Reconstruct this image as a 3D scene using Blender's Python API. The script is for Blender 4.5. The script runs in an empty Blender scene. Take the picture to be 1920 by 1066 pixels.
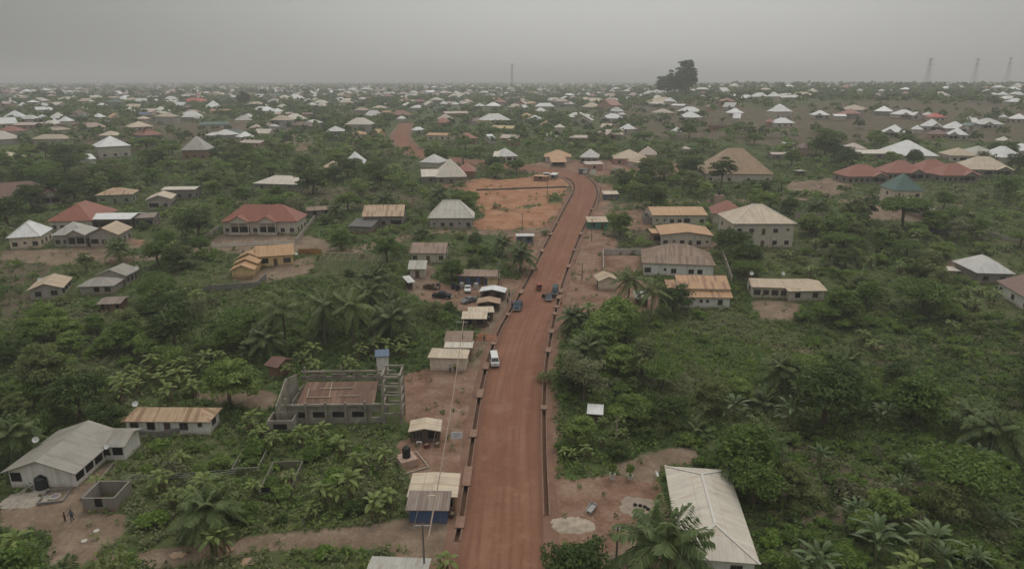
import bpy, math, random
import numpy as np
from mathutils import Vector, Matrix

random.seed(11)
RNG = np.random.default_rng(11)
SC = bpy.context.scene
COL = SC.collection
R = math.radians

# ------------------------------------------------------------------ the camera and the lie of the land
CAM_H = 58.0
FOC = 1280.0
PITCH = math.atan(383.0 / FOC)
CP, SP = math.cos(PITCH), math.sin(PITCH)

_px = [0, 95, 130, 160, 210, 300, 450, 650, 900, 1500, 3200, 40000]
_pz = [0, 0, 1.2, 3.6, 7.5, 13.0, 19.0, 24.5, 28.5, 31.0, 32.0, 32.0]
_t = np.arange(0, 3400, 2.0)
_v = np.interp(_t, _px, _pz)
_k = np.hanning(31); _k /= _k.sum()
_v = np.convolve(np.pad(_v, 15, mode='edge'), _k, mode='valid')


def sstep(a, b, x):
    t = np.clip((x - a) / (b - a), 0, 1)
    return t * t * (3 - 2 * t)


def ground(x, y):
    x = np.asarray(x, float); y = np.asarray(y, float)
    D = np.hypot(x * 0.6, np.maximum(y, 0))
    z = np.interp(D, _t, _v)
    az = x / np.maximum(y, 1.0)
    z = z + 12.0 * sstep(.06, .34, az) * sstep(300, 700, D) * (1 - sstep(1600, 3600, D))
    z = z + 0.35 * np.sin(x * .061 + 1.3) * np.sin(y * .053 + .4) + .22 * np.sin(x * .13 + y * .11)
    return z


def gz(x, y):
    return float(ground(x, y))


def proj(x, y, z):
    """world point -> pixel of the 1920 x 1066 frame, and depth"""
    dz = z - CAM_H
    d = y * CP - dz * SP
    up = y * SP + dz * CP
    return 960 + FOC * x / d, 533 - FOC * up / d, d


_ts = np.geomspace(25, 14000, 1600)


def at(px, py, h=0.0):
    """where the sight line through a pixel meets the surface h metres over the ground"""
    a, b = (px - 960) / FOC, (533 - py) / FOC
    dx, dy, dz = a, CP + b * SP, -SP + b * CP
    f = CAM_H + _ts * dz - ground(_ts * dx, _ts * dy) - h
    neg = np.nonzero(f < 0)[0]
    if len(neg) == 0 or neg[0] == 0:
        t = 3000.0
    else:
        i = neg[0]
        t0, t1 = _ts[i - 1], _ts[i]
        for _ in range(22):
            m = .5 * (t0 + t1)
            if CAM_H + m * dz - gz(m * dx, m * dy) - h < 0: t1 = m
            else: t0 = m
        t = .5 * (t0 + t1)
    return Vector((t * dx, t * dy, CAM_H + t * dz))


def depth_of(p):
    return p.y * CP - (p.z - CAM_H) * SP


# ------------------------------------------------------------------ materials
def nodes_of(name):
    m = bpy.data.materials.new(name)
    m.use_nodes = True
    nt = m.node_tree
    b = nt.nodes['Principled BSDF']
    return m, nt, b


def N(nt, typ, **kw):
    n = nt.nodes.new(typ)
    for k, v in kw.items():
        if k.startswith('i_'):
            n.inputs[k[2:].replace('_', ' ')].default_value = v
        else:
            setattr(n, k, v)
    return n


def ramp(nt, fac, stops):
    r = nt.nodes.new('ShaderNodeValToRGB')
    e = r.color_ramp.elements
    while len(e) < len(stops): e.new(.5)
    for el, (p, c) in zip(e, stops):
        el.position = p
        el.color = (*c, 1) if len(c) == 3 else c
    nt.links.new(fac, r.inputs[0])
    return r.outputs[0]


def mixc(nt, fac, a, b, blend='MIX'):
    m = nt.nodes.new('ShaderNodeMix'); m.data_type = 'RGBA'; m.blend_type = blend
    for sock, v in ((m.inputs[0], fac), (m.inputs[6], a), (m.inputs[7], b)):
        if hasattr(v, 'is_output'): nt.links.new(v, sock)
        elif isinstance(v, (int, float)): sock.default_value = v
        else: sock.default_value = (*v, 1)
    return m.outputs[2]


def mth(nt, op, a, b=None, c=None):
    m = nt.nodes.new('ShaderNodeMath'); m.operation = op
    for i, v in enumerate((a, b, c)):
        if v is None: continue
        if hasattr(v, 'is_output'): nt.links.new(v, m.inputs[i])
        else: m.inputs[i].default_value = v
    return m.outputs[0]


def noise(nt, vec, scale, detail=3, rough=.55):
    n = N(nt, 'ShaderNodeTexNoise')
    n.inputs['Scale'].default_value = scale
    n.inputs['Detail'].default_value = detail
    n.inputs['Roughness'].default_value = rough
    if vec is not None: nt.links.new(vec, n.inputs['Vector'])
    return n.outputs['Fac']


def bump(nt, b, h, strength=.3, dist=.05):
    n = N(nt, 'ShaderNodeBump'); n.inputs['Strength'].default_value = strength
    n.inputs['Distance'].default_value = dist
    nt.links.new(h, n.inputs['Height']); nt.links.new(n.outputs[0], b.inputs['Normal'])


def sc3(c, k): return tuple(min(1, x * k) for x in c)


_MC = {}


def plain(name, col, rough=.7, var=.18, scale=1.5, metal=0.0, spec=.3):
    """painted or mineral surface: the colour broken up by two sizes of noise"""
    key = ('p', name)
    if key in _MC: return _MC[key]
    m, nt, b = nodes_of(name)
    tc = N(nt, 'ShaderNodeTexCoord').outputs['Object']
    f = noise(nt, tc, scale, 5, .65)
    nt.links.new(ramp(nt, f, [(.25, sc3(col, 1 - var)), (.5, col), (.78, sc3(col, 1 + var))]), b.inputs['Base Color'])
    b.inputs['Roughness'].default_value = rough
    b.inputs['Metallic'].default_value = metal
    b.inputs['Specular IOR Level'].default_value = spec
    bump(nt, b, noise(nt, tc, scale * 6, 3), .15, .02)
    _MC[key] = m
    return m


def wall_mat(name, col, stain=.5, soil=(.24, .135, .085)):
    """render on a house wall: rain streaks, and red soil splashed up from the ground"""
    key = ('w', name)
    if key in _MC: return _MC[key]
    m, nt, b = nodes_of('wall_' + name)
    tc = N(nt, 'ShaderNodeTexCoord').outputs['Object']
    sep = N(nt, 'ShaderNodeSeparateXYZ'); nt.links.new(tc, sep.inputs[0])
    mp = N(nt, 'ShaderNodeMapping'); mp.inputs['Scale'].default_value = (1.3, 1.3, .16)
    nt.links.new(tc, mp.inputs[0])
    st = noise(nt, mp.outputs[0], 1.4, 5, .7)
    base = ramp(nt, st, [(.28, sc3(col, .68)), (.5, col), (.8, sc3(col, 1.1))])
    n2 = noise(nt, tc, 1.1, 4)
    lvl = mth(nt, 'SUBTRACT', mth(nt, 'MULTIPLY', n2, 1.5), sep.outputs[2])
    f = mth(nt, 'MULTIPLY', mth(nt, 'SMOOTHSTEP' if False else 'MAXIMUM', mth(nt, 'MULTIPLY', lvl, 1.2), 0.0), stain)
    f = mth(nt, 'MINIMUM', f, .85)
    nt.links.new(mixc(nt, f, base, soil), b.inputs['Base Color'])
    b.inputs['Roughness'].default_value = .85
    b.inputs['Specular IOR Level'].default_value = .2
    bump(nt, b, noise(nt, tc, 9, 3), .2, .02)
    _MC[key] = m
    return m


def roof_mat(name, col, rust=0.0, rustc=(.17, .075, .04), sheet=.12, rough=.5, metal=.0):
    """ribbed roofing sheets: each sheet a little different, dirt and rust running down the slope"""
    key = ('r', name)
    if key in _MC: return _MC[key]
    m, nt, b = nodes_of('roof_' + name)
    uv = N(nt, 'ShaderNodeUVMap').outputs[0]
    sep = N(nt, 'ShaderNodeSeparateXYZ'); nt.links.new(uv, sep.inputs[0])
    u, v = sep.outputs[0], sep.outputs[1]
    cell = N(nt, 'ShaderNodeCombineXYZ')
    nt.links.new(mth(nt, 'FLOOR', mth(nt, 'DIVIDE', u, .8)), cell.inputs[0])
    nt.links.new(mth(nt, 'FLOOR', mth(nt, 'DIVIDE', v, 3.4)), cell.inputs[1])
    wn = N(nt, 'ShaderNodeTexWhiteNoise'); nt.links.new(cell.outputs[0], wn.inputs[0])
    mp = N(nt, 'ShaderNodeMapping'); mp.inputs['Scale'].default_value = (1.0, .18, 1)
    nt.links.new(uv, mp.inputs[0])
    st = noise(nt, mp.outputs[0], 1.3, 5, .65)
    blot = noise(nt, uv, .35, 4, .6)
    f = mth(nt, 'ADD', mth(nt, 'MULTIPLY', st, .6), mth(nt, 'MULTIPLY', blot, .4))
    base = ramp(nt, f, [(.3, sc3(col, .68)), (.5, col), (.7, sc3(col, 1.12))])
    g = mth(nt, 'ADD', mth(nt, 'MULTIPLY', wn.outputs[0], sheet), 1 - sheet * .55)
    cc = N(nt, 'ShaderNodeCombineColor')
    for i in range(3): nt.links.new(g, cc.inputs[i])
    base = mixc(nt, 1.0, base, cc.outputs[0], 'MULTIPLY')
    lap = mth(nt, 'LESS_THAN', mth(nt, 'FRACT', mth(nt, 'DIVIDE', v, 3.4)), .03)
    base = mixc(nt, mth(nt, 'MULTIPLY', lap, .35), base, sc3(col, .45))
    if rust > 0:
        mp2 = N(nt, 'ShaderNodeMapping'); mp2.inputs['Scale'].default_value = (1.15, .12, 1)
        nt.links.new(uv, mp2.inputs[0])
        rs = noise(nt, mp2.outputs[0], 1.1, 4, .6)
        e = mth(nt, 'ADD', rs, mth(nt, 'MULTIPLY', mth(nt, 'SUBTRACT', wn.outputs[0], .5), .42))
        rf = ramp(nt, e, [(.62 - rust * .3, (0, 0, 0)), (.74 - rust * .3, (1, 1, 1))])
        base = mixc(nt, mth(nt, 'MULTIPLY', rf, min(.95, .45 + rust * .6)), base, rustc)
    nt.links.new(base, b.inputs['Base Color'])
    b.inputs['Roughness'].default_value = rough
    b.inputs['Metallic'].default_value = metal
    b.inputs['Specular IOR Level'].default_value = .35
    rib = mth(nt, 'SINE', mth(nt, 'MULTIPLY', u, 2 * math.pi / .43))
    bump(nt, b, rib, .5, .03)
    _MC[key] = m
    return m


def leaf_mat(name, dark, light, rough=.55, trans=.4):
    key = ('l', name)
    if key in _MC: return _MC[key]
    m, nt, b = nodes_of('leaf_' + name)
    a = N(nt, 'ShaderNodeAttribute', attribute_name='tint')
    oi = N(nt, 'ShaderNodeObjectInfo')
    f = mth(nt, 'ADD', mth(nt, 'MULTIPLY', a.outputs['Fac'], .8), mth(nt, 'MULTIPLY', oi.outputs['Random'], .25))
    dark, light = (tuple(x * k for x, k in zip(c_, (1.58, 1.84, 1.42) if name not in ('dark', 'banana', 'plantain', 'dead') else ((1.6, 1.8, 1.45) if name == 'dark' else (1.1, 1.12, 1.08)))) for c_ in (dark, light))
    mid = tuple(.5 * (x + y) for x, y in zip(dark, light))
    c = ramp(nt, f, [(.05, dark), (.5, mid), (.97, light)])
    nt.links.new(c, b.inputs['Base Color'])
    b.inputs['Roughness'].default_value = rough
    b.inputs['Specular IOR Level'].default_value = .28
    t = N(nt, 'ShaderNodeBsdfTranslucent'); nt.links.new(c, t.inputs[0])
    mx = N(nt, 'ShaderNodeMixShader'); mx.inputs[0].default_value = trans
    nt.links.new(b.outputs[0], mx.inputs[1]); nt.links.new(t.outputs[0], mx.inputs[2])
    nt.links.new(mx.outputs[0], nt.nodes['Material Output'].inputs[0])
    _MC[key] = m
    return m


GLASS = plain('window_glass', (.035, .038, .04), .2, .3, 2.0, spec=.5)
DARK = plain('black_and_opening_shade', (.018, .016, .015), .9, .2)  # black parts, and the painted shade of openings that are not cut
WFRAME = plain('window_frame_paint', (.16, .13, .11), .6)
WHITEP = plain('white_paint', (.62, .6, .56), .6, .08)
CONC = plain('raw_concrete', (.20, .185, .165), .9, .3, .9)
CONCP = plain('pale_concrete', (.36, .315, .265), .9, .22, 1.3)
TIMBER = plain('weathered_timber', (.17, .125, .085), .85, .3, 3)
STEEL = plain('galvanised_steel', (.35, .35, .35), .5, .15, 3, metal=.4)
RUBBER = plain('black_rubber', (.02, .02, .02), .8)
BARK = plain('bark', (.12, .09, .065), .95, .35, 4)
PALMBARK = plain('palm_bark', (.14, .115, .085), .95, .35, 5)

ROOFS = dict(
    white=roof_mat('white', (.68, .68, .67), 0, sheet=.06, rough=.4),
    offwhite=roof_mat('offwhite', (.54, .53, .50), 0, sheet=.1),
    bone=roof_mat('bone', (.62, .585, .52), .06, (.45, .38, .3), sheet=.1),
    cream=roof_mat('cream', (.58, .53, .45), .05, (.42, .33, .24), sheet=.12),
    tan=roof_mat('tan', (.46, .36, .25), .10, (.30, .19, .11), sheet=.12),
    orange=roof_mat('orange', (.46, .27, .135), .12, (.30, .15, .075), sheet=.12),
    grey=roof_mat('grey', (.29, .27, .235), .06, (.2, .17, .14), sheet=.07),
    palegrey=roof_mat('palegrey', (.40, .385, .345), .12, (.26, .20, .15), sheet=.14),
    brown=roof_mat('brown', (.16, .085, .062), .1, (.11, .055, .04), sheet=.08),
    red=roof_mat('red', (.27, .095, .062), .06, (.2, .07, .05), sheet=.08),
    brightred=roof_mat('brightred', (.46, .075, .06), 0, sheet=.06),
    green=roof_mat('green', (.075, .135, .115), 0, sheet=.06),
    teal=roof_mat('teal', (.06, .17, .13), 0, sheet=.06),
    blue=roof_mat('blue', (.10, .15, .22), 0, sheet=.06),
    pink=roof_mat('pink', (.47, .38, .33), .05, (.35, .25, .2), sheet=.1),
    hall=roof_mat('hall', (.345, .235, .145), .06, (.24, .16, .1), sheet=.05),
    dark=roof_mat('dark', (.10, .095, .09), .1, (.12, .08, .06), sheet=.1),
    rusttan=roof_mat('rusttan', (.46, .32, .20), .42, (.17, .085, .045), sheet=.2),
    rustorange=roof_mat('rustorange', (.44, .25, .12), .45, (.17, .07, .035), sheet=.2),
    rustbrown=roof_mat('rustbrown', (.27, .185, .13), .5, (.135, .07, .045), sheet=.2),
    rustgrey=roof_mat('rustgrey', (.25, .20, .165), .35, (.15, .09, .065), sheet=.25),
    yellow=roof_mat('yellow', (.50, .36, .17), .03, sheet=.08),
    ltan=roof_mat('ltan', (.55, .455, .34), .05, (.36, .25, .16), sheet=.12),
)
WALLS = dict(
    white=wall_mat('white', (.70, .67, .62)),
    cream=wall_mat('cream', (.62, .54, .43)),
    grey=wall_mat('grey', (.37, .34, .30)),
    pale=wall_mat('pale', (.52, .47, .40)),
    block=wall_mat('block', (.245, .22, .19), .7),
    yellow=wall_mat('yellow', (.66, .49, .25)),
    pink=wall_mat('pink', (.45, .29, .235)),
    brick=wall_mat('brick', (.27, .165, .115), .6),
    blue=wall_mat('blue', (.075, .115, .21), .3),
    teal=wall_mat('teal', (.05, .20, .155), .3),
    slate=wall_mat('slate', (.115, .135, .165), .3),
    moss=wall_mat('moss', (.15, .15, .11), .5),
    dark=wall_mat('dark', (.10, .07, .055), .4),
    green=wall_mat('green', (.26, .29, .20), .4),
)


# ------------------------------------------------------------------ mesh building
class MB:
    def __init__(s):
        s.v, s.f, s.m, s.uv, s.mats = [], [], [], [], []

    def mi(s, m):
        if m not in s.mats: s.mats.append(m)
        return s.mats.index(m)

    def face(s, pts, m, uv=None):
        i = len(s.v)
        s.v.extend([tuple(p) for p in pts])
        s.f.append(tuple(range(i, i + len(pts))))
        s.m.append(s.mi(m))
        s.uv.append(uv if uv else [(0, 0)] * len(pts))

    def box(s, c, d, m, rz=0, rx=0, ry=0, taper=1.0):
        M = Matrix.Translation(c) @ Matrix.Rotation(rz, 4, 'Z') @ Matrix.Rotation(ry, 4, 'Y') @ Matrix.Rotation(rx, 4, 'X')
        x, y, z = d[0] / 2, d[1] / 2, d[2] / 2
        t = taper
        q = [(-x, -y, -z), (x, -y, -z), (x, y, -z), (-x, y, -z), (-x * t, -y * t, z), (x * t, -y * t, z), (x * t, y * t, z), (-x * t, y * t, z)]
        q = [M @ Vector(p) for p in q]
        for f in ((3, 2, 1, 0), (4, 5, 6, 7), (0, 1, 5, 4), (1, 2, 6, 5), (2, 3, 7, 6), (3, 0, 4, 7)):
            p = [q[k] for k in f]
            a, b = (p[1] - p[0]).length, (p[3] - p[0]).length
            s.face(p, m, [(0, 0), (a, 0), (a, b), (0, b)])

    def bar(s, a, b, w, m, h=None):
        """square bar from a to b"""
        a, b = Vector(a), Vector(b); h = h or w
        d = (b - a); L = d.length
        if L < 1e-6: return
        d.normalize()
        u = d.cross(Vector((0, 0, 1)))
        if u.length < 1e-3: u = Vector((1, 0, 0))
        u.normalize(); v = u.cross(d)
        q = [p + u * (sx * w / 2) + v * (sy * h / 2) for p in (a, b) for sx, sy in ((-1, -1), (1, -1), (1, 1), (-1, 1))]
        for f in ((3, 2, 1, 0), (4, 5, 6, 7), (0, 1, 5, 4), (1, 2, 6, 5), (2, 3, 7, 6), (3, 0, 4, 7)):
            s.face([q[k] for k in f], m)

    def tube(s, pts, rad, m, n=7, cap=True):
        rings = []
        pts = [Vector(p) for p in pts]
        for i, p in enumerate(pts):
            d = (pts[min(i + 1, len(pts) - 1)] - pts[max(i - 1, 0)])
            if d.length < 1e-6: d = Vector((0, 0, 1))
            d.normalize()
            u = d.cross(Vector((.31, .95, .02))); u.normalize(); w = d.cross(u)
            r = rad[i] if hasattr(rad, '__len__') else rad
            i0 = len(s.v)
            for k in range(n):
                a = 2 * math.pi * k / n
                s.v.append(tuple(p + u * (r * math.cos(a)) + w * (r * math.sin(a))))
            rings.append(i0)
        k0 = s.mi(m)
        for a, b in zip(rings[:-1], rings[1:]):
            for k in range(n):
                s.f.append((a + k, a + (k + 1) % n, b + (k + 1) % n, b + k)); s.m.append(k0); s.uv.append([(0, 0)] * 4)
        if cap:
            for r0, rev in ((rings[0], True), (rings[-1], False)):
                f = [r0 + k for k in range(n)]
                s.f.append(tuple(reversed(f) if rev else f)); s.m.append(k0); s.uv.append([(0, 0)] * n)

    def slab(s, q, m, t=.1, uv=None):
        """roofing slope: a quad or triangle with thickness t"""
        q = [Vector(p) for p in q]
        n = (q[1] - q[0]).cross(q[2] - q[0]); n.normalize()
        if n.z < 0:
            q = q[::-1]; uv = uv[::-1] if uv else None; n = -n
        lo = [p - n * t for p in q]
        s.face(q, m, uv); s.face(lo[::-1], m)
        for i in range(len(q)):
            j = (i + 1) % len(q)
            s.face([q[i], lo[i], lo[j], q[j]], m)

    def xf(s, M):
        s.v = [tuple(M @ Vector(p)) for p in s.v]
        return s

    def mesh(s, name):
        me = bpy.data.meshes.new(name)
        me.from_pydata(s.v, [], s.f)
        for m in s.mats: me.materials.append(m)
        me.polygons.foreach_set('material_index', s.m)
        ul = me.uv_layers.new(name='UVMap')
        flat = np.array([c for u in s.uv for p in u for c in p], float)
        ul.data.foreach_set('uv', flat)
        me.update()
        return me

    def obj(s, name, parent=None, loc=None, rz=0):
        o = bpy.data.objects.new(name, s.mesh(name)); COL.objects.link(o)
        if parent: o.parent = parent
        if loc is not None: o.location = loc
        o.rotation_euler.z = rz
        return o


def tag(o, label=None, cat=None, group=None, kind=None):
    if label: o['label'] = label
    if cat: o['category'] = cat
    if group: o['group'] = group
    if kind: o['kind'] = kind
    return o


def empty(name, loc, rz=0, label=None, cat=None, group=None):
    o = bpy.data.objects.new(name, None); COL.objects.link(o)
    o.location = loc; o.rotation_euler.z = rz; o.empty_display_size = .5
    return tag(o, label, cat, group)


def copy_tree(root, loc, rz=0, sc=1.0):
    r = root.copy(); COL.objects.link(r)
    r.location = loc; r.rotation_euler = (0, 0, rz); r.scale = (sc, sc, sc) if not hasattr(sc, '__len__') else sc
    for ch in root.children:
        c = ch.copy(); COL.objects.link(c); c.parent = r
        for g in ch.children:
            d = g.copy(); COL.objects.link(d); d.parent = c
    return r


def np_mesh(name, V, F, mats, tint=None, midx=None):
    """V (n,3), F (m,k) -> mesh"""
    me = bpy.data.meshes.new(name)
    V = np.ascontiguousarray(V, np.float32); F = np.ascontiguousarray(F, np.int32)
    me.vertices.add(len(V)); me.vertices.foreach_set('co', V.ravel())
    me.loops.add(F.size); me.loops.foreach_set('vertex_index', F.ravel())
    me.polygons.add(len(F))
    me.polygons.foreach_set('loop_start', np.arange(0, F.size, F.shape[1], dtype=np.int32))
    me.polygons.foreach_set('loop_total', np.full(len(F), F.shape[1], np.int32))
    for m in mats: me.materials.append(m)
    if midx is not None: me.polygons.foreach_set('material_index', np.asarray(midx, np.int32))
    me.update(calc_edges=True)
    if tint is not None:
        a = me.attributes.new('tint', 'FLOAT', 'FACE')
        a.data.foreach_set('value', np.asarray(tint, np.float32))
    return me


def in_poly(poly, u, v):
    """points (u, v) inside a polygon, vectorised"""
    u = np.asarray(u, float); v = np.asarray(v, float)
    inside = np.zeros(u.shape, bool)
    n = len(poly)
    for i in range(n):
        x0, y0 = poly[i]; x1, y1 = poly[(i + 1) % n]
        if y0 == y1: continue
        c = ((y0 > v) != (y1 > v)) & (u < (x1 - x0) * (v - y0) / (y1 - y0) + x0)
        inside ^= c
    return inside


LAND = []          # (phrase, x, y): things other labels can refer to
FOOT = []          # footprints (centre x, y, half w, half d, angle): nothing grows there
# ------------------------------------------------------------------ camera, sky, sun, haze
cam = bpy.data.cameras.new('camera')
cam.sensor_width = 36; cam.lens = 24.0
cam.clip_start = 1; cam.clip_end = 60000
co = bpy.data.objects.new('camera', cam); COL.objects.link(co)
co.location = (0, 0, CAM_H)
co.rotation_euler = (math.pi / 2 - PITCH, 0, 0)
SC.camera = co

SUN_EL, SUN_AZ = R(58), R(20)          # azimuth clockwise from the view direction
w = bpy.data.worlds.new('World'); SC.world = w; w.use_nodes = True
nt = w.node_tree
bg = nt.nodes['Background']
sky = N(nt, 'ShaderNodeTexSky', sky_type='NISHITA')
sky.sun_disc = False; sky.sun_elevation = SUN_EL; sky.sun_rotation = SUN_AZ
sky.dust_density = 6; sky.air_density = 1.0; sky.ozone_density = .6
tc = N(nt, 'ShaderNodeTexCoord').outputs['Generated']
sep = N(nt, 'ShaderNodeSeparateXYZ'); nt.links.new(tc, sep.inputs[0])
# a deep grey overcast veil under the clear sky: three times brighter overhead than at the horizon, brightest towards the sun
el = mth(nt, 'MAXIMUM', sep.outputs[2], 0.0)
lum = mth(nt, 'ADD', 3.95, mth(nt, 'MULTIPLY', el, 5.2))
hd = mth(nt, 'ADD', mth(nt, 'MULTIPLY', sep.outputs[0], math.sin(R(9))), mth(nt, 'MULTIPLY', sep.outputs[1], math.cos(R(9))))
hd = mth(nt, 'MAXIMUM', hd, 0.0)
glow = mth(nt, 'ADD', .30, mth(nt, 'MULTIPLY', mth(nt, 'POWER', hd, 4.0), .79))
glow = mth(nt, 'ADD', mth(nt, 'MULTIPLY', glow, mth(nt, 'SUBTRACT', 1.0, el)), el)
lum = mth(nt, 'MULTIPLY', lum, glow)
mp = N(nt, 'ShaderNodeMapping'); mp.inputs['Scale'].default_value = (1.2, 1.2, 3.5)
nt.links.new(tc, mp.inputs[0])
cl = noise(nt, mp.outputs[0], 1.6, 4, .5)
lum = mth(nt, 'MULTIPLY', lum, mth(nt, 'ADD', .93, mth(nt, 'MULTIPLY', cl, .14)))
cc = N(nt, 'ShaderNodeCombineColor')
for i, k in enumerate((1.0, .998, .962)):
    nt.links.new(mth(nt, 'MULTIPLY', lum, k), cc.inputs[i])
nt.links.new(mixc(nt, .94, sky.outputs[0], cc.outputs[0]), bg.inputs[0])
bg.inputs[1].default_value = .12

sl = bpy.data.lights.new('sun', 'SUN'); sl.energy = .75; sl.angle = R(24); sl.color = (1, .95, .87)
so = bpy.data.objects.new('sun', sl); COL.objects.link(so)
sd = Vector((math.sin(SUN_AZ) * math.cos(SUN_EL), math.cos(SUN_AZ) * math.cos(SUN_EL), math.sin(SUN_EL)))
so.rotation_euler = sd.to_track_quat('Z', 'Y').to_euler()
so.location = (0, 0, 300)

vs = SC.view_settings
SC.display_settings.display_device = 'sRGB'
vs.view_transform = 'Standard'; vs.look = 'None'; vs.exposure = 0; vs.gamma = 1
SC.cycles.use_denoising = True
SC.cycles.max_bounces = 6; SC.cycles.diffuse_bounces = 3; SC.cycles.transparent_max_bounces = 6
SC.cycles.volume_bounces = 0

hm = bpy.data.materials.new('haze'); hm.use_nodes = True
hn = hm.node_tree; hn.nodes.clear()
ho = hn.nodes.new('ShaderNodeOutputMaterial'); hv = hn.nodes.new('ShaderNodeVolumePrincipled')
hv.inputs['Color'].default_value = (.985, .985, .98, 1)
hv.inputs['Density'].default_value = .00038
hv.inputs['Anisotropy'].default_value = .3
hn.links.new(hv.outputs[0], ho.inputs['Volume'])
HZ = MB(); HZ.box((0, 6400, 66), (17000, 13600, 146), hm)
tag(HZ.obj('haze'), kind='stuff')

# ------------------------------------------------------------------ the road
LE = [(1100, 820), (1066, 858), (980, 868), (900, 880), (800, 893), (700, 911), (640, 930), (600, 949), (560, 975), (520, 996), (480, 1015), (440, 1036), (400, 1056), (370, 1073), (352, 1079), (338, 1072)]
RE = [(1100, 1024), (1066, 1023), (980, 1021), (900, 1018), (800, 1016), (700, 1019), (640, 1028), (600, 1036), (560, 1044), (520, 1056), (480, 1070), (440, 1086), (400, 1105), (370, 1117), (352, 1117), (336, 1104)]
LP = [at(820, 1150)] + [at(x, y) for y, x in LE]
RP = [at(1030, 1150)] + [at(x, y) for y, x in RE]
LP[0] = Vector((LP[0].x + 1, LP[0].y, 0)); RP[0] = Vector((RP[0].x, RP[0].y, 0))
far = [(1062, 326), (1018, 318), (960, 312), (880, 304), (815, 296), (785, 287), (763, 275), (753, 262), (752, 250), (758, 240), (764, 231)]
C2 = [(a + b) / 2 for a, b in zip(LP, RP)] + [at(*p) for p in far]
HW = [((a - b).xy.length) / 2 * .97 for a, b in zip(LP, RP)] + [5.6, 5.2, 5, 5, 5, 5, 5, 5, 4.8, 4.6, 4.5]
C2.insert(0, Vector((C2[0].x - 2, -60, 0))); HW.insert(0, HW[0])


def catmull(P, W, step):
    out, wo = [], []
    n = len(P)
    for i in range(n - 1):
        p0, p1, p2, p3 = P[max(i - 1, 0)], P[i], P[i + 1], P[min(i + 2, n - 1)]
        L = (p2 - p1).length
        k = max(2, int(L / step))
        for j in range(k):
            t = j / k
            q = .5 * ((2 * p1) + (p2 - p0) * t + (2 * p0 - 5 * p1 + 4 * p2 - p3) * t * t + (3 * p1 - p0 - 3 * p2 + p3) * t ** 3)
            out.append((q.x, q.y)); wo.append(W[i] * (1 - t) + W[i + 1] * t)
    out.append((P[-1].x, P[-1].y)); wo.append(W[-1])
    return np.array(out), np.array(wo)


RC, RW = catmull(C2, HW, 2.0)
kk = np.hanning(13); kk /= kk.sum()
for _ in range(2):
    RC = np.stack([np.convolve(np.pad(RC[:, i], 6, mode='edge'), kk, mode='valid') for i in (0, 1)], 1)
    RW = np.convolve(np.pad(RW, 6, mode='edge'), kk, mode='valid')
RT = np.gradient(RC, axis=0); RT /= np.linalg.norm(RT, axis=1)[:, None]
RN = np.stack([RT[:, 1], -RT[:, 0]], 1)                       # to the right of travel
RS = np.concatenate([[0], np.cumsum(np.linalg.norm(np.diff(RC, axis=0), axis=1))])
RZ = ground(RC[:, 0], RC[:, 1])
RZ = np.convolve(np.pad(RZ, 6, mode='edge'), kk, mode='valid') + .06


def road_dist(x, y):
    """distance outside the edge of the carriageway (negative on it)"""
    x = np.atleast_1d(np.asarray(x, float)); y = np.atleast_1d(np.asarray(y, float))
    out = np.full(x.shape, 1e9)
    near = np.nonzero(y < 1000)[0]
    for c in range(0, len(near), 4000):
        i = near[c:c + 4000]
        d = np.hypot(x[i, None] - RC[None, :, 0], y[i, None] - RC[None, :, 1])
        j = d.argmin(1)
        out[i] = d[np.arange(len(i)), j] - RW[j]
    return out


def strip(off_a, off_b, za, zb, i0, i1, mats_, mb, n=1):
    """a band along the road between two offsets from its centre line; offsets are functions of the sample"""
    for i in range(i0, i1):
        for k in range(n):
            q, uv = [], []
            for ii, t in ((i, k / n), (i, (k + 1) / n), (i + 1, (k + 1) / n), (i + 1, k / n)):
                o = off_a(ii) * (1 - t) + off_b(ii) * t
                zz = (za(ii) * (1 - t) + zb(ii) * t)
                q.append((RC[ii, 0] + RN[ii, 0] * o, RC[ii, 1] + RN[ii, 1] * o, RZ[ii] + zz))
                uv.append((o, RS[ii]))
            mb.face(q, mats_, uv)


m, nt, b = nodes_of('red_laterite_road')
uv = N(nt, 'ShaderNodeUVMap').outputs[0]
pos = N(nt, 'ShaderNodeNewGeometry').outputs['Position']
mp = N(nt, 'ShaderNodeMapping'); mp.inputs['Scale'].default_value = (.62, .02, 1); nt.links.new(uv, mp.inputs[0])
tr = noise(nt, mp.outputs[0], 1.0, 5, .65)
bl = noise(nt, pos, .09, 5, .6)
fi = noise(nt, pos, 1.6, 4, .7)
f = mth(nt, 'ADD', mth(nt, 'ADD', mth(nt, 'MULTIPLY', tr, .42), mth(nt, 'MULTIPLY', bl, .38)), mth(nt, 'MULTIPLY', fi, .2))
c = ramp(nt, f, [(.32, (.145, .067, .041)), (.48, (.215, .100, .062)), (.64, (.275, .145, .096))])
sep = N(nt, 'ShaderNodeSeparateXYZ'); nt.links.new(uv, sep.inputs[0])
au = mth(nt, 'ABSOLUTE', sep.outputs[0])
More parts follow.
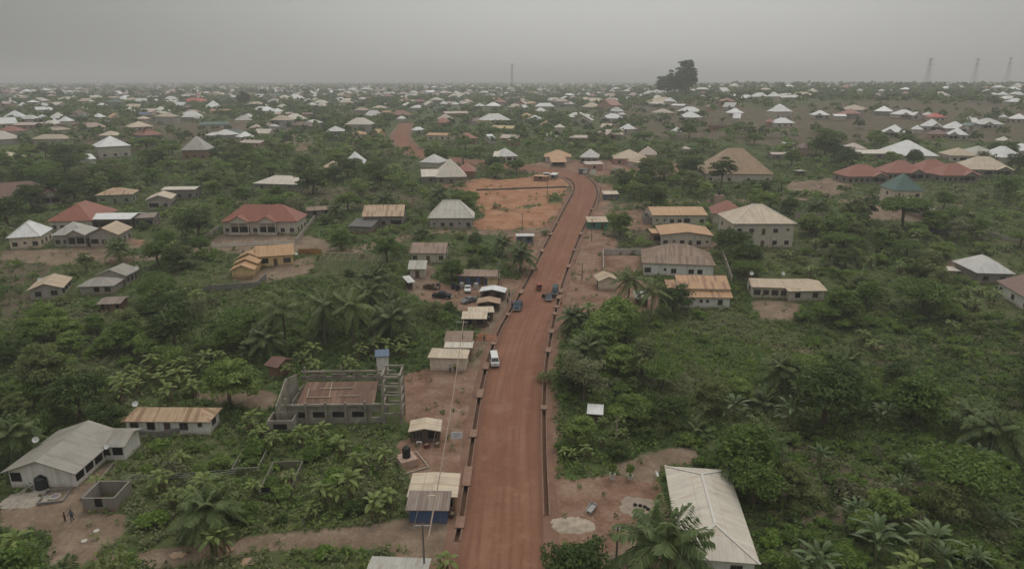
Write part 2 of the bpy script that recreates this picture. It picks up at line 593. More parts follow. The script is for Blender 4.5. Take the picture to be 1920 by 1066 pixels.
# two pairs of wheel ruts that wander, and damp or dusty patches between them
sw = mth(nt, 'MULTIPLY', mth(nt, 'SUBTRACT', noise(nt, mp.outputs[0], .35, 2), .5), 5.0)
wob = mth(nt, 'MULTIPLY', mth(nt, 'SINE', mth(nt, 'MULTIPLY', sep.outputs[1], .045)), .5)
rut = mth(nt, 'ABSOLUTE', mth(nt, 'SUBTRACT', mth(nt, 'PINGPONG', mth(nt, 'ADD', mth(nt, 'ADD', sep.outputs[0], sw), mth(nt, 'ADD', wob, 40.0)), 1.35), .68))
rutf = mth(nt, 'MULTIPLY', ramp(nt, rut, [(.05, (1, 1, 1)), (.3, (0, 0, 0))]), ramp(nt, bl, [(.42, (0, 0, 0)), (.6, (1, 1, 1))]))
c = mixc(nt, mth(nt, 'MULTIPLY', rutf, .42), c, (.13, .06, .038))
dust = noise(nt, pos, .28, 6, .7)
c = mixc(nt, mth(nt, 'MULTIPLY', ramp(nt, dust, [(.54, (0, 0, 0)), (.7, (1, 1, 1))]), .5), c, (.33, .19, .13))
c = mixc(nt, mth(nt, 'MULTIPLY', ramp(nt, dust, [(.3, (1, 1, 1)), (.42, (0, 0, 0))]), .4), c, (.115, .055, .036))
edge = ramp(nt, mth(nt, 'ADD', mth(nt, 'MULTIPLY', au, .1), mth(nt, 'MULTIPLY', fi, .10)), [(.45, (0, 0, 0)), (.6, (1, 1, 1))])
c = mixc(nt, mth(nt, 'MULTIPLY', edge, .55), c, (.115, .06, .042))
nt.links.new(c, b.inputs['Base Color']); b.inputs['Roughness'].default_value = .9; b.inputs['Specular IOR Level'].default_value = .15
bump(nt, b, f, .5, .2)
ROADM = m
rb = MB()
nR = len(RC) - 1
strip(lambda i: -RW[i], lambda i: RW[i], lambda i: 0, lambda i: 0, 0, nR, ROADM, rb, 4)
tag(rb.obj('road'), kind='structure')

DRAINM = plain('drain_concrete', (.22, .14, .10), .9, .3, .8)
DRAINB = plain('drain_bed', (.13, .07, .045), .95, .3, 1)
iv = [int(np.argmin(np.abs(RC[:, 1] - yy) + (np.arange(len(RC)) > nR * .8) * 1e3)) for yy in (60, at(860, 1010).y, at(1028, 960).y, at(1085, 338).y)]


def drain(side, i0, i1):
    s = side
    a = MB(); d = MB()
    e = lambda k: (lambda i: s * (RW[i] + k))
    h = lambda z: (lambda i: z)
    strip(e(.0), e(.18), h(.10), h(.10), i0, i1, DRAINM, a)
    strip(e(.0), e(.0), h(-.4), h(.10), i0, i1, DRAINM, a)
    strip(e(.18), e(.18), h(.10), h(-.75), i0, i1, DRAINM, a)
    strip(e(.18), e(.82), h(-.75), h(-.75), i0, i1, DRAINB, a)
    strip(e(.82), e(.82), h(-.75), h(.12), i0, i1, DRAINM, a)
    strip(e(.82), e(1.0), h(.12), h(.12), i0, i1, DRAINM, a)
    strip(e(1.0), e(1.0), h(.12), h(-.5), i0, i1, DRAINM, a)
    return a


dl = drain(-1, iv[1], iv[3]).obj('roadside_drain')
tag(dl, 'long concrete drain channel along the road edge on the kiosk side', 'drain')
dr = drain(1, iv[2], iv[3] + 3).obj('roadside_drain.001')
tag(dr, 'long concrete drain channel along the road edge on the bushy side', 'drain')
# slabs that bridge the drains
SLABS = []
SLAB = plain('drain_slab', (.25, .155, .11), .9, .25, 1)
for side, ys, nm in ((-1, (985, 905, 888, 812, 735, 690, 645, 592, 546, 505, 470, 441, 418), 'kiosk side drain'), (1, (770, 660, 622, 590, 574, 558, 545, 500, 470, 440, 410, 392), 'bushy side drain')):
    for q, yy in enumerate(ys):
        px = np.interp(yy, [a for a, _ in (LE if side < 0 else RE)][::-1], [a for _, a in (LE if side < 0 else RE)][::-1])
        g = at(px, yy)
        i = int(np.argmin(np.hypot(RC[:, 0] - g.x, RC[:, 1] - g.y)))
        o = side * (RW[i] + .5)
        sb = MB(); L = random.choice((1.6, 2.6, 3.6))
        sb.box((0, 0, 0), (1.25, L, .14), SLAB)
        so_ = sb.obj('drain_slab', None, (RC[i, 0] + RN[i, 0] * o, RC[i, 1] + RN[i, 1] * o, RZ[i] + .2), math.atan2(-RT[i, 0], RT[i, 1]))
        tag(so_, None, 'slab', 'concrete slabs bridging the road drains', 'thing')
        SLABS.append((so_, nm))

# ------------------------------------------------------------------ the ground, one sheet to the horizon
RED = [
    [(905, 392), (960, 398), (1000, 390), (1046, 380), (1036, 408), (1008, 430), (985, 424), (950, 436), (930, 430), (908, 434)],
    [(1225, 462), (1345, 450), (1350, 466), (1290, 470), (1210, 468)],
    [(705, 1066), (862, 1066), (868, 1000), (885, 880), (905, 730), (925, 650), (950, 600), (985, 540), (1010, 490), (1000, 470), (975, 520), (940, 550), (915, 600), (890, 640), (884, 700), (850, 760), (828, 830), (870, 900), (850, 960), (800, 1000)],
    [(868, 362), (884, 350), (880, 340), (905, 334), (950, 337), (1000, 331), (1050, 326), (1074, 334), (1076, 348), (1060, 352), (1052, 366), (1030, 372), (1022, 386), (992, 382), (960, 394), (930, 389), (908, 400), (890, 388), (896, 374), (876, 372)],
    [(840, 420), (905, 432), (1000, 425), (1040, 408), (1050, 385), (990, 392), (930, 400), (908, 412)],
    [(1012, 470), (1030, 440), (1052, 405), (1066, 380), (1074, 350), (1082, 352), (1070, 400), (1040, 440), (1020, 476)],
    [(940, 440), (1010, 430), (1025, 450), (990, 500), (960, 520), (950, 480)],
    [(772, 530), (800, 520), (860, 540), (950, 520), (985, 530), (930, 605), (880, 600), (850, 575), (790, 565)],
    [(752, 705), (800, 690), (890, 690), (892, 700), (862, 770), (838, 810), (760, 792), (748, 745)],
    [(740, 830), (850, 800), (868, 900), (858, 990), (800, 960), (770, 890)],
    [(1035, 905), (1150, 890), (1236, 900), (1262, 1000), (1270, 1066), (1110, 1066), (1030, 990)],
    [(1028, 640), (1046, 560), (1060, 520), (1090, 450), (1108, 400), (1122, 345), (1150, 345), (1135, 400), (1128, 440), (1160, 450), (1130, 500), (1120, 560), (1090, 590), (1050, 620)],
    [(1130, 478), (1204, 478), (1204, 505), (1180, 520), (1130, 512)],
    [(1100, 540), (1190, 520), (1250, 545), (1230, 580), (1120, 600), (1080, 590)],
    [(1150, 398), (1215, 390), (1222, 430), (1180, 432), (1150, 420)],
    [(1000, 306), (1045, 300), (1120, 300), (1245, 300), (1330, 318), (1250, 330), (1130, 330), (1060, 330), (1000, 326)],
    [(742, 268), (758, 258), (770, 276), (800, 286), (845, 292), (838, 299), (790, 296), (752, 284)],
    [(708, 264), (738, 262), (742, 275), (720, 274)],
    [(900, 340), (860, 338), (820, 345), (830, 352), (880, 356)],
]
ORANGE = [
    [(900, 392), (960, 398), (1000, 390), (1050, 378), (1040, 410), (1010, 432), (960, 445), (935, 438), (905, 436)],
    [(860, 358), (900, 330), (1064, 330), (1066, 352), (1045, 382), (1000, 392), (905, 400), (880, 385)],
    [(835, 420), (905, 435), (1000, 428), (1045, 405), (1050, 385), (908, 405)],
]
PALE = [
    [(1150, 870), (1215, 850), (1262, 838), (1318, 842), (1330, 862), (1290, 872), (1238, 872), (1230, 905), (1160, 892)],
    [(0, 935), (150, 905), (235, 845), (190, 920), (160, 965), (245, 962), (225, 1010), (130, 1066), (90, 1066), (95, 1000), (0, 990)],
    [(150, 1045), (320, 1025), (480, 1003), (700, 985), (790, 965), (858, 985), (856, 1066), (720, 1030), (480, 1030), (300, 1066), (150, 1066)],
    [(0, 468), (90, 468), (170, 462), (262, 448), (270, 462), (190, 485), (110, 500), (0, 482)],
    [(165, 478), (240, 482), (330, 470), (330, 480), (240, 495), (170, 492)],
    [(372, 462), (415, 438), (575, 442), (620, 452), (610, 472), (560, 470), (400, 465)],
    [(430, 528), (480, 508), (595, 478), (580, 512), (480, 532)],
    [(768, 480), (820, 505), (800, 545), (766, 560)],
    [(480, 900), (560, 880), (560, 910), (490, 930)],
    [(340, 735), (480, 725), (520, 740), (515, 770), (440, 760)],
    [(940, 560), (960, 540), (985, 545), (960, 600), (930, 650), (890, 700), (870, 690), (900, 630)],
    [(1400, 560), (1500, 565), (1500, 600), (1430, 600)],
    [(1780, 490), (1850, 480), (1890, 500), (1850, 520), (1780, 510)],
    [(1580, 375), (1680, 360), (1760, 385), (1740, 415), (1600, 410)],
    [(1470, 345), (1590, 330), (1600, 352), (1560, 368), (1480, 360)],
    [(1720, 500), (1800, 485), (1810, 515), (1740, 515)],
]
TRACKS = [  # (pixels, width in metres)
    ([(1122, 392), (1200, 382), (1330, 377), (1460, 373), (1600, 378), (1690, 358)], 4.5),
    ([(1465, 335), (1520, 350), (1560, 368)], 4), ([(1790, 380), (1830, 410), (1920, 430)], 2.5),
    ([(250, 290), (290, 262), (330, 250), (400, 236), (460, 225)], 4.5), ([(432, 280), (445, 255), (452, 240), (462, 225)], 4.5),
    ([(548, 280), (546, 255), (545, 232)], 6), ([(570, 292), (576, 265), (582, 252)], 4),
    ([(830, 432), (940, 436), (1020, 432)], 6), ([(560, 462), (640, 470), (740, 450), (835, 432)], 5), ([(230, 450), (330, 462), (430, 470), (560, 462)], 4),
    ([(1250, 280), (1330, 255), (1400, 235)], 4), ([(1400, 215), (1420, 245), (1440, 280)], 3.5), ([(1580, 240), (1640, 222), (1700, 208)], 4), ([(1440, 245), (1520, 250), (1600, 262)], 3.5),
    ([(1290, 655), (1480, 660), (1700, 648), (1920, 662)], 1.6), ([(1480, 250), (1500, 215), (1490, 190)], 3), ([(930, 245), (900, 250), (890, 262)], 5),
    ([(1000, 1066), (1000, 1066)], .1), ([(1240, 1010), (1180, 1040), (1130, 1066)], 3),
]
DRY = [
    [(1130, 190), (1300, 185), (1420, 205), (1600, 190), (1920, 180), (1920, 268), (1680, 265), (1500, 275), (1330, 262), (1180, 262), (1120, 235)],
    [(240, 230), (480, 228), (480, 262), (330, 275), (240, 285), (110, 268)],
    [(520, 350), (700, 350), (790, 365), (800, 390), (620, 390)],
    [(1390, 850), (1520, 820), (1640, 900), (1800, 900), (1800, 1000), (1500, 990), (1400, 940)],
    [(1400, 640), (1560, 655), (1760, 700), (1700, 720), (1450, 670)],
    [(1130, 430), (1230, 425), (1240, 470), (1180, 465), (1120, 470)],
    [(0, 545), (110, 560), (90, 610), (0, 600)],
    [(0, 470), (110, 490), (60, 540), (0, 530)],
]
_az = np.concatenate([np.radians(np.arange(-180, -47, 6.0)), np.radians(np.linspace(-46, 46, 331)), np.radians(np.arange(48, 180, 6.0))])
_rr = np.concatenate([[1.0, 20, 40, 52], np.geomspace(60, 420, 330), np.geomspace(426, 15000, 150)])
AZ, RR = np.meshgrid(_az, _rr)
GX, GY = (RR * np.sin(AZ)).ravel(), (RR * np.cos(AZ)).ravel()
GZ = ground(GX, GY)
rd = road_dist(GX, GY)
gu, gv, gd = proj(GX, GY, GZ)
ok = (gd > 5)
mk = np.zeros((len(GX), 4), np.float32)
for i, polys in enumerate((RED, PALE, DRY)):
    for p in polys: mk[ok & in_poly(p, gu, gv), i] = 1
for p in ORANGE: mk[ok & in_poly(p, gu, gv), 3] = 1
TRK = []
for pts, wd in TRACKS:
    q = [at(*p) for p in pts]
    L, _ = catmull(q, [wd] * len(q), 3.0); TRK.append((L, wd))
    sel = np.nonzero((GX > L[:, 0].min() - 8) & (GX < L[:, 0].max() + 8) & (GY > L[:, 1].min() - 8) & (GY < L[:, 1].max() + 8))[0]
    for c in range(0, len(sel), 4000):
        i = sel[c:c + 4000]
        d = np.hypot(GX[i, None] - L[None, :, 0], GY[i, None] - L[None, :, 1]).min(1)
        mk[i[d < wd / 2 + .6], 1] = 1
mk[(rd < 3.2) & (GY < 420), 0] = 1
_m3 = mk.reshape(len(_rr), len(_az), 4)
for _ in range(5):
    for ax in (0, 1):
        _m3 = .25 * np.roll(_m3, 1, ax) + .5 * _m3 + .25 * np.roll(_m3, -1, ax)
mk = np.ascontiguousarray(_m3.reshape(-1, 4), np.float32)
GZM = GZ + np.where(rd < 1.55, -1.3, 0) + np.where((rd > 400) & (RR.ravel() > 60), 0, 0)
na, nr = len(_az), len(_rr)
I = np.arange(nr * na).reshape(nr, na)
A = I[:-1]; B = I[1:]
F = np.stack([A, np.roll(A, -1, 1), np.roll(B, -1, 1), B], -1).reshape(-1, 4)
m, nt, b = nodes_of('ground_soil_and_grass')
pos = N(nt, 'ShaderNodeNewGeometry').outputs['Position']
at_ = N(nt, 'ShaderNodeAttribute', attribute_name='soil')
sc_ = N(nt, 'ShaderNodeSeparateColor'); nt.links.new(at_.outputs['Color'], sc_.inputs[0])
n1 = noise(nt, pos, .035, 5, .6); n2 = noise(nt, pos, .22, 5, .65); n3 = noise(nt, pos, 1.7, 4, .7)
grass = ramp(nt, mth(nt, 'ADD', mth(nt, 'MULTIPLY', n1, .5), mth(nt, 'MULTIPLY', n2, .5)), [(.3, (.048, .075, .026)), (.44, (.072, .105, .034)), (.54, (.10, .118, .048)), (.68, (.135, .115, .064))])
grass = mixc(nt, mth(nt, 'MULTIPLY', ramp(nt, n3, [(.45, (0, 0, 0)), (.7, (1, 1, 1))]), .5), grass, (.035, .045, .02))
dry = ramp(nt, n2, [(.3, (.075, .07, .042)), (.5, (.125, .10, .07)), (.7, (.165, .125, .088))])
red = ramp(nt, mth(nt, 'ADD', mth(nt, 'MULTIPLY', n2, .65), mth(nt, 'MULTIPLY', n3, .35)), [(.32, (.135, .076, .052)), (.47, (.215, .128, .088)), (.63, (.31, .212, .155))])
pale = ramp(nt, mth(nt, 'ADD', mth(nt, 'MULTIPLY', n2, .65), mth(nt, 'MULTIPLY', n3, .35)), [(.32, (.125, .092, .064)), (.48, (.195, .142, .10)), (.64, (.29, .222, .165))])


def soft(ch):
    f = mth(nt, 'ADD', mth(nt, 'MULTIPLY', sc_.outputs[ch], .7), mth(nt, 'ADD', mth(nt, 'MULTIPLY', n2, .62), mth(nt, 'MULTIPLY', n3, .40)))
    return ramp(nt, f, [(.76, (0, 0, 0)), (.93, (1, 1, 1))])


c = mixc(nt, mth(nt, 'MULTIPLY', soft(2), .9), grass, dry)
raw = ramp(nt, mth(nt, 'ADD', mth(nt, 'MULTIPLY', n2, .65), mth(nt, 'MULTIPLY', n3, .35)), [(.32, (.22, .105, .06)), (.48, (.34, .17, .098)), (.64, (.43, .26, .165))])
red = mixc(nt, at_.outputs['Alpha'], red, raw)
c = mixc(nt, soft(0), c, red)
c = mixc(nt, soft(1), c, pale)
nt.links.new(c, b.inputs['Base Color']); b.inputs['Roughness'].default_value = .95; b.inputs['Specular IOR Level'].default_value = .1
bump(nt, b, mth(nt, 'ADD', n2, n3), .6, .35)
gm = np_mesh('ground', np.stack([GX, GY, GZM], 1), F, [m])
a = gm.attributes.new('soil', 'FLOAT_COLOR', 'POINT'); a.data.foreach_set('color', mk.ravel())
gm.polygons.foreach_set('use_smooth', np.ones(len(gm.polygons), bool))
GO = bpy.data.objects.new('ground', gm); COL.objects.link(GO); tag(GO, kind='structure')
GROUNDM = m
# the banks beside the drains
vb = MB()
VERGE = plain('verge_earth', (.19, .108, .074), .95, .32, .25)
for s, i0 in ((-1, iv[0]), (1, iv[0])):
    i1 = iv[3] + 4
    for i in range(i0, i1):
        q = []
        for ii, k in ((i, 1.0), (i, 2.0), (i + 1, 2.0), (i + 1, 1.0)):
            o = s * (RW[ii] + k); x, y = RC[ii] + RN[ii] * o
            q.append((x, y, (RZ[ii] + .06) if k == 1.0 else gz(x, y) + .035))
        if s < 0: q = q[::-1]
        vb.face(q, VERGE)
    # where the drain has not begun the bank runs on to the road
    for i in range(i0, iv[1] if s < 0 else iv[2]):
        q = []
        for ii, k in ((i, -.02), (i, 1.0), (i + 1, 1.0), (i + 1, -.02)):
            o = s * (RW[ii] + k); x, y = RC[ii] + RN[ii] * o
            q.append((x, y, RZ[ii] + (.06 if k == 1.0 else -.004)))
        vb.face(q, VERGE)
    for i in range(i1, nR):
        q = []
        for ii, k in ((i, -.02), (i, 2.6), (i + 1, 2.6), (i + 1, -.02)):
            o = s * (RW[ii] + k); x, y = RC[ii] + RN[ii] * o
            q.append((x, y, RZ[ii] - .004 if k < 1 else gz(x, y) + .03))
        vb.face(q, VERGE)
tag(vb.obj('verge_terrain'), kind='structure')


def bare(x, y):
    """1 where the ground is bare earth"""
    z = ground(x, y); u, v, d = proj(x, y, z)
    r = np.zeros(np.shape(u), bool)
    for p in RED + PALE: r |= in_poly(p, u, v)
    return r
# ------------------------------------------------------------------ houses
CAP = plain('ridge_cap_metal', (.56, .53, .48), .5, .1)


def frame2(Pa, Pb):
    """world matrix of a house front: origin at the middle of the front line on the ground, x along it, y away from the viewer"""
    a, b = Vector((Pa.x, Pa.y, 0)), Vector((Pb.x, Pb.y, 0))
    mid = (a + b) / 2
    x = (b - a).normalized(); y = Vector((-x.y, x.x, 0))
    return mid, x, y, (b - a).length


def roof_parts(w, d, z0, kind, pitch, m, t=.12, ov=0.5):
    """roof over x in [-w/2, w/2], y in [0, d]; returns (roof MB, gable wall polygons, ridge segments, ridge height)"""
    rb = MB(); gables = []; ridges = []
    x0, x1 = -w / 2, w / 2

    def sl(q, e0, e1):
        # uv: u along the eave, v up the slope
        e0, e1 = Vector(e0), Vector(e1); ax = (e1 - e0).normalized()
        uv = []
        for p in q:
            r = Vector(p) - e0; u = r.dot(ax); uv.append((u + z0 * 7, (r - ax * u).length))
        rb.slab(q, m, t, uv)
    if kind == 'auto': kind = 'hip'
    if kind == 'hip':
        if w >= d:
            h = pitch * d / 2; a = min(d / 2 * 1.0, w / 2 - .01); z = z0 + h
            ra, rc = (x0 + a, d / 2, z), (x1 - a, d / 2, z)
            sl([(x0, 0, z0), (x1, 0, z0), rc, ra], (x0, 0, z0), (x1, 0, z0))
            sl([(x1, d, z0), (x0, d, z0), ra, rc], (x1, d, z0), (x0, d, z0))
            sl([(x1, 0, z0), (x1, d, z0), rc], (x1, 0, z0), (x1, d, z0))
            sl([(x0, d, z0), (x0, 0, z0), ra], (x0, d, z0), (x0, 0, z0))
        else:
            h = pitch * w / 2; a = w / 2; z = z0 + h
            ra, rc = (0, a, z), (0, d - a, z)
            sl([(x0, 0, z0), (x1, 0, z0), ra], (x0, 0, z0), (x1, 0, z0))
            sl([(x1, d, z0), (x0, d, z0), rc], (x1, d, z0), (x0, d, z0))
            sl([(x1, 0, z0), (x1, d, z0), rc, ra], (x1, 0, z0), (x1, d, z0))
            sl([(x0, d, z0), (x0, 0, z0), ra, rc], (x0, d, z0), (x0, 0, z0))
        ridges = [(ra, rc)] + [((cx, cy, z0), (ra if (abs(cx - ra[0]) + abs(cy - ra[1])) <= (abs(cx - rc[0]) + abs(cy - rc[1])) else rc)) for cx in (x0, x1) for cy in (0, d)]
        top = z
    elif kind == 'gx':
        h = pitch * d / 2; z = z0 + h
        sl([(x0, 0, z0), (x1, 0, z0), (x1, d / 2, z), (x0, d / 2, z)], (x0, 0, z0), (x1, 0, z0))
        sl([(x1, d, z0), (x0, d, z0), (x0, d / 2, z), (x1, d / 2, z)], (x1, d, z0), (x0, d, z0))
        ridges = [((x0, d / 2, z), (x1, d / 2, z))]; top = z
        e = h * (d / 2 - ov) / (d / 2)
        for xx in (x0 + ov, x1 - ov):
            gables.append([(xx, ov, z0 - t), (xx, d - ov, z0 - t), (xx, d / 2, z0 + e)])
    elif kind == 'gy':
        h = pitch * w / 2; z = z0 + h
        sl([(x1, 0, z0), (x1, d, z0), (0, d, z), (0, 0, z)], (x1, 0, z0), (x1, d, z0))
        sl([(x0, d, z0), (x0, 0, z0), (0, 0, z), (0, d, z)], (x0, d, z0), (x0, 0, z0))
        ridges = [((0, 0, z), (0, d, z))]; top = z
        e = h * (w / 2 - ov) / (w / 2)
        for yy in (ov, d - ov):
            gables.append([(x0 + ov, yy, z0 - t), (x1 - ov, yy, z0 - t), (0, yy, z0 + e)])
    elif kind == 'shed':            # low towards the viewer
        z = z0 + pitch * d
        sl([(x0, 0, z0), (x1, 0, z0), (x1, d, z), (x0, d, z)], (x0, 0, z0), (x1, 0, z0)); top = z
        for xx in (x0 + ov, x1 - ov):
            gables.append([(xx, ov, z0 - t), (xx, d - ov, z0 - t), (xx, d - ov, z - t - pitch * ov), (xx, ov, z0 + pitch * ov - t)])
        gables.append([(x0 + ov, d - ov, z0 - t), (x1 - ov, d - ov, z0 - t), (x1 - ov, d - ov, z - t - pitch * ov), (x0 + ov, d - ov, z - t - pitch * ov)])
    elif kind == 'flat':
        rb.box((0, d / 2, z0 - t / 2), (w, d, t), m); top = z0
    elif kind == 'none':
        top = z0
    return rb, gables, ridges, top


def wall_block(x0, x1, y0, y1, zb, zt, m, t=.2, roofless=False):
    b = MB()
    if roofless:
        b.box(((x0 + x1) / 2, y0 + t / 2, (zb + zt) / 2), (x1 - x0, t, zt - zb), m)
        b.box(((x0 + x1) / 2, y1 - t / 2, (zb + zt) / 2), (x1 - x0, t, zt - zb), m)
        b.box((x0 + t / 2, (y0 + y1) / 2, (zb + zt) / 2), (t, y1 - y0 - 2 * t, zt - zb), m)
        b.box((x1 - t / 2, (y0 + y1) / 2, (zb + zt) / 2), (t, y1 - y0 - 2 * t, zt - zb), m)
    else:
        b.box(((x0 + x1) / 2, (y0 + y1) / 2, (zb + zt) / 2), (x1 - x0, y1 - y0, zt - zb), m)
    return b


def window_mb(kind, wdt, hgt, frame=WFRAME):
    """local: x along the wall, y out of the wall (negative), origin at the middle of the opening"""
    b = MB(); f = .07
    if kind == 'o':
        b.face([(-wdt / 2, -.012, -hgt / 2), (wdt / 2, -.012, -hgt / 2), (wdt / 2, -.012, hgt / 2), (-wdt / 2, -.012, hgt / 2)], DARK)  # flat dark face on the wall: the shade of a recess as colour
        return b
    g = GLASS if kind == 'w' else DARK
    if kind == 'd':
        g = plain('door_wood', (.11, .065, .04), .6)
    b.face([(-wdt / 2, -.015, -hgt / 2), (wdt / 2, -.015, -hgt / 2), (wdt / 2, -.015, hgt / 2), (-wdt / 2, -.015, hgt / 2)], g)
    for sx in (-1, 1): b.box((sx * (wdt / 2 + f / 2), -.04, 0), (f, .08, hgt + 2 * f), frame)
    b.box((0, -.04, hgt / 2 + f / 2), (wdt, .08, f), frame)
    if kind == 'w':
        b.box((0, -.06, -hgt / 2 - f / 2), (wdt + .2, .14, f), frame)
        for k in range(1, 3 if wdt > 1.3 else 2):
            b.box((-wdt / 2 + wdt * k / (3 if wdt > 1.3 else 2), -.03, 0), (.05, .03, hgt), frame)
    return b


def facade(root, spec, M, L, z_floor, store_h, scale=1.0):
    """openings of one facade: M maps facade space (x along, y in, z up; origin at its left bottom) to the house's space"""
    n = len(spec)
    for i, ch in enumerate(spec):
        if ch in ' -': continue
        cx = L * (i + .5) / n
        pitchx = L / n
        if ch == 'w': wd, hg, zc, nm, k = min(1.3, pitchx * .62), 1.15, 1.5, 'window', 'w'
        elif ch == 'W': wd, hg, zc, nm, k = min(1.9, pitchx * .7), 1.25, 1.5, 'window', 'w'
        elif ch == 's': wd, hg, zc, nm, k = .6, .6, 1.8, 'window', 'w'
        elif ch == 'd': wd, hg, zc, nm, k = .95, 2.05, 1.03, 'door', 'd'
        elif ch == 'o': wd, hg, zc, nm, k = pitchx * .82, 1.5, 1.65, 'veranda_shade_pane', 'o'  # no recess behind it, the veranda's shade is painted dark
        elif ch == 'O': wd, hg, zc, nm, k = min(pitchx * .7, 1.4), 1.3, 1.5, 'window_shade_pane', 'o'
        else: continue
        b = window_mb(k, wd, min(hg, store_h - .5))
        T = M @ Matrix.Translation((cx, 0, z_floor + zc))
        b.xf(T)
        b.obj(nm, root)


TOUT = {}


def house(name, label, cat, A, B, dep=9, eave=3.0, roof='hip', pitch=.42, rc='cream', wc='cream', C=None, ov=.6, front='wwdww', side='ww', back=None,
          storeys=1, group=None, ref=None, wings=(), parts=True, porch=None, caps=False, root=None, zdrop=2.0, roofless=False, fascia=None, sink=0.0, foot=True):
    if 360 < A[1] < 470 and eave >= 2.7: eave *= 1.22
    if 300 < A[1] < 570 and cat != 'kiosk' and pitch > .25: pitch *= 1.33 if roof == 'hip' else 1.2
    Pa, Pb = at(*A, eave), at(*B, eave)
    mid, xa, ya, w = frame2(Pa, Pb)
    if C is not None:
        Pc = at(*C, eave)
        dep = abs((Vector((Pc.x, Pc.y, 0)) - mid).dot(ya))
    cen = mid + ya * dep / 2
    ang = math.atan2(xa.y, xa.x)
    zf = gz(mid.x, mid.y) - sink
    own = root is None
    if own:
        root = empty(name, (mid.x, mid.y, zf), ang, label, cat, group)
        T = Matrix.Identity(4)
        if ref: LAND.append((ref, cen.x, cen.y))
    else:
        rl = root.location
        T = (Matrix.Translation(rl) @ Matrix.Rotation(root.rotation_euler.z, 4, 'Z')).inverted() @ (Matrix.Translation((mid.x, mid.y, zf)) @ Matrix.Rotation(ang, 4, 'Z'))
    if foot: FOOT.append((cen.x, cen.y, w / 2, dep / 2, ang))
    m = ROOFS[rc] if rc in ROOFS else None
    wm = WALLS[wc]
    rb, gab, rid, top = roof_parts(w, dep, eave, roof, pitch, m, ov=ov)
    x0, x1, y0, y1 = -w / 2 + ov, w / 2 - ov, ov, dep - ov
    zt = eave - (.12 if roof != 'none' else 0)
    wb = wall_block(x0, x1, y0, y1, -zdrop, zt, wm, roofless=(roof == 'none'))
    for g in gab:
        t = .14
        a = Vector(g[0]); nrm = (Vector(g[1]) - a).cross(Vector(g[2]) - a).normalized() * (t / 2)
        p, q = [Vector(v) + nrm for v in g], [Vector(v) - nrm for v in g]
        wb.face(p, wm); wb.face(q[::-1], wm)
    if storeys > 1:
        wb.box((0, (y0 + y1) / 2, eave / 2), (x1 - x0 + .12, y1 - y0 + .12, .3), wm)
    wb.xf(T); wo = wb.obj('wall', root)
    if roof != 'none':
        rb.xf(T); ro = rb.obj('roof', root)
        if caps:
            cb = MB()
            for a, b in rid: cb.bar(Vector(a) + Vector((0, 0, .03)), Vector(b) + Vector((0, 0, .03)), .34, CAP, .08)
            cb.xf(T); cb.obj('ridge_cap', ro if own else root)
        if fascia:
            fm = plain(*fascia)
            fb = MB()
            if roof == 'gy':
                for s in (-1, 1): fb.bar((s * w / 2, -.03, eave - .08), (0, -.03, top - .08), .06, fm, .26)
            else:
                fb.box((0, -.03, eave - .1), (w, .06, .26), fm)
            fb.xf(T); fb.obj('fascia', root)
    if parts:
        sh = eave / storeys
        for k in range(storeys):
            fs = front if isinstance(front, str) else front[k]
            zf_ = k * sh
            facade(root, fs, T @ Matrix.Translation((x0, y0, 0)), x1 - x0, zf_, sh)
            if side:
                facade(root, side, T @ Matrix.Translation((x1, y0, 0)) @ Matrix.Rotation(math.pi / 2, 4, 'Z'), y1 - y0, zf_, sh)
                facade(root, side, T @ Matrix.Translation((x0, y1, 0)) @ Matrix.Rotation(-math.pi / 2, 4, 'Z'), y1 - y0, zf_, sh)
    if porch:
        # gabled porch on the front: (centre as a share of the width, width, depth, ridge rise)
        for (pc, pw, pd, pr) in (porch if isinstance(porch, list) else [porch]):
            cx = x0 + (x1 - x0) * pc
            pb = MB(); pw2 = pw / 2
            zt2 = eave + .02
            run = ov + pd + min(dep * .42, pr / max(pitch, .05))
            for s in (-1, 1):
                q = [(cx + s * pw2, ov - pd - .4, zt2), (cx, ov - pd - .4, zt2 + pr), (cx, ov - pd + run, zt2 + pr), (cx + s * pw2, ov - .2, zt2)]
                if s < 0: q = q[::-1]
                pb.slab(q, m, .1, [(0, 0), (0, pw2), (run, pw2), (run, 0)])
            pb.xf(T); pb.obj('porch_roof', root)
            gb = MB()
            yy = ov - pd
            gb.face([(cx - pw2 + .25, yy, eave - .35), (cx + pw2 - .25, yy, eave - .35), (cx + pw2 - .25, yy, zt2 - .0), (cx, yy, zt2 + pr - .16), (cx - pw2 + .25, yy, zt2)], wm)
            gb.box((cx, yy + (pd) / 2, .35), (pw - .4, pd - .02, .7), wm)
            gb.xf(T); gb.obj('porch_gable', root)
            for k in range(3):
                cb = MB(); cb.box((cx + (-1 + k) * (pw2 - .4), yy + .16, eave / 2 + .2), (.26, .26, eave - .5), wm); cb.xf(T); cb.obj('porch_column', root)
            db = MB(); db.box((cx, ov - .03, 1.6), (pw - .9, .05, 1.9), DARK); db.xf(T); db.obj('porch_shade_board', root)  # dark board on the solid wall, painted as the porch's inner shade
    for wg in wings:
        k = dict(wg); house(None, None, None, root=root, **k)
    return root


def shack(name, label, cat, A, B, dep, eave, roof='gx', rc='ltan', wc='cream', ref=None, front='', pitch=.2, posts=True, group=None, open_=False, ov=.35, extra=None, C=None):
    """a kiosk: small walled box, roof with an overhang, and posts under its front edge"""
    r = house(name, label, cat, A, B, dep, eave, roof, pitch, rc, wc, ov=ov, front=front, side='', ref=ref, group=group, C=C)
    return r


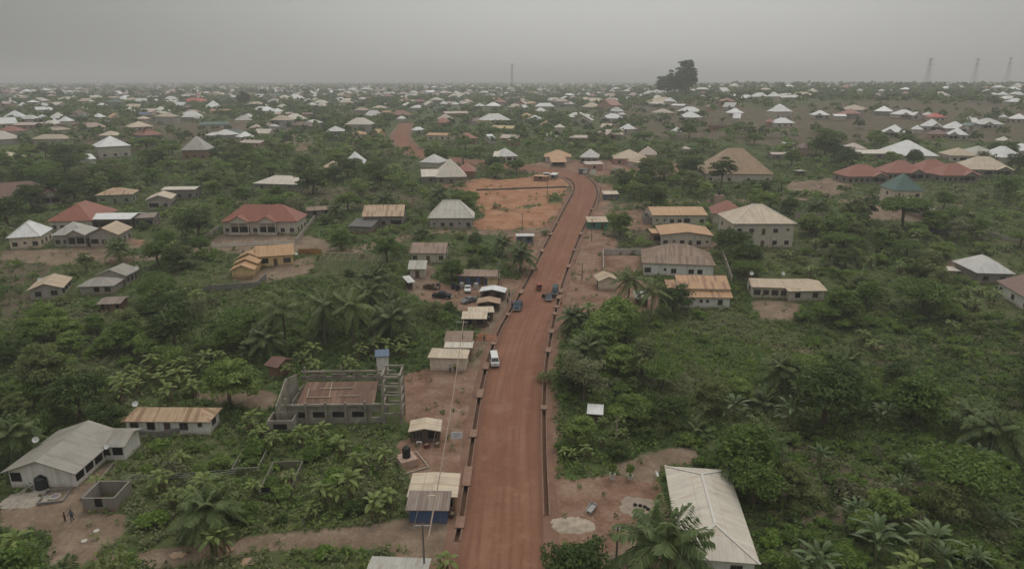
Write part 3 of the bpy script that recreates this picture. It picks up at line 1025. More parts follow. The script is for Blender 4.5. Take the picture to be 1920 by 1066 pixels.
# ---------------- near: on the left of the road
house('house', 'white walled house with a big grey hipped roof, veranda and black water tank in front', 'house', (0, 889), (141, 887), eave=2.7, C=(222, 806), roof='gy', pitch=.36, rc='grey', wc='white', ov=.7, front='o----', side='ooooo', caps=False, ref='the big grey roofed house',
      wings=[dict(A=(170, 838), B=(234, 838), eave=2.7, C=(252, 802), roof='gx', pitch=.36, rc='grey', wc='white', ov=.7, front='oo', side='')])
house('house', 'long low house with rust striped tan roof and grey wall behind the banana plants', 'house', (224, 788), (393, 792), eave=2.6, C=(445, 763), roof='hip', pitch=.5, rc='rusttan', wc='white', front='wOdws', side='w', ref='the rust striped long house', dep=7)
house('house', 'small roofless outhouse of grey blocks with plants growing inside it', 'outhouse', (152, 934), (214, 933), eave=2.2, C=(244, 900), roof='none', wc='block', ov=0, front=' O ', side='', ref='the roofless grey outhouse')
house('house', 'white hip roofed bungalow at the end of the row of four houses', 'house', (10, 446), (76, 444), eave=3, C=(124, 424), roof='hip', pitch=.62, rc='white', wc='cream', front='wsw', side='www', caps=True, ref='the white hip roofed bungalow')
house('house', 'grey roofed bungalow with gabled porch between the white roofed and the tan roofed one', 'house', (93, 441), (160, 440), eave=3, C=(196, 423), roof='hip', pitch=.5, rc='palegrey', wc='grey', front='ww--', side='ww', porch=(.76, 6, 1.2, 1.7), ref='the grey porch bungalow')
house('house', 'tan roofed bungalow with a wide grey front gable beside the palm', 'house', (161, 442), (222, 440), eave=3, C=(262, 421), roof='gy', pitch=.42, rc='tan', wc='grey', front='owd', side='www', ref='the tan gabled bungalow', caps=False)
house('house', 'dark red hip roofed house behind the white bungalow', 'house', (86, 415), (172, 413), eave=3, dep=20, roof='hip', pitch=.5, rc='red', wc='pale', ref='the dark red roof')
house('house', 'low house with a long bright white sheet roof behind the tan gabled bungalow', 'house', (150, 412), (244, 411), eave=3, C=(257, 396), roof='gx', pitch=.16, rc='white', wc='dark', front='ooo', ref='the long white sheet roof')
house('house', 'low rust brown roof joined to the end of the long white sheet roof', 'house', (247, 409), (290, 408), eave=2.8, dep=10, roof='gx', pitch=.14, rc='rustgrey', wc='block', front='o', ref='the rust brown lean roof')
house('house', 'long tan roofed building with white edged gable and row of side windows', 'house', (272, 375), (322, 372), eave=3.2, C=(358, 357), roof='gy', pitch=.3, rc='ltan', wc='grey', front='ow', side='wwwww', fascia=('white_fascia', (.7, .69, .66)), ref='the white edged tan building')
house('house', 'pale flat roofed wing standing behind the white edged tan building', 'house', (301, 357), (366, 354), eave=4, dep=9, roof='gx', pitch=.12, rc='cream', wc='block', front='Oww')
house('house', 'faded tan roofed bungalow with greenish gable among dark trees', 'house', (176, 366), (249, 365), eave=3, dep=11, roof='hip', pitch=.28, rc='rusttan', wc='green', front='wdw', ref='the faded tan bungalow')
house('house', 'long dull red roofed house with arched porch cut by the picture edge', 'house', (-60, 378), (112, 364), eave=3, dep=17, roof='hip', pitch=.45, rc='brown', wc='pale', front='wwwwwo', ref='the long dull red house', porch=(.9, 7, 1.4, 1.8))
house('villa', 'large red hip roofed villa with two white porch gables and a fence', 'villa', (412, 417), (557, 416), eave=3.6, C=(583, 400), roof='hip', pitch=.55, rc='red', wc='pale', front='w--w--ww', side='www', porch=[(.24, 7.0, 1.6, 2.1), (.62, 6.6, 1.6, 2.0)], ref='the red roofed villa')
house('house', 'yellow house with orange tan roof and three stepped gables', 'house', (478, 484), (552, 475), eave=3.1, dep=9, roof='gx', pitch=.42, rc='orange', wc='yellow', front='odW', side='w', ref='the yellow house',
      wings=[dict(A=(429, 507), B=(477, 506), eave=2.6, dep=7, roof='gy', pitch=.36, rc='orange', wc='yellow', front='', side=''),
             dict(A=(436, 495), B=(484, 494), eave=2.9, dep=6, roof='gy', pitch=.36, rc='orange', wc='yellow', front='', side=''),
             dict(A=(442, 484), B=(490, 483), eave=3.1, dep=6, roof='gy', pitch=.36, rc='orange', wc='yellow', front='', side='')])
house('house', 'grey olive roofed bungalow in two steps with satellite dish, beside the tan double roof', 'house', (176, 517), (237, 517), eave=2.9, C=(270, 500), roof='gy', pitch=.34, rc='grey', wc='grey', front='w', side='wwd', ref='the grey olive bungalow',
      wings=[dict(A=(142, 537), B=(213, 536), eave=2.5, C=(237, 518), roof='hip', pitch=.32, rc='grey', wc='grey', front=' Ow', side='')])
house('house', 'tan double roofed bungalow beside the grey olive one', 'house', (48, 545), (119, 540), eave=2.7, C=(168, 514), roof='gy', pitch=.3, rc='tan', wc='grey', front='ww', side='ooo', ref='the tan double roofed bungalow')
house('hut', 'small brown block hut with two dark doorways among banana leaves', 'hut', (180, 570), (226, 569), eave=2.4, dep=6, roof='gx', pitch=.16, rc='rustgrey', wc='brick', front='Od O', side='', ref='the brown block hut')
house('house', 'cream hip roofed bungalow with grey walls beside the bare red clearing', 'house', (802, 408), (889, 409), eave=3.1, C=(913, 393), roof='hip', pitch=.8, rc='bone', wc='grey', front='swwsw', side='oo', caps=True, ref='the cream hip roofed bungalow', dep=14)
house('house', 'weathered house with brown streaked roof half hidden by trees, dark lean-to in front', 'house', (678, 407), (757, 405), eave=3.2, dep=14, roof='gx', pitch=.34, rc='rusttan', wc='block', front='oOo', side='O', ref='the weathered streaked roof',
      wings=[dict(A=(652, 424), B=(697, 425), eave=2.6, dep=9, roof='shed', pitch=.12, rc='dark', wc='block', front='', side='')])
house('house', 'pale walled house with rust red roof behind the round shade tree', 'house', (767, 474), (836, 475), eave=3, dep=11, roof='gx', pitch=.3, rc='rustbrown', wc='pale', front='w d w', side='w', ref='the rust red roofed house')
house('hut', 'small grey gabled hut with plank walls below the rust red roofed house', 'hut', (764, 504), (799, 505), eave=2.7, dep=8, roof='gx', pitch=.32, rc='palegrey', wc='pale', front='d', side='', ref='the grey plank hut')
house('hut', 'tiny shed with pale sheet roof against the palms below the grey plank hut', 'hut', (765, 530), (779, 528), eave=2.3, dep=4.5, roof='shed', pitch=.15, rc='offwhite', wc='dark', front='O', side='')
house('shop', 'blue walled roadside shop row with rusty roof and yellow end wall', 'shop', (856, 517), (934, 518), eave=2.6, dep=7, roof='gx', pitch=.16, rc='rustbrown', wc='blue', front='dWdd', side='', ref='the blue shop row',
      wings=[dict(A=(909, 521), B=(936, 521), eave=2.3, dep=4, roof='shed', pitch=.1, rc='rustgrey', wc='yellow', front='', side='')])
# kiosks down the road verge
for lab, A, B, dep, ev, rf, rc, wc, fr, rf_ in (
    ('open kiosk with bright white folded roof beside the parked wrecks', (898, 546), (947, 548), 4, 2.4, 'gy', 'white', 'dark', 'OO', 'the white roofed kiosk'),
    ('low kiosk with brown thatch coloured roof between the white and the tan kiosks', (893, 568), (938, 569), 4, 2.2, 'gy', 'rusttan', 'dark', 'OO', None),
    ('tan roofed kiosk with its back against a second one at the drain', (878, 586), (927, 585), 4.5, 2.3, 'gx', 'ltan', 'dark', 'O', None),
    ('tan roofed kiosk with people under its front, lowest of the kiosk row', (865, 597), (913, 598), 3.4, 2.3, 'shed', 'ltan', 'dark', 'OO', 'the lowest kiosk of the row'),
    ('tan gabled kiosk with purple curtain and a white stool beside the water tank', (765, 808), (827, 809), 4, 2.3, 'gy', 'ltan', 'dark', 'WO', 'the purple curtain kiosk'),
    ('lilac grey kiosk with tan roof just off the upper road bend', (1132, 364), (1161, 364), 4, 2.5, 'shed', 'ltan', 'slate', 'd', 'the lilac grey kiosk'),
    ('blue grey kiosk with white roof at the edge of the red clearing', (967, 443), (1002, 442), 4, 2.5, 'gx', 'offwhite', 'slate', 'dO', 'the blue grey kiosk'),
    ('green walled kiosk with flat tan roof right beside the road', (1102, 416), (1141, 416), 5, 2.6, 'shed', 'tan', 'teal', 'Od', 'the green kiosk'),
    ('pink kiosk with sloping grey roof at the road junction', (1098, 309), (1132, 307), 5, 3, 'shed', 'pink', 'pink', 'O', 'the pink kiosk'),
    ('dark kiosk with white board front past the pink kiosk', (1144, 320), (1168, 320), 4, 2.4, 'flat', 'dark', 'dark', 'd', None),
    ('dark green kiosk with a white door on the junction corner', (1086, 317), (1105, 317), 4, 2.6, 'flat', 'dark', 'slate', 'd', None),
    ('small kiosk with rusty roof beside the junction clearing', (999, 330), (1026, 331), 5, 2.2, 'flat', 'orange', 'brick', 'O', None),
    ('pale blue kiosk with small white roof where the road turns', (1018, 325), (1030, 325), 3, 2.4, 'flat', 'white', 'slate', 'd', None),
    ('small kiosk with white awning facing the road bend', (1030, 327), (1042, 328), 3, 2.2, 'shed', 'white', 'block', 'O', None),
):
    shack('kiosk', lab, 'kiosk', A, B, dep, ev, rf, rc, wc, front=fr, ref=rf_)
house('shed', 'cream walled shed with pale tan hipped roof and people standing at its wall', 'shed', (801, 671), (876, 671), eave=3.0, C=(880, 649), roof='hip', pitch=.34, rc='ltan', wc='cream', front='', side='', ref='the cream walled shed', dep=6, ov=.4)
house('shed', 'pale cream roofed shed tucked behind the cream walled one', 'shed', (832, 652), (886, 651), eave=3, dep=4, roof='gx', pitch=.22, rc='cream', wc='brick', front='', side='', ov=.4)
house('shed', 'brown striped roofed shed, last of three behind the cream walled one', 'shed', (832, 641), (886, 639), eave=3.2, dep=6.5, roof='hip', pitch=.34, rc='rustbrown', wc='brick', front='', side='', ov=.4)
house('shed', 'roadside shed with plain tan roof behind the ribbed grey one', 'shed', (762, 931), (858, 932), eave=2.6, dep=6, roof='gy', pitch=.07, rc='ltan', wc='brick', front='O O', side='O', ref='the tan roadside shed', ov=.4)
house('shed', 'roadside shed with ribbed grey brown roof and a blue tarpaulin below', 'shed', (760, 956), (842, 957), eave=2.3, dep=3.6, roof='shed', pitch=.2, rc='rustgrey', wc='blue', front='', side='', ref='the ribbed grey shed', ov=.4)
house('shed', 'pale ribbed shed roof with two white sheets at the bottom of the picture', 'shed', (684, 1078), (800, 1082), eave=2.8, C=(806, 1044), roof='gx', pitch=.14, rc='palegrey', wc='pale', front='', side='', ref='the patched white shed', ov=.4)

# ---------------- near: on the right of the road
_h = house('house', 'long house with cream ribbed roof and white ridge caps beside the swept yard', 'house', (1276, 1046), (1426, 1056), eave=2.9, C=(1342, 872), roof='hip', pitch=.40, rc='cream', wc='white', front='ww', side='owdwow', caps=True, ref='the cream ribbed long house', ov=.5)
house('house', 'cream walled house with shallow orange gable roof and barred front windows', 'house', (1238, 440), (1339, 441), eave=3.2, C=(1332, 418), roof='gy', pitch=.13, rc='orange', wc='pale', front='wswdws', side='ww', ref='the shallow orange gable',
      wings=[dict(A=(1222, 437), B=(1248, 437), eave=2.8, dep=7, roof='flat', rc='orange', wc='brick', front='o', side='')])
house('house', 'long pale house with plain orange roof, uphill of the shallow gabled one', 'house', (1223, 404), (1328, 404), eave=3, dep=16, roof='gx', pitch=.2, rc='orange', wc='pale', front='sswwo-w', side='w', ref='the long orange roof',
      wings=[dict(A=(1209, 407), B=(1228, 407), eave=2.5, dep=8, roof='none', wc='block', ov=0, front='', side='')])
house('house', 'tall two storey house with tan hipped roof and unplastered walls', 'house', (1374, 420), (1495, 421), eave=6.2, C=(1357, 395), roof='hip', pitch=.42, rc='ltan', wc='pale', front=['wOdww', 'Owdws'], side='ww', storeys=2, ref='the two storey tan house', caps=True)
house('house', 'dull red hip roof behind the tall two storey house', 'house', (1335, 400), (1398, 402), eave=3.2, dep=13, roof='hip', pitch=.5, rc='red', wc='pale', front='ww', ref='the dull red roof')
house('house', 'long white house with rusty brown roof and high windows beside the palms', 'house', (1203, 494), (1343, 498), eave=3.6, C=(1318, 466), roof='hip', pitch=.4, rc='rustbrown', wc='white', front='W-sw-wO-', side='w', ref='the rusty brown long house', dep=12)
house('house', 'white house with rusty orange roof in two tiers below the rusty brown one', 'house', (1270, 557), (1375, 557), eave=2.9, dep=4, roof='shed', pitch=.3, rc='rustorange', wc='white', front=' w ss W ', side='', ref='the two tier rusty house',
      wings=[dict(A=(1272, 541), B=(1371, 541), eave=4.1, dep=6, roof='shed', pitch=.26, rc='rustorange', wc='white', front='', side='', ov=.3), dict(A=(1252, 543), B=(1271, 543), eave=2.8, dep=5, roof='shed', pitch=.25, rc='rustorange', wc='brick', front='', side='')])
house('house', 'long tan roofed bungalow with satellite dish at the edge of dense bush', 'house', (1409, 538), (1502, 541), eave=3, dep=8, roof='gx', pitch=.26, rc='tan', wc='pale', front='WwWwo', side='w', ref='the long tan bungalow',
      wings=[dict(A=(1478, 546), B=(1553, 545), eave=2.8, dep=11, roof='gx', pitch=.2, rc='tan', wc='pale', front='Ow', side='')])
house('hut', 'small cream hut with tan gable roof on the bare ground by the road', 'hut', (1122, 527), (1162, 526), eave=2.6, dep=6, roof='gy', pitch=.34, rc='tan', wc='cream', front='', side='d', ref='the small cream hut')
house('house', 'white hip roofed house seen corner on at the right picture edge', 'house', (1832, 512), (1906, 513), eave=3, roof='hip', pitch=.5, rc='offwhite', wc='block', front='ww', side='', ref='the white corner house', dep=13)
house('house', 'dark brown roofed white house cut off by the right picture edge', 'house', (1868, 524), (1928, 566), eave=3.2, dep=16, roof='gx', pitch=.3, rc='brown', wc='white', front='w w w', side='ww', ref='the dark brown roof')
house('hall', 'huge plain brown hipped roof of an unfinished hall above the trees', 'hall', (1322, 324), (1452, 327), eave=4, dep=24, roof='hip', pitch=.66, rc='hall', wc='pale', front='O-O-O-O', side='', ref='the huge brown hall roof')
for k, (lab, A, B, dp, pr) in enumerate((
    ('red hip roofed bungalow with seven dark windows, first of the red row', (1590, 331), (1668, 331), 14, (.78, 7, 1.2, 1.6)),
    ('red roofed bungalow with arched porch, second of the red row', (1664, 325), (1740, 325), 15, (.75, 7, 1.2, 1.8)),
    ('red hip roofed bungalow at the back of the red row', (1730, 319), (1795, 318), 13, None),
    ('red roofed bungalow with grey gable at the end of the red row', (1768, 329), (1842, 329), 14, (.7, 7, 1.2, 1.8)))):
    house('house', lab, 'house', A, B, dp, 3.2, 'hip', .5, 'red', 'block', front='OOOOO--', side='OO', porch=pr, ref=['the first red bungalow', 'the second red bungalow', 'the back red bungalow', 'the end red bungalow'][k])
house('house', 'tan hip roofed house with dark veranda beside the red row', 'house', (1808, 319), (1904, 318), 16, 3.2, 'hip', .5, 'ltan', 'block', front='--oww', ref='the tan veranda house', porch=(.8, 7, 1.2, 1.6))
house('house', 'cream two storey house with green pyramid roof and grey lower roofs', 'house', (1677, 357), (1735, 358), eave=6.5, dep=13, roof='hip', pitch=.75, rc='green', wc='cream', front=['-w-', 's-w'], side='w', storeys=2, ref='the green pyramid roof',
      wings=[dict(A=(1728, 393), B=(1754, 393), eave=3, dep=12, roof='shed', pitch=.2, rc='grey', wc='block', front='o', side='')])
house('house', 'great white steep roof behind a round tree uphill of the red row', 'house', (1676, 291), (1762, 293), 26, 3, 'hip', .62, 'white', 'pale', front='', ref='the great white roof')
house('house', 'long low cream roof just below the great white roof', 'house', (1608, 289), (1677, 288), 12, 3, 'gx', .25, 'cream', 'block', front='Owww', ref='the long low cream roof')
house('house', 'pale hip roofed house above the long low cream roof', 'house', (1592, 279), (1628, 279), 14, 3, 'hip', .5, 'pink', 'pale', front='ww')
house('house', 'tan hip roofed house with raised middle beyond the red row', 'house', (1782, 292), (1835, 292), 16, 3.4, 'hip', .5, 'tan', 'pale', front='wow')
house('house', 'tan grey hip roofed house next along from the raised tan one', 'house', (1828, 291), (1880, 290), 16, 3.2, 'hip', .5, 'palegrey', 'block', front='ww')
house('house', 'white steep roofed house with a small tree in front at the picture edge', 'house', (1880, 296), (1922, 295), 16, 3, 'hip', .8, 'white', 'pale', front='w')
house('house', 'white corner of a roof running out of the picture edge', 'house', (1906, 283), (1950, 283), 16, 3, 'hip', .6, 'white', 'pale', front='w')

# ---------------- middle distance round the junction
for lab, A, B, dp, ev, rf, pt, rc, wc, fr, rf_ in (
    ('white hip roofed two storey house alone above the dark wood', (182, 278), (246, 272), 17, 6, 'hip', .62, 'white', 'pale', 'www', 'the lone white two storey house'),
    ('unplastered house under a steep grey pyramid roof in the wood', (338, 282), (388, 281), 16, 5, 'hip', 1.0, 'palegrey', 'brick', 'OOO', 'the steep grey pyramid roof'),
    ('small white steep pyramid roof beside a pink house', (484, 283), (505, 283), 8, 3.5, 'hip', 1.2, 'white', 'pink', 'w', 'the small white pyramid roof'),
    ('cream roofed house with a cut corner among the scattered trees', (473, 344), (557, 346), 14, 3, 'hip', .3, 'cream', 'block', 'wow', 'the cut corner cream roof'),
    ('low cream and brown roof beside the white hipped one in the trees', (598, 317), (643, 315), 12, 3, 'hip', .4, 'tan', 'pale', 'w', None),
    ('white hip roof rising out of the dense trees', (643, 307), (683, 307), 15, 3, 'hip', .75, 'white', 'pale', '', 'the white hip roof in the trees'),
    ('cream hip roof with a flat wing by the red clearing', (816, 332), (876, 331), 18, 3.2, 'hip', .75, 'cream', 'block', 'www', 'the cream roof with flat wing'),
    ('flat cream wing roof beside the cream hip roof', (790, 331), (825, 331), 14, 3, 'gx', .3, 'cream', 'block', 'w', None),
    ('rusty red low roofs behind the cream hip roof', (855, 322), (893, 322), 14, 3, 'hip', .5, 'red', 'brick', '', None),
    ('small white roof in front of the red road bend', (785, 304), (822, 306), 12, 3, 'hip', .5, 'offwhite', 'pale', '', None),
    ('white hip roofed house near the junction trees', (938, 294), (973, 293), 15, 3, 'hip', .7, 'offwhite', 'pale', 'wow', 'the white junction house'),
    ('small cream lean roof beside the white junction house', (924, 295), (941, 295), 8, 2.6, 'shed', .3, 'cream', 'block', '', None),
    ('orange hip roofed house behind the junction kiosks', (1020, 294), (1072, 294), 14, 3, 'hip', .45, 'orange', 'pale', 'ww', 'the orange junction house'),
    ('low orange porch roof in front of the orange junction house', (1033, 304), (1063, 304), 6, 2.6, 'shed', .35, 'orange', 'block', 'o', None),
    ('pale hip roofed house with grey walls behind a tall tree', (1086, 295), (1122, 296), 14, 3, 'hip', .75, 'offwhite', 'block', 'OOO', 'the pale junction house'),
    ('tan hip roofed house with unplastered walls beyond the pink kiosk', (1150, 297), (1212, 298), 16, 3.2, 'hip', .5, 'tan', 'pink', 'wOw', 'the tan junction house'),
    ('small tan hip roofed house with white walls, in front of its neighbour', (1192, 305), (1232, 304), 11, 3, 'hip', .45, 'tan', 'pale', 'www', None),
    ('pink cream roof behind the leafy tree at the junction', (1197, 291), (1232, 290), 14, 3, 'hip', .8, 'pink', 'pale', 'w', None),
    ('small pink roof peeping over the tree belt', (1282, 280), (1299, 279), 9, 3, 'hip', .4, 'pink', 'pale', '', None),
    ('small white low buildings in the dark wood', (150, 300), (181, 297), 7, 3, 'shed', .3, 'white', 'white', '', None),
    ('dark red roof in the trees with white walls', (1502, 278), (1522, 278), 14, 4, 'hip', .7, 'brown', 'pink', '', None),
    ('small white gable beside the dark red roof in the trees', (1482, 276), (1494, 274), 8, 3.5, 'gy', .8, 'white', 'white', '', None),
    ('low cream roof among bushes below the dark red roof', (1448, 289), (1492, 290), 8, 2.8, 'gx', .2, 'pink', 'block', 'ww', None),
    ('long tan rust roof beside the fence of the red roofed villa', (575, 396), (628, 391), 8, 2.6, 'gx', .2, 'rustbrown', 'block', 'OO', None),
    ('small grey shelter on the dry slope above the pale track', (1498, 321), (1513, 320), 4, 2.2, 'flat', .3, 'palegrey', 'dark', 'O', None),
    ('white low sheet roof glimpsed through leaves near the road', (1100, 775), (1131, 777), 3.2, 1.8, 'shed', .12, 'white', 'dark', '', 'the white sheet roof in the leaves'),
    ('small open shed with pale roof by the palm trunks', (1192, 559), (1220, 560), 5, 2.3, 'shed', .12, 'palegrey', 'dark', '', None),
    ('cream dusty tank stand roof behind the white corner house', (1776, 507), (1803, 508), 5, 1.2, 'flat', .1, 'cream', 'pale', '', None),
):
    house('house' if rf_ or 'roof' in lab else 'shed', lab, 'house', A, B, dp, ev, rf, pt, rc, wc, front=fr, side='', ref=rf_)
# ------------------------------------------------------------------ plants: prototypes
def crown_mesh(name, mat_, n, size, leaf, clumps, seed, flat=1.0, hollow=.5, droop=0.0, extra_z=0.0):
    """foliage as leaf-sized blades gathered in clumps through the volume of the crown; size = half extents, centre at the origin"""
    g = np.random.default_rng(seed)
    sx, sy, sz = size
    # clump centres, towards the outside of an uneven ellipsoid
    d = g.normal(size=(clumps, 3)); d /= np.linalg.norm(d, axis=1)[:, None]
    d[:, 2] = np.where(d[:, 2] < -.55, -d[:, 2] * .5, d[:, 2])
    lump = 1 + .22 * np.sin(d[:, 0] * 3 + seed) + .18 * np.sin(d[:, 1] * 4 + seed * 2) + .1 * g.normal(size=clumps)
    r = (hollow + (1 - hollow) * g.random(clumps) ** .6) * .82
    c = d * (r * lump)[:, None] * np.array([sx, sy, sz])
    cr = (.24 + .17 * g.random(clumps)) * min(sx, sy) * (1.2 if clumps < 20 else 1)
    k = g.integers(0, clumps, n)
    e = g.normal(size=(n, 3)); e /= np.linalg.norm(e, axis=1)[:, None]
    e[:, 2] = np.abs(e[:, 2]) * .9 - .22
    rad = cr[k] * (.45 + .6 * g.random(n) ** .7)
    p = c[k] + e * rad[:, None] * np.array([1.15, 1.15, .75 * flat])
    # leaf normal leans outwards and up
    nn = e * .75 + g.normal(size=(n, 3)) * .5 + np.array([0, 0, .55]); nn /= np.linalg.norm(nn, axis=1)[:, None]
    t = np.cross(nn, g.normal(size=(n, 3))); t /= np.linalg.norm(t, axis=1)[:, None]
    t[:, 2] -= droop; t /= np.linalg.norm(t, axis=1)[:, None]
    bt = np.cross(nn, t)
    L = leaf * (.6 + .8 * g.random(n)); W = L * (.45 + .25 * g.random(n))
    V = np.stack([p - t * (L / 2)[:, None], p + bt * (W / 2)[:, None], p + t * (L / 2)[:, None] - nn * (L * .12)[:, None], p - bt * (W / 2)[:, None]], 1).reshape(-1, 3)
    V[:, 2] += extra_z
    F = np.arange(4 * n).reshape(-1, 4)
    ct = g.random(clumps)
    tint = np.clip(.15 + .55 * ct[k] + .3 * g.random(n), 0, 1)
    return np_mesh(name, V, F, [mat_], tint), (V, F, tint)


def trunk_mb(h, r, m, limbs=4, spread=1.5, top=None, seed=0, lean=.2):
    rr = random.Random(seed)
    b = MB()
    lx, ly = rr.uniform(-lean, lean), rr.uniform(-lean, lean)
    pts = [(0, 0, -.4), (lx * .3, ly * .3, h * .35), (lx, ly, h * .72), (lx * 1.1, ly * 1.2, h)]
    b.tube(pts, [r * 1.35, r, r * .8, r * .45], m, 7)
    for k in range(limbs):
        a = 2 * math.pi * k / max(limbs, 1) + rr.uniform(-.4, .4)
        z0 = h * rr.uniform(.55, .85)
        b.tube([(lx * .8, ly * .8, z0), (lx + math.cos(a) * spread * .5, ly + math.sin(a) * spread * .5, z0 + spread * .45), (lx + math.cos(a) * spread, ly + math.sin(a) * spread, z0 + spread * .95)], [r * .5, r * .35, r * .12], m, 5)
    return b


def frond_arrays(L, rise, sag, nleaf, ll, lw, seed, az, twist=0.0, hang=.35):
    """one palm frond: an arching midrib with a row of leaflets each side"""
    g = np.random.default_rng(seed)
    s = np.linspace(0, 1, 9)
    x = L * (s * math.cos(rise) * (1 - .12 * s * s))
    z = L * (s * math.sin(rise) - sag * s * s)
    ca, sa = math.cos(az), math.sin(az)
    P = np.stack([x * ca, x * sa, z], 1)
    side = np.array([-sa, ca, 0])
    V, F, T = [], [], []
    # midrib, a thin flat strip
    wr = .055 * L / 4 * (1 - .8 * s)
    for i in range(9):
        V += [P[i] + side * wr[i], P[i] - side * wr[i]]
    for i in range(8): F.append((2 * i, 2 * i + 1, 2 * i + 3, 2 * i + 2)); T.append(.62)
    for k in range(nleaf):
        t = .14 + .84 * k / (nleaf - 1)
        i = min(int(t * 8), 7); f = t * 8 - i
        p = P[i] * (1 - f) + P[i + 1] * f
        d = P[i + 1] - P[i]; d = d / np.linalg.norm(d)
        for sg in (-1, 1):
            l = ll * (math.sin(math.pi * (.16 + .80 * t)) ** .6) * (.85 + .3 * g.random())
            dirn = side * sg * .84 + d * .5 + np.array([0, 0, -hang - .25 * g.random() + .12 * g.normal()])
            dirn = dirn / np.linalg.norm(dirn)
            wv = np.cross(dirn, np.array([0, 0, 1.0])) * .7 + d * .3
            wv = wv / np.linalg.norm(wv) * lw / 2
            q = p + dirn * l * .5
            tip = p + dirn * l + np.array([0, 0, -.14 * l])
            b = len(V)
            V += [p, q + wv, tip, q - wv]; F.append((b, b + 1, b + 2, b + 3)); T.append(.2 + .5 * g.random() + .2 * t)
    return np.array(V), np.array(F), np.array(T)


def palm_crown(name, mat_, n, L, nleaf, ll, lw, seed, low=-.5, high=1.35, z=0.0, sag=.42):
    g = random.Random(seed)
    Vs, Fs, Ts, o = [], [], [], 0
    for k in range(n):
        az = k * 2.399963 + g.uniform(-.25, .25)
        q = k / (n - 1)
        rise = high + (low - high) * q ** .8 + g.uniform(-.1, .1)
        V, F, T = frond_arrays(L * g.uniform(.85, 1.1) * (1 - .15 * (1 - q)), rise, sag * (.6 + .5 * q), nleaf, ll, lw, seed * 100 + k, az)
        V[:, 2] += z
        Vs.append(V); Fs.append(F + o); Ts.append(np.clip(T * (1 - .25 * q) + .1 * g.uniform(-1, 1), 0, 1)); o += len(V)
    V, F, T = np.concatenate(Vs), np.concatenate(Fs), np.concatenate(Ts)
    return np_mesh(name, V, F, [mat_], T), (V, F, T)


def banana_arrays(n, L, W, seed, z, up=1.2, low=.05, arch=.55):
    g = random.Random(seed)
    V, F, T = [], [], []
    for k in range(n):
        az = k * 2.399963 + g.uniform(-.3, .3)
        q = k / max(1, n - 1)
        rise = up + (low - up) * q + g.uniform(-.12, .12)
        l, wd = L * g.uniform(.75, 1.1), W * g.uniform(.8, 1.15)
        ca, sa = math.cos(az), math.sin(az); side = np.array([-sa, ca, 0])
        tt = g.uniform(.25, .85)
        ns = 7
        P = []
        for i in range(ns + 1):
            s = i / ns
            x = l * s * math.cos(rise) * (1 - .1 * s * s) + l * .22 * s * s * math.sin(rise); zz = l * (s * math.sin(rise) - arch * s ** 2.2)
            P.append(np.array([x * ca, x * sa, zz + z]))
        w_ = [0.05, .06, .6, .95, 1.0, .95, .7, .08]
        for i in range(ns):
            for sg in (-1, 1):
                fold = np.array([0, 0, -.22])
                cut = .86 if g.random() < .3 else 1.0
                a0, a1 = P[i], P[i + 1]
                b1 = a1 + (side * sg + fold) * wd / 2 * w_[i + 1] * cut; b0 = a0 + (side * sg + fold) * wd / 2 * w_[i]
                b = len(V)
                V += [a0, a1, b1, b0] if sg > 0 else [a1, a0, b0, b1]
                F.append((b, b + 1, b + 2, b + 3)); T.append(min(1, max(0, tt + g.uniform(-.12, .12))))
    return np.array(V), np.array(F), np.array(T)


LM = dict(
    dark=leaf_mat('dark', (.028, .043, .015), (.075, .098, .032)),
    mid=leaf_mat('mid', (.045, .066, .018), (.12, .152, .042)),
    pale=leaf_mat('pale', (.066, .088, .026), (.165, .19, .062)),
    olive=leaf_mat('olive', (.068, .074, .032), (.155, .155, .072)),
    grey=leaf_mat('grey', (.085, .08, .052), (.17, .15, .10)),
    palm=leaf_mat('palm', (.045, .06, .028), (.15, .165, .078), .42),
    coco=leaf_mat('coco', (.06, .075, .036), (.20, .20, .10), .42),
    banana=leaf_mat('banana', (.075, .112, .028), (.235, .285, .085), .45, .35),
    plantain=leaf_mat('plantain', (.055, .092, .036), (.15, .195, .085), .42, .3),
    herb=leaf_mat('herb', (.06, .09, .02), (.15, .19, .046)),
)
TPROTO, BPROTO, PPROTO, NPROTO = [], [], [], []
STUFF = {}        # arrays of small versions for the masses


def mk_tree(tone, size, h, n, leaf, clumps, seed, flat=1.0, droop=0.0, word='rounded', low=False):
    cm, arr = crown_mesh('crown', LM[tone], n, size, leaf, clumps, seed, flat, droop=droop)
    tm = trunk_mb(h, .07 * size[0] ** .8 + .05, BARK, 5, size[0] * .55, seed=seed).mesh('trunk')
    return dict(crown=cm, trunk=tm, h=h, size=size, tone=tone, word=word)


# (tone, half extents, crown centre height, leaves, leaf size, clumps, seed, ...)
TSPEC = [
    ('mid', (3.6, 3.5, 2.9), 3.7, 4600, .46, 60, 1, 1.0, 0, 'rounded'),
    ('dark', (4.0, 3.9, 3.2), 3.9, 5000, .46, 60, 2, 1.0, 0, 'dense'),
    ('pale', (3.1, 3.2, 2.7), 3.3, 3600, .48, 44, 3, 1.0, .2, 'loose'),
    ('olive', (3.3, 3.1, 3.2), 4.0, 3400, .46, 40, 4, 1.0, .1, 'open'),
    ('mid', (4.6, 4.4, 1.9), 4.6, 4200, .48, 56, 5, .7, 0, 'spreading'),
    ('dark', (2.8, 2.8, 3.6), 4.4, 3600, .42, 44, 6, 1.0, 0, 'upright'),
    ('pale', (4.0, 3.7, 2.6), 3.5, 4000, .50, 44, 7, 1.0, .15, 'broad'),
    ('grey', (2.9, 2.9, 2.7), 3.6, 1900, .38, 34, 8, 1.0, 0, 'sparse'),
]
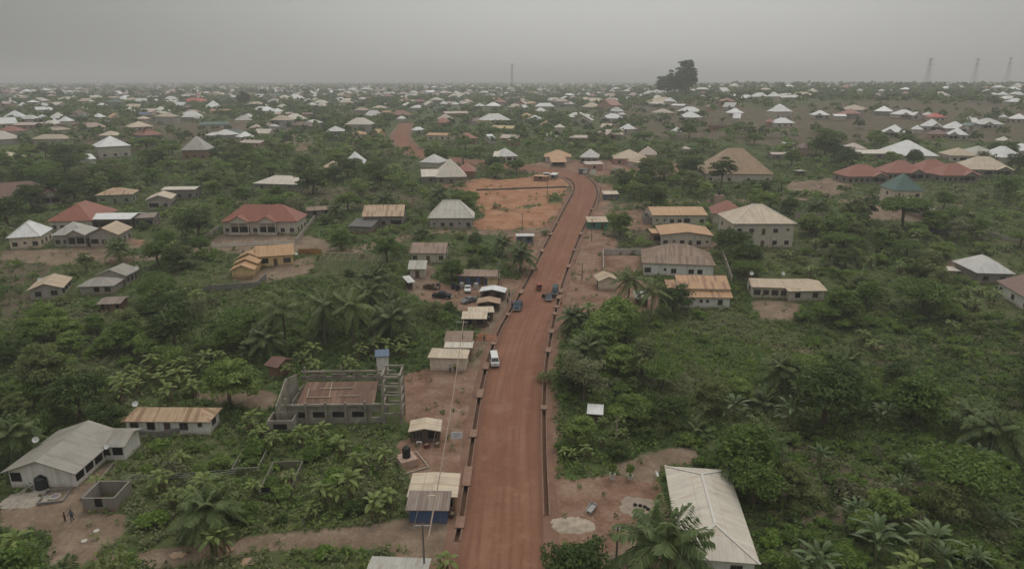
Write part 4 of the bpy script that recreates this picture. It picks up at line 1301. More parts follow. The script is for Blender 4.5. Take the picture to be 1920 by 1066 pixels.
for s in TSPEC: TPROTO.append(mk_tree(*s[:9], word=s[9]))
BSPEC = [
    ('mid', (1.9, 1.8, 1.25), .9, 1700, .34, 22, 21, 'rounded'),
    ('pale', (1.7, 1.9, 1.15), .8, 1300, .38, 18, 22, 'leafy light'),
    ('dark', (2.1, 2.1, 1.45), 1.0, 1800, .34, 22, 23, 'dense'),
    ('olive', (2.1, 1.9, 1.1), .8, 1200, .34, 18, 24, 'straggling'),
    ('herb', (1.8, 1.7, 1.0), .7, 1200, .40, 16, 25, 'bright'),
    ('grey', (1.6, 1.5, 1.1), .8, 900, .30, 16, 26, 'dry'),
]
for tone, size, h, n, leaf, cl, sd, wd in BSPEC:
    cm, arr = crown_mesh('foliage', LM[tone], n, size, leaf, cl, sd, hollow=.2)
    st = MB()
    for k in range(5):
        a = k * 1.3 + sd; st.tube([(0, 0, -h - .2), (math.cos(a) * size[0] * .35, math.sin(a) * size[0] * .35, .1), (math.cos(a) * size[0] * .6, math.sin(a) * size[0] * .6, size[2] * .5)], [.06, .04, .015], BARK, 4)
    st.xf(Matrix.Translation((0, 0, h)))
    BPROTO.append(dict(crown=cm, trunk=st.mesh('stem'), h=h, size=size, tone=tone, word=wd))
# oil palms and coconut palms
for k, (tone, n, L, nl, ll, lw, h, r, low, high, wd) in enumerate([
    ('palm', 32, 5.2, 22, 1.2, .24, 4.6, .34, -.55, 1.35, 'bushy'), ('palm', 28, 4.8, 20, 1.15, .24, 2.4, .36, -.2, 1.4, 'low stemmed'),
    ('coco', 24, 5.6, 22, 1.2, .22, 8.6, .2, -.75, 1.3, 'tall'), ('coco', 22, 5.0, 20, 1.15, .22, 7.2, .2, -.6, 1.3, 'slender'), ('palm', 24, 4.4, 18, 1.05, .24, .8, .28, .1, 1.42, 'stemless young')]):
    cm, arr = palm_crown('crown', LM[tone], n, L, nl, ll, lw, 40 + k, low, high)
    tb = MB(); lx = .5 if h > 5 else .1
    pts = [(lx * (t ** 2) * (1 if k % 2 else -1), lx * .6 * t * t, -.3 + (h + .45) * t) for t in (0, .15, .4, .7, 1)]
    ex, ey = pts[-1][0], pts[-1][1]
    tb.tube([(x - ex, y - ey, z) for x, y, z in pts], [r * 1.5, r * 1.1, r, r * .95, r * (1.5 if tone == 'palm' else .9)], PALMBARK, 9)
    PPROTO.append(dict(crown=cm, trunk=tb.mesh('trunk'), h=h, size=(L * .85, L * .85, L * .6), tone=tone, word=wd))
DEADLEAF = leaf_mat('dead', (.085, .062, .03), (.19, .14, .075), .8, .2)
for k, (stems, L, W, tone, wd) in enumerate([
    ([(0, 0, 3.0, 9, 1.0), (.9, .3, 2.0, 8, .85), (-.5, .8, 1.2, 6, .7)], 2.7, .62, 'banana', 'tall'),
    ([(0, 0, 2.4, 9, 1.0), (.7, -.6, 1.5, 7, .8)], 2.6, .68, 'banana', 'broad leaved'),
    ([(0, 0, 1.5, 8, .8), (.5, .5, 1.0, 6, .65), (-.6, .2, .8, 6, .6)], 2.3, .55, 'banana', 'young'),
    ([(0, 0, 2.7, 8, 1.0), (-.8, .5, 2.2, 8, .9), (.4, .9, 1.6, 7, .8)], 2.5, .6, 'banana', 'clumped'),
    ([(0, 0, 2.2, 11, 1.0), (.9, -.5, 1.5, 9, .85), (-.7, .7, 1.0, 8, .75)], 3.6, .46, 'plantain', 'fan leaved')]):
    Vs, Fs, Ts, Ms, o = [], [], [], [], 0
    tb = MB(); h = stems[0][2]
    for q, (sx, sy, sh, n, ss) in enumerate(stems):
        V, F, T = banana_arrays(n, L * ss, W * ss, 60 + k * 7 + q, sh, 1.42, .45 if tone == 'banana' else .7, .62 if tone == 'banana' else .5)
        V = V + np.array([sx, sy, -h]); mi_ = np.zeros(len(F), int)
        Vs.append(V); Fs.append(F + o); o += len(V); Ts.append(T); Ms.append(mi_)
        if tone == 'banana':      # old leaves hang brown against the stem
            V, F, T = banana_arrays(3, L * ss * .8, W * ss * .6, 160 + k * 7 + q, sh, -.5, -1.1, .5)
            V = V + np.array([sx, sy, -h - .15]); Vs.append(V); Fs.append(F + o); o += len(V); Ts.append(T); Ms.append(np.ones(len(F), int))
        tb.tube([(sx, sy, -.2), (sx, sy, sh * .5), (sx + .03, sy, sh + .15)], [.17, .13, .09], plain('banana_stem', (.15, .155, .07), .7, .3, 3), 7)
    cm = np_mesh('leaves', np.concatenate(Vs), np.concatenate(Fs), [LM[tone], DEADLEAF], np.concatenate(Ts), np.concatenate(Ms))
    NPROTO.append(dict(crown=cm, trunk=tb.mesh('stem'), h=h, size=(L * .8, L * .8, L * .5), tone=tone, word=wd))

TONEW = dict(dark='dark green', mid='mid green', pale='pale green', olive='olive green', grey='grey brown', herb='bright green', palm='deep green', coco='yellowish green', banana='fresh green', plantain='')
PROOT = {}


def plant(kind, proto, i, x, y, sc, rz, cat, group, z=None):
    key = (kind, i)
    p = proto[i]
    z = gz(x, y) if z is None else z
    nm = 'crown' if kind in ('tree', 'oil_palm', 'coconut_palm') else ('leaves' if kind == 'banana_plant' else 'foliage')
    sm = 'trunk' if kind in ('tree', 'oil_palm', 'coconut_palm') else 'stem'
    if key not in PROOT:
        r = empty(kind, (x, y, z), rz)
        c = bpy.data.objects.new(nm, p['crown']); COL.objects.link(c); c.parent = r; c.location.z = p['h']
        t = bpy.data.objects.new(sm, p['trunk']); COL.objects.link(t); t.parent = r
        r.scale = (sc, sc, sc)
        PROOT[key] = r
    else:
        r = copy_tree(PROOT[key], (x, y, z), rz, sc)
    tag(r, None, cat, group)
    return r


def nearest_land(x, y):
    best, bd = None, 1e9
    for ph, lx, ly in LAND:
        d = (lx - x) ** 2 + (ly - y) ** 2
        if d < bd: best, bd = (ph, lx, ly), d
    return best, math.sqrt(bd)


ORD = ['', 'second', 'third', 'fourth', 'fifth', 'sixth', 'seventh', 'eighth', 'ninth', 'tenth', 'eleventh', 'twelfth', 'thirteenth', 'fourteenth', 'fifteenth', 'sixteenth', 'seventeenth', 'eighteenth', 'nineteenth', 'twentieth']
PENDING = []      # (object, descriptive words, x, y)


def label_all():
    """say which one it is: its look, then where it stands to the closest thing one can find, then its rank among its likes there"""
    groups = {}
    for o, desc, x, y in PENDING:
        (ph, lx, ly), d = nearest_land(x, y)
        rx = float(RC[int(np.argmin(np.hypot(RC[:, 0] - x, RC[:, 1] - y))), 0])
        if abs(y - ly) >= abs(x - lx):
            rel = 'behind' if y > ly else 'in front of'
            key = f'{rel} {ph}'
        else:
            tow = (lx - rx > 0) == (x - lx < 0)
            key = f'roadward of {ph}' if tow else f'out past {ph}'
        groups.setdefault((desc, key), []).append((d, o))
    short = lambda t: t if len(t.split()) <= 16 else ' '.join(w for w in t.split() if w not in ('big', 'small', 'mid', 'wide', 'hip', 'off'))
    for (desc, key), L in groups.items():
        L.sort(key=lambda t: t[0])
        for i, (d, o) in enumerate(L):
            if len(L) == 1: o['label'] = f'{desc} {key}'
            elif i == 0: o['label'] = f'{desc} {key}, first out'
            elif i < 20: o['label'] = f'{desc} {key}, {ORD[i]} out'
            else: o['label'] = f'{desc} {key}, {ORD[i % 20] or "first"} beyond twenty' if i < 40 else f'{desc} {key}, {ORD[i % 20] or "first"} beyond forty'
        for d, o in L:
            o['label'] = short(o['label'])
            if len(o['label'].split()) > 16: o['label'] = o['label'].replace(' green', '', 1)
# ------------------------------------------------------------------ vehicles
def paint(name, c): return plain('paint_' + name, c, .5, .12, 1.0, spec=.25)


CHROME = plain('headlight_glass', (.55, .55, .53), .2, .05)
PROF = dict(
    van=([(-.5, .38), (-.5, .92), (-.46, 1.12), (-.31, 1.88), (-.24, 1.98), (.46, 1.98), (.5, 1.75), (.5, .4)], 1.1, [2], [3.2]),
    sedan=([(-.5, .32), (-.5, .66), (-.25, .92), (-.10, 1.38), (.17, 1.42), (.34, 1.0), (.5, .92), (.5, .36)], .9, [2], [4]),
    pickup=([(-.5, .42), (-.5, .98), (-.27, 1.12), (-.15, 1.72), (.16, 1.75), (.19, 1.1), (.5, 1.1), (.5, .45)], 1.08, [2], [4]),
)


def car(name, label, cat, px, rz, L, W, style, col, doors=False, ref=None, extra=None, z_=None):
    g_ = at(*px)
    i = int(np.argmin(np.hypot(RC[:, 0] - g_.x, RC[:, 1] - g_.y)))
    z = float(RZ[i]) if road_dist(g_.x, g_.y)[0] < .3 else g_.z + .02
    r = empty(name, (g_.x, g_.y, z), rz, label, cat)
    m_ = paint(col[0], col[1])
    prof, belt, _, _ = PROF[style]
    H = max(p[1] for p in prof)
    P = [(y * L, z) for y, z in prof]
    wx = lambda z: W / 2 * (1 - .20 * max(0, (z - belt) / (H - belt)) - (.05 if z < .5 else 0))
    b = MB(); n = len(P)
    for s in (-1, 1):
        q = [(s * wx(z), y, z) for y, z in P]
        b.face(q if s > 0 else q[::-1], m_)
    for k in range(n):
        (y0, z0), (y1, z1) = P[k], P[(k + 1) % n]
        b.face([(-wx(z0), y0, z0), (wx(z0), y0, z0), (wx(z1), y1, z1), (-wx(z1), y1, z1)][::-1], m_)
    b.obj('body', r)

    def pane(k0, f0, f1, nm):
        (y0, z0), (y1, z1) = P[k0], P[k0 + 1]
        a = (y0 + (y1 - y0) * f0, z0 + (z1 - z0) * f0); c = (y0 + (y1 - y0) * f1, z0 + (z1 - z0) * f1)
        nn = Vector((0, -(z1 - z0), (y1 - y0))).normalized() * .025
        if nn.z < 0: nn = -nn
        w_ = MB()
        w_.face([(sx * wx(zz) * .88, yy + nn.y, zz + nn.z) for sx, (yy, zz) in ((-1, a), (1, a), (1, c), (-1, c))], GLASS)
        w_.obj(nm, r)
    pane(2, .12, .9, 'windscreen')
    pane(4 if style != 'van' else 5, .1, .9, 'rear_window')
    top = H - .14
    ya = [p for p in P if p[1] > belt + .3]
    y_f, y_b = min(p[0] for p in ya) + .12, max(p[0] for p in ya) - .1
    for s in (-1, 1):
        w_ = MB()
        zz0, zz1 = belt + .05, top
        w_.face([(s * (wx(zz0) + .02), y_f - .18, zz0), (s * (wx(zz0) + .02), y_b + .1, zz0), (s * (wx(zz1) + .02), y_b - .05, zz1), (s * (wx(zz1) + .02), y_f + .06, zz1)], GLASS)
        w_.obj('side_window', r)
        for f in (-.31, .31):
            t = MB(); t.tube([(s * (W / 2 - .2), f * L, .33), (s * (W / 2 + .01), f * L, .33)], .33, RUBBER, 12); to = t.obj('wheel', r)
            t = MB(); t.tube([(s * (W / 2 + .0), f * L, .33), (s * (W / 2 + .025), f * L, .33)], .18, STEEL, 10); t.obj('rim', to)
        h_ = MB(); h_.box((s * W * .36, -L / 2 - .01, P[1][1] - .14), (.32, .05, .18), CHROME); h_.obj('headlight', r)
    bp = MB(); bp.box((0, -L / 2 - .04, .46), (W * .94, .14, .2), plain('bumper', (.5, .5, .48) if style != 'sedan' else (.1, .1, .1), .5)); bp.obj('bumper', r)
    gr = MB(); gr.box((0, -L / 2 - .012, P[1][1] - .16), (W * .42, .04, .14), DARK); gr.obj('grille', r)
    if style == 'pickup':
        bd = MB(); bd.face([(-W * .40, .20 * L, 1.112), (W * .40, .20 * L, 1.112), (W * .40, .48 * L, 1.112), (-W * .40, .48 * L, 1.112)], DARK); bd.obj('load_bed', r)
    if doors:
        for s in (-1, 1):
            d = MB(); d.box((s * .5, 0, 0), (1.0, .07, .75), m_); d.box((s * .5, 0, .5), (.8, .04, .4), GLASS)
            o = d.obj('door', r, (s * W / 2, -.1 * L, .72), s * .25)
    if ref: LAND.append((ref, g_.x, g_.y))
    return r


car('minibus', 'white minibus driving down the red road', 'minibus', (927, 681), .10, 4.8, 1.75, 'van', ('white', (.66, .66, .65)), ref='the white minibus')
car('pickup_truck', 'dark blue pickup stopped at the drain beside the tan kiosks', 'pickup', (971, 578), -.12, 5.0, 1.95, 'pickup', ('navy', (.016, .045, .085)))
car('parked_car', 'dark grey car with its doors open, stopped on the road', 'car', (1029, 560), -.05, 4.4, 1.75, 'sedan', ('darkgrey', (.03, .034, .042)), doors=True)
car('parked_car', 'teal van standing just behind the car with open doors', 'car', (1041, 549), -.1, 4.0, 1.65, 'van', ('teal', (.012, .055, .066)))
car('parked_car', 'black pickup parked in the yard below the round shade tree', 'pickup', (829, 558), 1.45, 4.9, 1.9, 'pickup', ('black', (.015, .017, .022)))
car('wrecked_car', 'grey stripped car wreck lying in the yard behind the kiosks', 'car', (880, 566), -.9, 4.2, 1.7, 'sedan', ('dullgrey', (.16, .17, .165)))
car('wrecked_car', 'white car with open bonnet in front of the blue shop row', 'car', (877, 545), .05, 4.1, 1.7, 'sedan', ('dullwhite', (.55, .55, .54)))
car('wrecked_car', 'brown rusty car wreck at the yard edge, past the black pickup', 'car', (808, 541), 1.3, 4.0, 1.65, 'sedan', ('rusty', (.11, .06, .045)))


def tricycle(label, px, rz):
    g_ = at(*px); r = empty('tricycle', (g_.x, g_.y, g_.z + .06), rz, label, 'tricycle')
    red = paint('red', (.28, .045, .03))
    b = MB(); b.box((0, .5, .75), (1.25, 1.5, .5), red); b.box((0, -.45, .62), (.9, .7, .3), red); b.bar((0, -.75, .6), (0, -1.05, 1.0), .12, red); b.obj('body', r)
    c = MB()
    c.slab([(-.62, -.75, 1.72), (.62, -.75, 1.72), (.6, 1.25, 1.78), (-.6, 1.25, 1.78)], paint('redroof', (.30, .07, .045)), .06)
    for sx in (-1, 1):
        for y in (-.7, 1.2): c.bar((sx * .58, y, .8), (sx * .58, y, 1.74), .05, DARK)
    c.obj('canopy', r)
    w_ = MB(); w_.face([(-.5, -.78, 1.05), (.5, -.78, 1.05), (.55, -.74, 1.62), (-.55, -.74, 1.62)], GLASS); w_.obj('windscreen', r)
    for x, y in ((0, -1.0), (-.6, .7), (.6, .7)):
        t = MB(); t.tube([(x - .07, y, .26), (x + .07, y, .26)], .26, RUBBER, 10); t.obj('wheel', r)


tricycle('red motor tricycle in the middle of the red road', (1011, 544), .1)


# ------------------------------------------------------------------ people
def person(label, px, rz, shirt, trousers, h=1.7, arm=.15, step=.12):
    g_ = at(*px); k = h / 1.7
    r = empty('person', (g_.x, g_.y, g_.z + .02), rz, label, 'person')
    skin = plain('dark_skin', (.06, .035, .022), .6, .1)

    def skinned(name, verts, edges, rad, m_, sub=1):
        me = bpy.data.meshes.new(name)
        me.from_pydata([tuple(Vector(v) * k) for v in verts], edges, [])
        ob = bpy.data.objects.new(name, me); COL.objects.link(ob); ob.parent = r
        sk = ob.modifiers.new('skin', 'SKIN')
        for i, q in enumerate(rad):
            d = me.skin_vertices[0].data[i]; d.radius = (q * k, q * k); d.use_root = (i == 0)
        ss = ob.modifiers.new('sub', 'SUBSURF'); ss.levels = sub; ss.render_levels = sub
        me.materials.append(m_)
        return ob
    v = [(0, 0, .93), (0, 0, 1.15), (0, 0, 1.38), (0, 0, 1.48), (0, -.01, 1.57), (0, -.01, 1.68)]
    e = [(0, 1), (1, 2), (2, 3), (3, 4), (4, 5)]
    q = [.13, .13, .14, .055, .085, .07]
    for s in (-1, 1):
        b = len(v)
        v += [(s * .19, 0, 1.40), (s * (.25 + arm * .3), -.02, 1.13), (s * (.24 + arm), -.10, .90), (s * (.24 + arm), -.13, .82)]
        e += [(2, b), (b, b + 1), (b + 1, b + 2), (b + 2, b + 3)]; q += [.06, .045, .035, .035]
        for f in range(4):
            c = len(v); fx = (f - 1.5) * .022
            v += [(s * (.24 + arm) + fx, -.14, .77), (s * (.24 + arm) + fx, -.13, .735 + .006 * abs(f - 1.5))]; e += [(b + 3, c), (c, c + 1)]; q += [.009, .008]
        c = len(v); v += [(s * (.21 + arm), -.17, .80)]; e += [(b + 3, c)]; q += [.010]
        b = len(v)
        v += [(s * .09, 0, .86), (s * .10, -.02 + s * step * .3, .48), (s * .10, s * step, .08), (s * .10, s * step - .14, .04)]
        e += [(0, b), (b, b + 1), (b + 1, b + 2), (b + 2, b + 3)]; q += [.095, .06, .042, .035]
    skinned('body', v, e, q, skin)
    vs_ = [(0, 0, .94), (0, 0, 1.16), (0, 0, 1.37), (.20, 0, 1.39), (.25 + arm * .18, -.01, 1.2), (-.20, 0, 1.39), (-.25 - arm * .18, -.01, 1.2)]
    skinned('shirt', vs_, [(0, 1), (1, 2), (2, 3), (3, 4), (2, 5), (5, 6)], [.16, .155, .16, .085, .07, .085, .07], plain('cloth_' + shirt[0], shirt[1], .9))
    vt = [(0, 0, .95)]; et = []; qt = [.15]
    for s in (-1, 1):
        b = len(vt); vt += [(s * .095, 0, .84), (s * .10, -.02 + s * step * .3, .48), (s * .10, s * step, .14)]; et += [(0, b), (b, b + 1), (b + 1, b + 2)]; qt += [.115, .08, .065]
    skinned('trousers', vt, et, qt, plain('cloth_' + trousers[0], trousers[1], .9))
    hm_ = MB(); hm_.tube([(0, .012 * k, 1.62 * k), (0, .015 * k, 1.70 * k), (0, .015 * k, 1.755 * k)], [.092 * k, .09 * k, .04 * k], plain('black_hair', (.012, .01, .009), .9), 8); hm_.obj('hair', r)


person('person in a pale shirt and dark trousers at the wall of the cream walled shed', (844, 698), .4, ('pale', (.45, .45, .46)), ('navy', (.04, .045, .07)))
person('person in a yellow top at the corner of the cream walled shed', (853, 696), -.6, ('yellow', (.45, .36, .06)), ('brown', (.08, .055, .04)), 1.62)
person('person in blue grey clothes standing in the yard by the roofless outhouse', (136, 976), .3, ('bluegrey', (.10, .13, .17)), ('slate', (.07, .08, .10)), 1.75)
person('person in dark red clothes standing beside the one in blue grey', (123, 978), -.8, ('maroon', (.13, .05, .045)), ('dark', (.05, .04, .04)), 1.55)
person('person in a red top under the front of the lowest tan kiosk', (897, 612), .2, ('red', (.35, .05, .05)), ('dark', (.05, .04, .04)), 1.65)
person('person in a white shirt by the drain in front of the lowest tan kiosk', (917, 603), 1.2, ('white', (.55, .55, .55)), ('black', (.03, .03, .03)), 1.7)
person('person in dark clothes beside the roadside drain near the dark blue pickup', (952, 571), .9, ('black', (.04, .04, .05)), ('black', (.03, .03, .03)), 1.7)
person('person in blue beside the door of the dark blue pickup', (960, 576), .5, ('blue', (.10, .2, .32)), ('slate', (.07, .08, .10)), 1.7)


person('person in a green top walking on the verge above the cream walled shed', (908, 640), .7, ('green', (.06, .22, .10)), ('dark', (.05, .04, .04)), 1.65)
person('person in a light blue shirt beside the white roofed kiosk', (955, 556), -.9, ('lightblue', (.3, .4, .5)), ('dark', (.05, .04, .04)), 1.7)
person('person in an orange wrap walking down the bushy side of the road', (1052, 575), 2.6, ('orange', (.42, .17, .05)), ('orange', (.42, .17, .05)), 1.62)

def motorbike(label, px, rz, c_):
    g_ = at(*px); r = empty('motorbike', (g_.x, g_.y, g_.z + .02), rz, label, 'motorbike')
    for y in (-.62, .62):
        t = MB(); t.tube([(-.05, y, .3), (.05, y, .3)], .3, RUBBER, 12); t.obj('wheel', r)
    b = MB(); b.box((0, -.08, .72), (.24, .5, .24), paint(*c_), taper=.8); b.box((0, .0, .45), (.26, .5, .32), STEEL); b.bar((0, -.3, .75), (0, -.62, .32), .09, STEEL); b.bar((0, .3, .7), (0, .62, .32), .09, STEEL); b.obj('body', r)
    b = MB(); b.box((0, .42, .82), (.28, .7, .1), RUBBER); b.obj('seat', r)
    b = MB(); b.bar((-.36, -.42, 1.05), (.36, -.42, 1.05), .05, STEEL); b.bar((0, -.42, 1.05), (0, -.5, .7), .05, STEEL); b.obj('handlebar', r)


motorbike('dark red motorbike parked in front of the lowest tan kiosk', (905, 606), .9, ('redbike', (.2, .03, .025)))
motorbike('black motorbike beside the roadside drain, next to the lowest tan kiosk', (913, 610), .5, ('blackbike', (.02, .02, .024)))
motorbike('blue motorbike at the open front of the white roofed kiosk', (942, 562), -.4, ('bluebike', (.03, .08, .2)))
for k, (px, c_, lab) in enumerate((((884, 605), (.16, .1, .06), 'brown crate in front of the lowest tan kiosk'), ((890, 608), (.3, .26, .08), 'yellow crate beside the brown one at the lowest tan kiosk'), ((800, 838), (.16, .04, .04), 'red crate at the foot of the purple curtain kiosk'), ((820, 836), (.2, .15, .1), 'brown box at the end of the purple curtain kiosk'), ((848, 968), (.12, .09, .06), 'dark crate stack corner beside the ribbed grey shed'))):
    g_ = at(*px); r = empty('crate', g_, .3 * k, lab, 'crate')
    m_ = plain(f'crate_paint_{k}', c_, .7)
    b = MB()
    for s in (-1, 1):
        for z in (.12, .34, .56): b.box((s * .4, 0, z), (.05, .6, .16), m_); b.box((0, s * .3, z), (.84, .05, .16), m_)
    b.obj('slat_side', r)
    b = MB(); b.box((0, 0, .05), (.74, .54, .05), m_); b.box((0, 0, .5), (.7, .5, .2), plain('crate_goods', (.25, .2, .12), .9, .5, 9)); b.obj('goods', r)

# ------------------------------------------------------------------ poles and wires
def pole(px, h, label, arm=1.6, lean=(0, 0), wood=False, rz=0.0):
    g_ = at(*px)
    r = empty('utility_pole', (g_.x, g_.y, g_.z - .2), rz, label, 'pole', 'utility poles')
    m_ = TIMBER if wood else plain('grey_pole', (.17, .16, .14), .85)
    b = MB(); b.tube([(0, 0, 0), (lean[0], lean[1], h)], [.16, .10], m_, 8); b.obj('pole', r)
    if arm:
        a = MB(); a.box((lean[0], lean[1], h - .25), (arm, .12, .12), STEEL); ao = a.obj('cross_arm', r)
        for k in (-1, 0, 1):
            i_ = MB(); i_.tube([(lean[0] + k * arm * .42, lean[1], h - .2), (lean[0] + k * arm * .42, lean[1], h + .08)], [.06, .04], plain('insulator', (.3, .22, .18), .3), 6); i_.obj('insulator', ao)
    return Vector((g_.x + lean[0], g_.y + lean[1], g_.z - .2 + h))


def wire(a, b, label, sag=.8, r=.03, m_=None, name='overhead_cable', tone=(.2, .18, .16), group='overhead cables'):
    mb = MB(); pts = []
    for k in range(15):
        t = k / 14
        p = a * (1 - t) + b * t
        pts.append((p.x, p.y, p.z - sag * 4 * t * (1 - t)))
    mb.tube(pts, r, m_ or plain('cable_sheath', tone, .7, .1), 5)
    return tag(mb.obj(name), label, 'cable', group)


p1 = pole((797, 1092), 8.5, 'utility pole with a white cross arm at the bottom edge by the patched white shed', 2.2)
p2 = pole((868, 662), 7.5, 'utility pole with a wide cross arm behind the cream walled shed', 2.4)
p3 = pole((935, 534), 6.5, 'thin utility pole at the yellow end of the blue shop row', 1.2)
p4 = pole((979, 434), 6.5, 'utility pole beside the blue grey kiosk', 1.0)
p5 = pole((1109, 452), 7.5, 'utility pole in front of the green kiosk', 1.0)
p6 = pole((1121, 384), 9.5, 'leaning utility pole between the road bend and the lilac grey kiosk', 1.0, (1.3, .6))
p7 = pole((1026, 372), 8, 'utility pole standing in the red clearing by the ditch wall', 1.0)
pole((734, 580), 9, 'thin bare pole standing among the palms', 0, wood=True)
pole((705, 668), 6, 'thin bare pole beside the blue roofed tower hut', 0, wood=True)
pole((1091, 524), 5, 'short thin pole on the bare verge by the small cream hut', 0, wood=True)
pole((1349, 382), 10, 'tall thin pole behind the dull red roof', 0, wood=True)
p8 = pole((1154, 1075), 7, 'short utility pole beside the laundry at the bottom edge', .9)
p9 = pole((1136, 319), 8, 'utility pole at the junction beside the pink kiosk', 1.0)
cable_tone = (.36, .27, .20)
q = at(808, 1120); c0 = Vector((q.x, q.y, q.z + 8.3))
wire(c0, p2 + Vector((.3, 0, .05)), 'thick pale cable bundle running along the verge beside the road', 1.4, .075, tone=cable_tone, m_=plain('pale_cable', cable_tone, .8, .1))
for k in (-.9, .9): wire(p1 + Vector((k, 0, .1)), p2 + Vector((k * 1.1, 0, .1)), f'thin wire between the two near utility poles, on the {"bushy" if k < 0 else "road"} side', 1.1, .022, group='thin wires')
wire(p2, p3, 'thin wire from the cream walled shed pole to the blue shop pole', 1.0, .022, group='thin wires')
wire(p3, p4, 'thin wire from the blue shop pole to the blue grey kiosk pole', .9, .022, group='thin wires')
wire(p4, p7, 'thin wire from the blue grey kiosk pole to the clearing pole', .9, .022, group='thin wires')
wire(p5, p6, 'thin wire from the green kiosk pole to the leaning pole', .9, .022, group='thin wires')
wire(p6, p9, 'thin wire from the leaning pole to the junction pole', .9, .022, group='thin wires')
a_, b_ = at(228, 897, 2.6), at(440, 886, 2.6)
for k in range(3):
    wire(a_ + Vector((0, k * .35, k * .12)), b_ + Vector((0, k * .35, k * .12)), f'{("lowest", "middle", "topmost")[k]} of three thin wires crossing from the roofless outhouse into the bananas', .25, .022, tone=(.4, .4, .38), m_=plain('bright_wire', (.42, .42, .40), .5), group='wires at the outhouse')
pe = at(1010, 1075, 3.0)
for k in range(3):
    wire(p8 + Vector((0, 0, -.1 - k * .4)), pe + Vector((0, k * .5, .6 - k * .4)), f'{("topmost", "middle", "lowest")[k]} of three wires over the round tree at the bottom edge', .4, .022, group='wires at the bottom edge')


# ------------------------------------------------------------------ walls and fences
def low_wall(label, pts, h, m_, t=.2, posts=0, name='boundary_wall', ref=None, cat='wall', open_=False):
    P = [at(*p) for p in pts]
    r = empty(name, P[0], 0, label, cat); r['kind'] = 'thing'
    b = MB(); pb = MB()
    for a, c in zip(P[:-1], P[1:]):
        L = (c - a).length; n = max(1, int(L / 3.0)); d = (c - a) / n
        for k in range(n):
            s, e = a + d * k, a + d * (k + 1)
            s = Vector((s.x, s.y, gz(s.x, s.y))); e = Vector((e.x, e.y, gz(e.x, e.y)))
            if open_:
                for zz in (.25, .75): b.bar(s - r.location + Vector((0, 0, h * zz)), e - r.location + Vector((0, 0, h * zz)), .12, m_)
                b.bar(s - r.location + Vector((0, 0, h * .12)), e - r.location + Vector((0, 0, h * .12)), t, m_, h * .36)
            else: b.bar(s - r.location + Vector((0, 0, h / 2 - .25)), e - r.location + Vector((0, 0, h / 2 - .25)), t, m_, h + .5)
            if posts:
                x = MB(); x.box((0, 0, h / 2), (t + .14, t + .14, h + .14), m_); x.obj('post', r, s - r.location)
    b.obj('panel', r)
    if ref: LAND.append((ref, P[0].x, P[0].y))


low_wall('grey concrete boundary wall among palms below the yellow house', [(384, 549), (430, 545), (482, 541), (500, 524)], 1.9, CONC, posts=1, ref='the grey palm grove wall')
low_wall('pale wall of panels running up beside the red roofed villa', [(368, 462), (390, 447), (412, 432)], 1.9, CONCP, posts=1)
low_wall('low white balustrade fence in front of the red roofed villa', [(400, 462), (480, 459), (556, 457)], 1.2, WHITEP, posts=1, name='balustrade_fence', cat='fence', open_=True)
low_wall('pale side wall of the red roofed villa on the road side', [(556, 457), (572, 436), (590, 412)], 1.7, CONCP, posts=1)
low_wall('pale panelled boundary wall round the empty red yard', [(1131, 512), (1131, 477), (1165, 477), (1204, 477)], 1.8, plain('panel_wall', (.40, .36, .32), .85), posts=1, ref='the panelled yard wall')
low_wall('long grey yard wall under the umbrella tree', [(1694, 436), (1740, 437), (1806, 440)], 2.4, plain('slate_wall', (.17, .175, .18), .9), ref='the grey yard wall')
low_wall('pale thin wall climbing to the picture edge past the grey yard wall', [(1806, 425), (1830, 432), (1870, 446), (1925, 458)], 1.3, CONCP)
low_wall('rough grey block wall behind the two storey tan house', [(1489, 421), (1520, 421), (1552, 422)], 4.2, plain('rough_block', (.27, .24, .20), .9, .35, .8), posts=1, ref='the rough block wall')
low_wall('low dark ditch wall across the red clearing', [(893, 357), (960, 355), (1062, 351)], .6, plain('ditch_wall', (.13, .11, .09), .9), .8)
low_wall('concrete edge of the yard between the white house and the outhouse', [(152, 938), (186, 905), (214, 872)], .5, CONC, .25)
low_wall('wall beside the pale yard of the rusty brown long house', [(1350, 470), (1362, 500), (1372, 530)], 1.8, CONCP)
low_wall('ochre painted gate wall between villa and timber frame', [(560, 477), (576, 477), (603, 477)], 1.8, plain('ochre_gate', (.33, .17, .06), .8), .15, name='gate_wall')
low_wall('grey block boundary behind the grey white house with a rusty striped roof', [(252, 818), (300, 820), (345, 812)], 1.2, CONC)

# ------------------------------------------------------------------ the unfinished buildings
ub = empty('unfinished_building', at(640, 792), math.radians(1.5), 'roofless unfinished concrete building with a tall column tower and rusty sheets inside', 'building')
LAND.append(('the unfinished building', ub.location.x, ub.location.y + 5))
FOOT.append((ub.location.x - 1, ub.location.y + 6.5, 12.0, 8.0, 0))
wl = MB()
OLD = plain('old_concrete', (.27, .245, .20), .95, .55, .55)
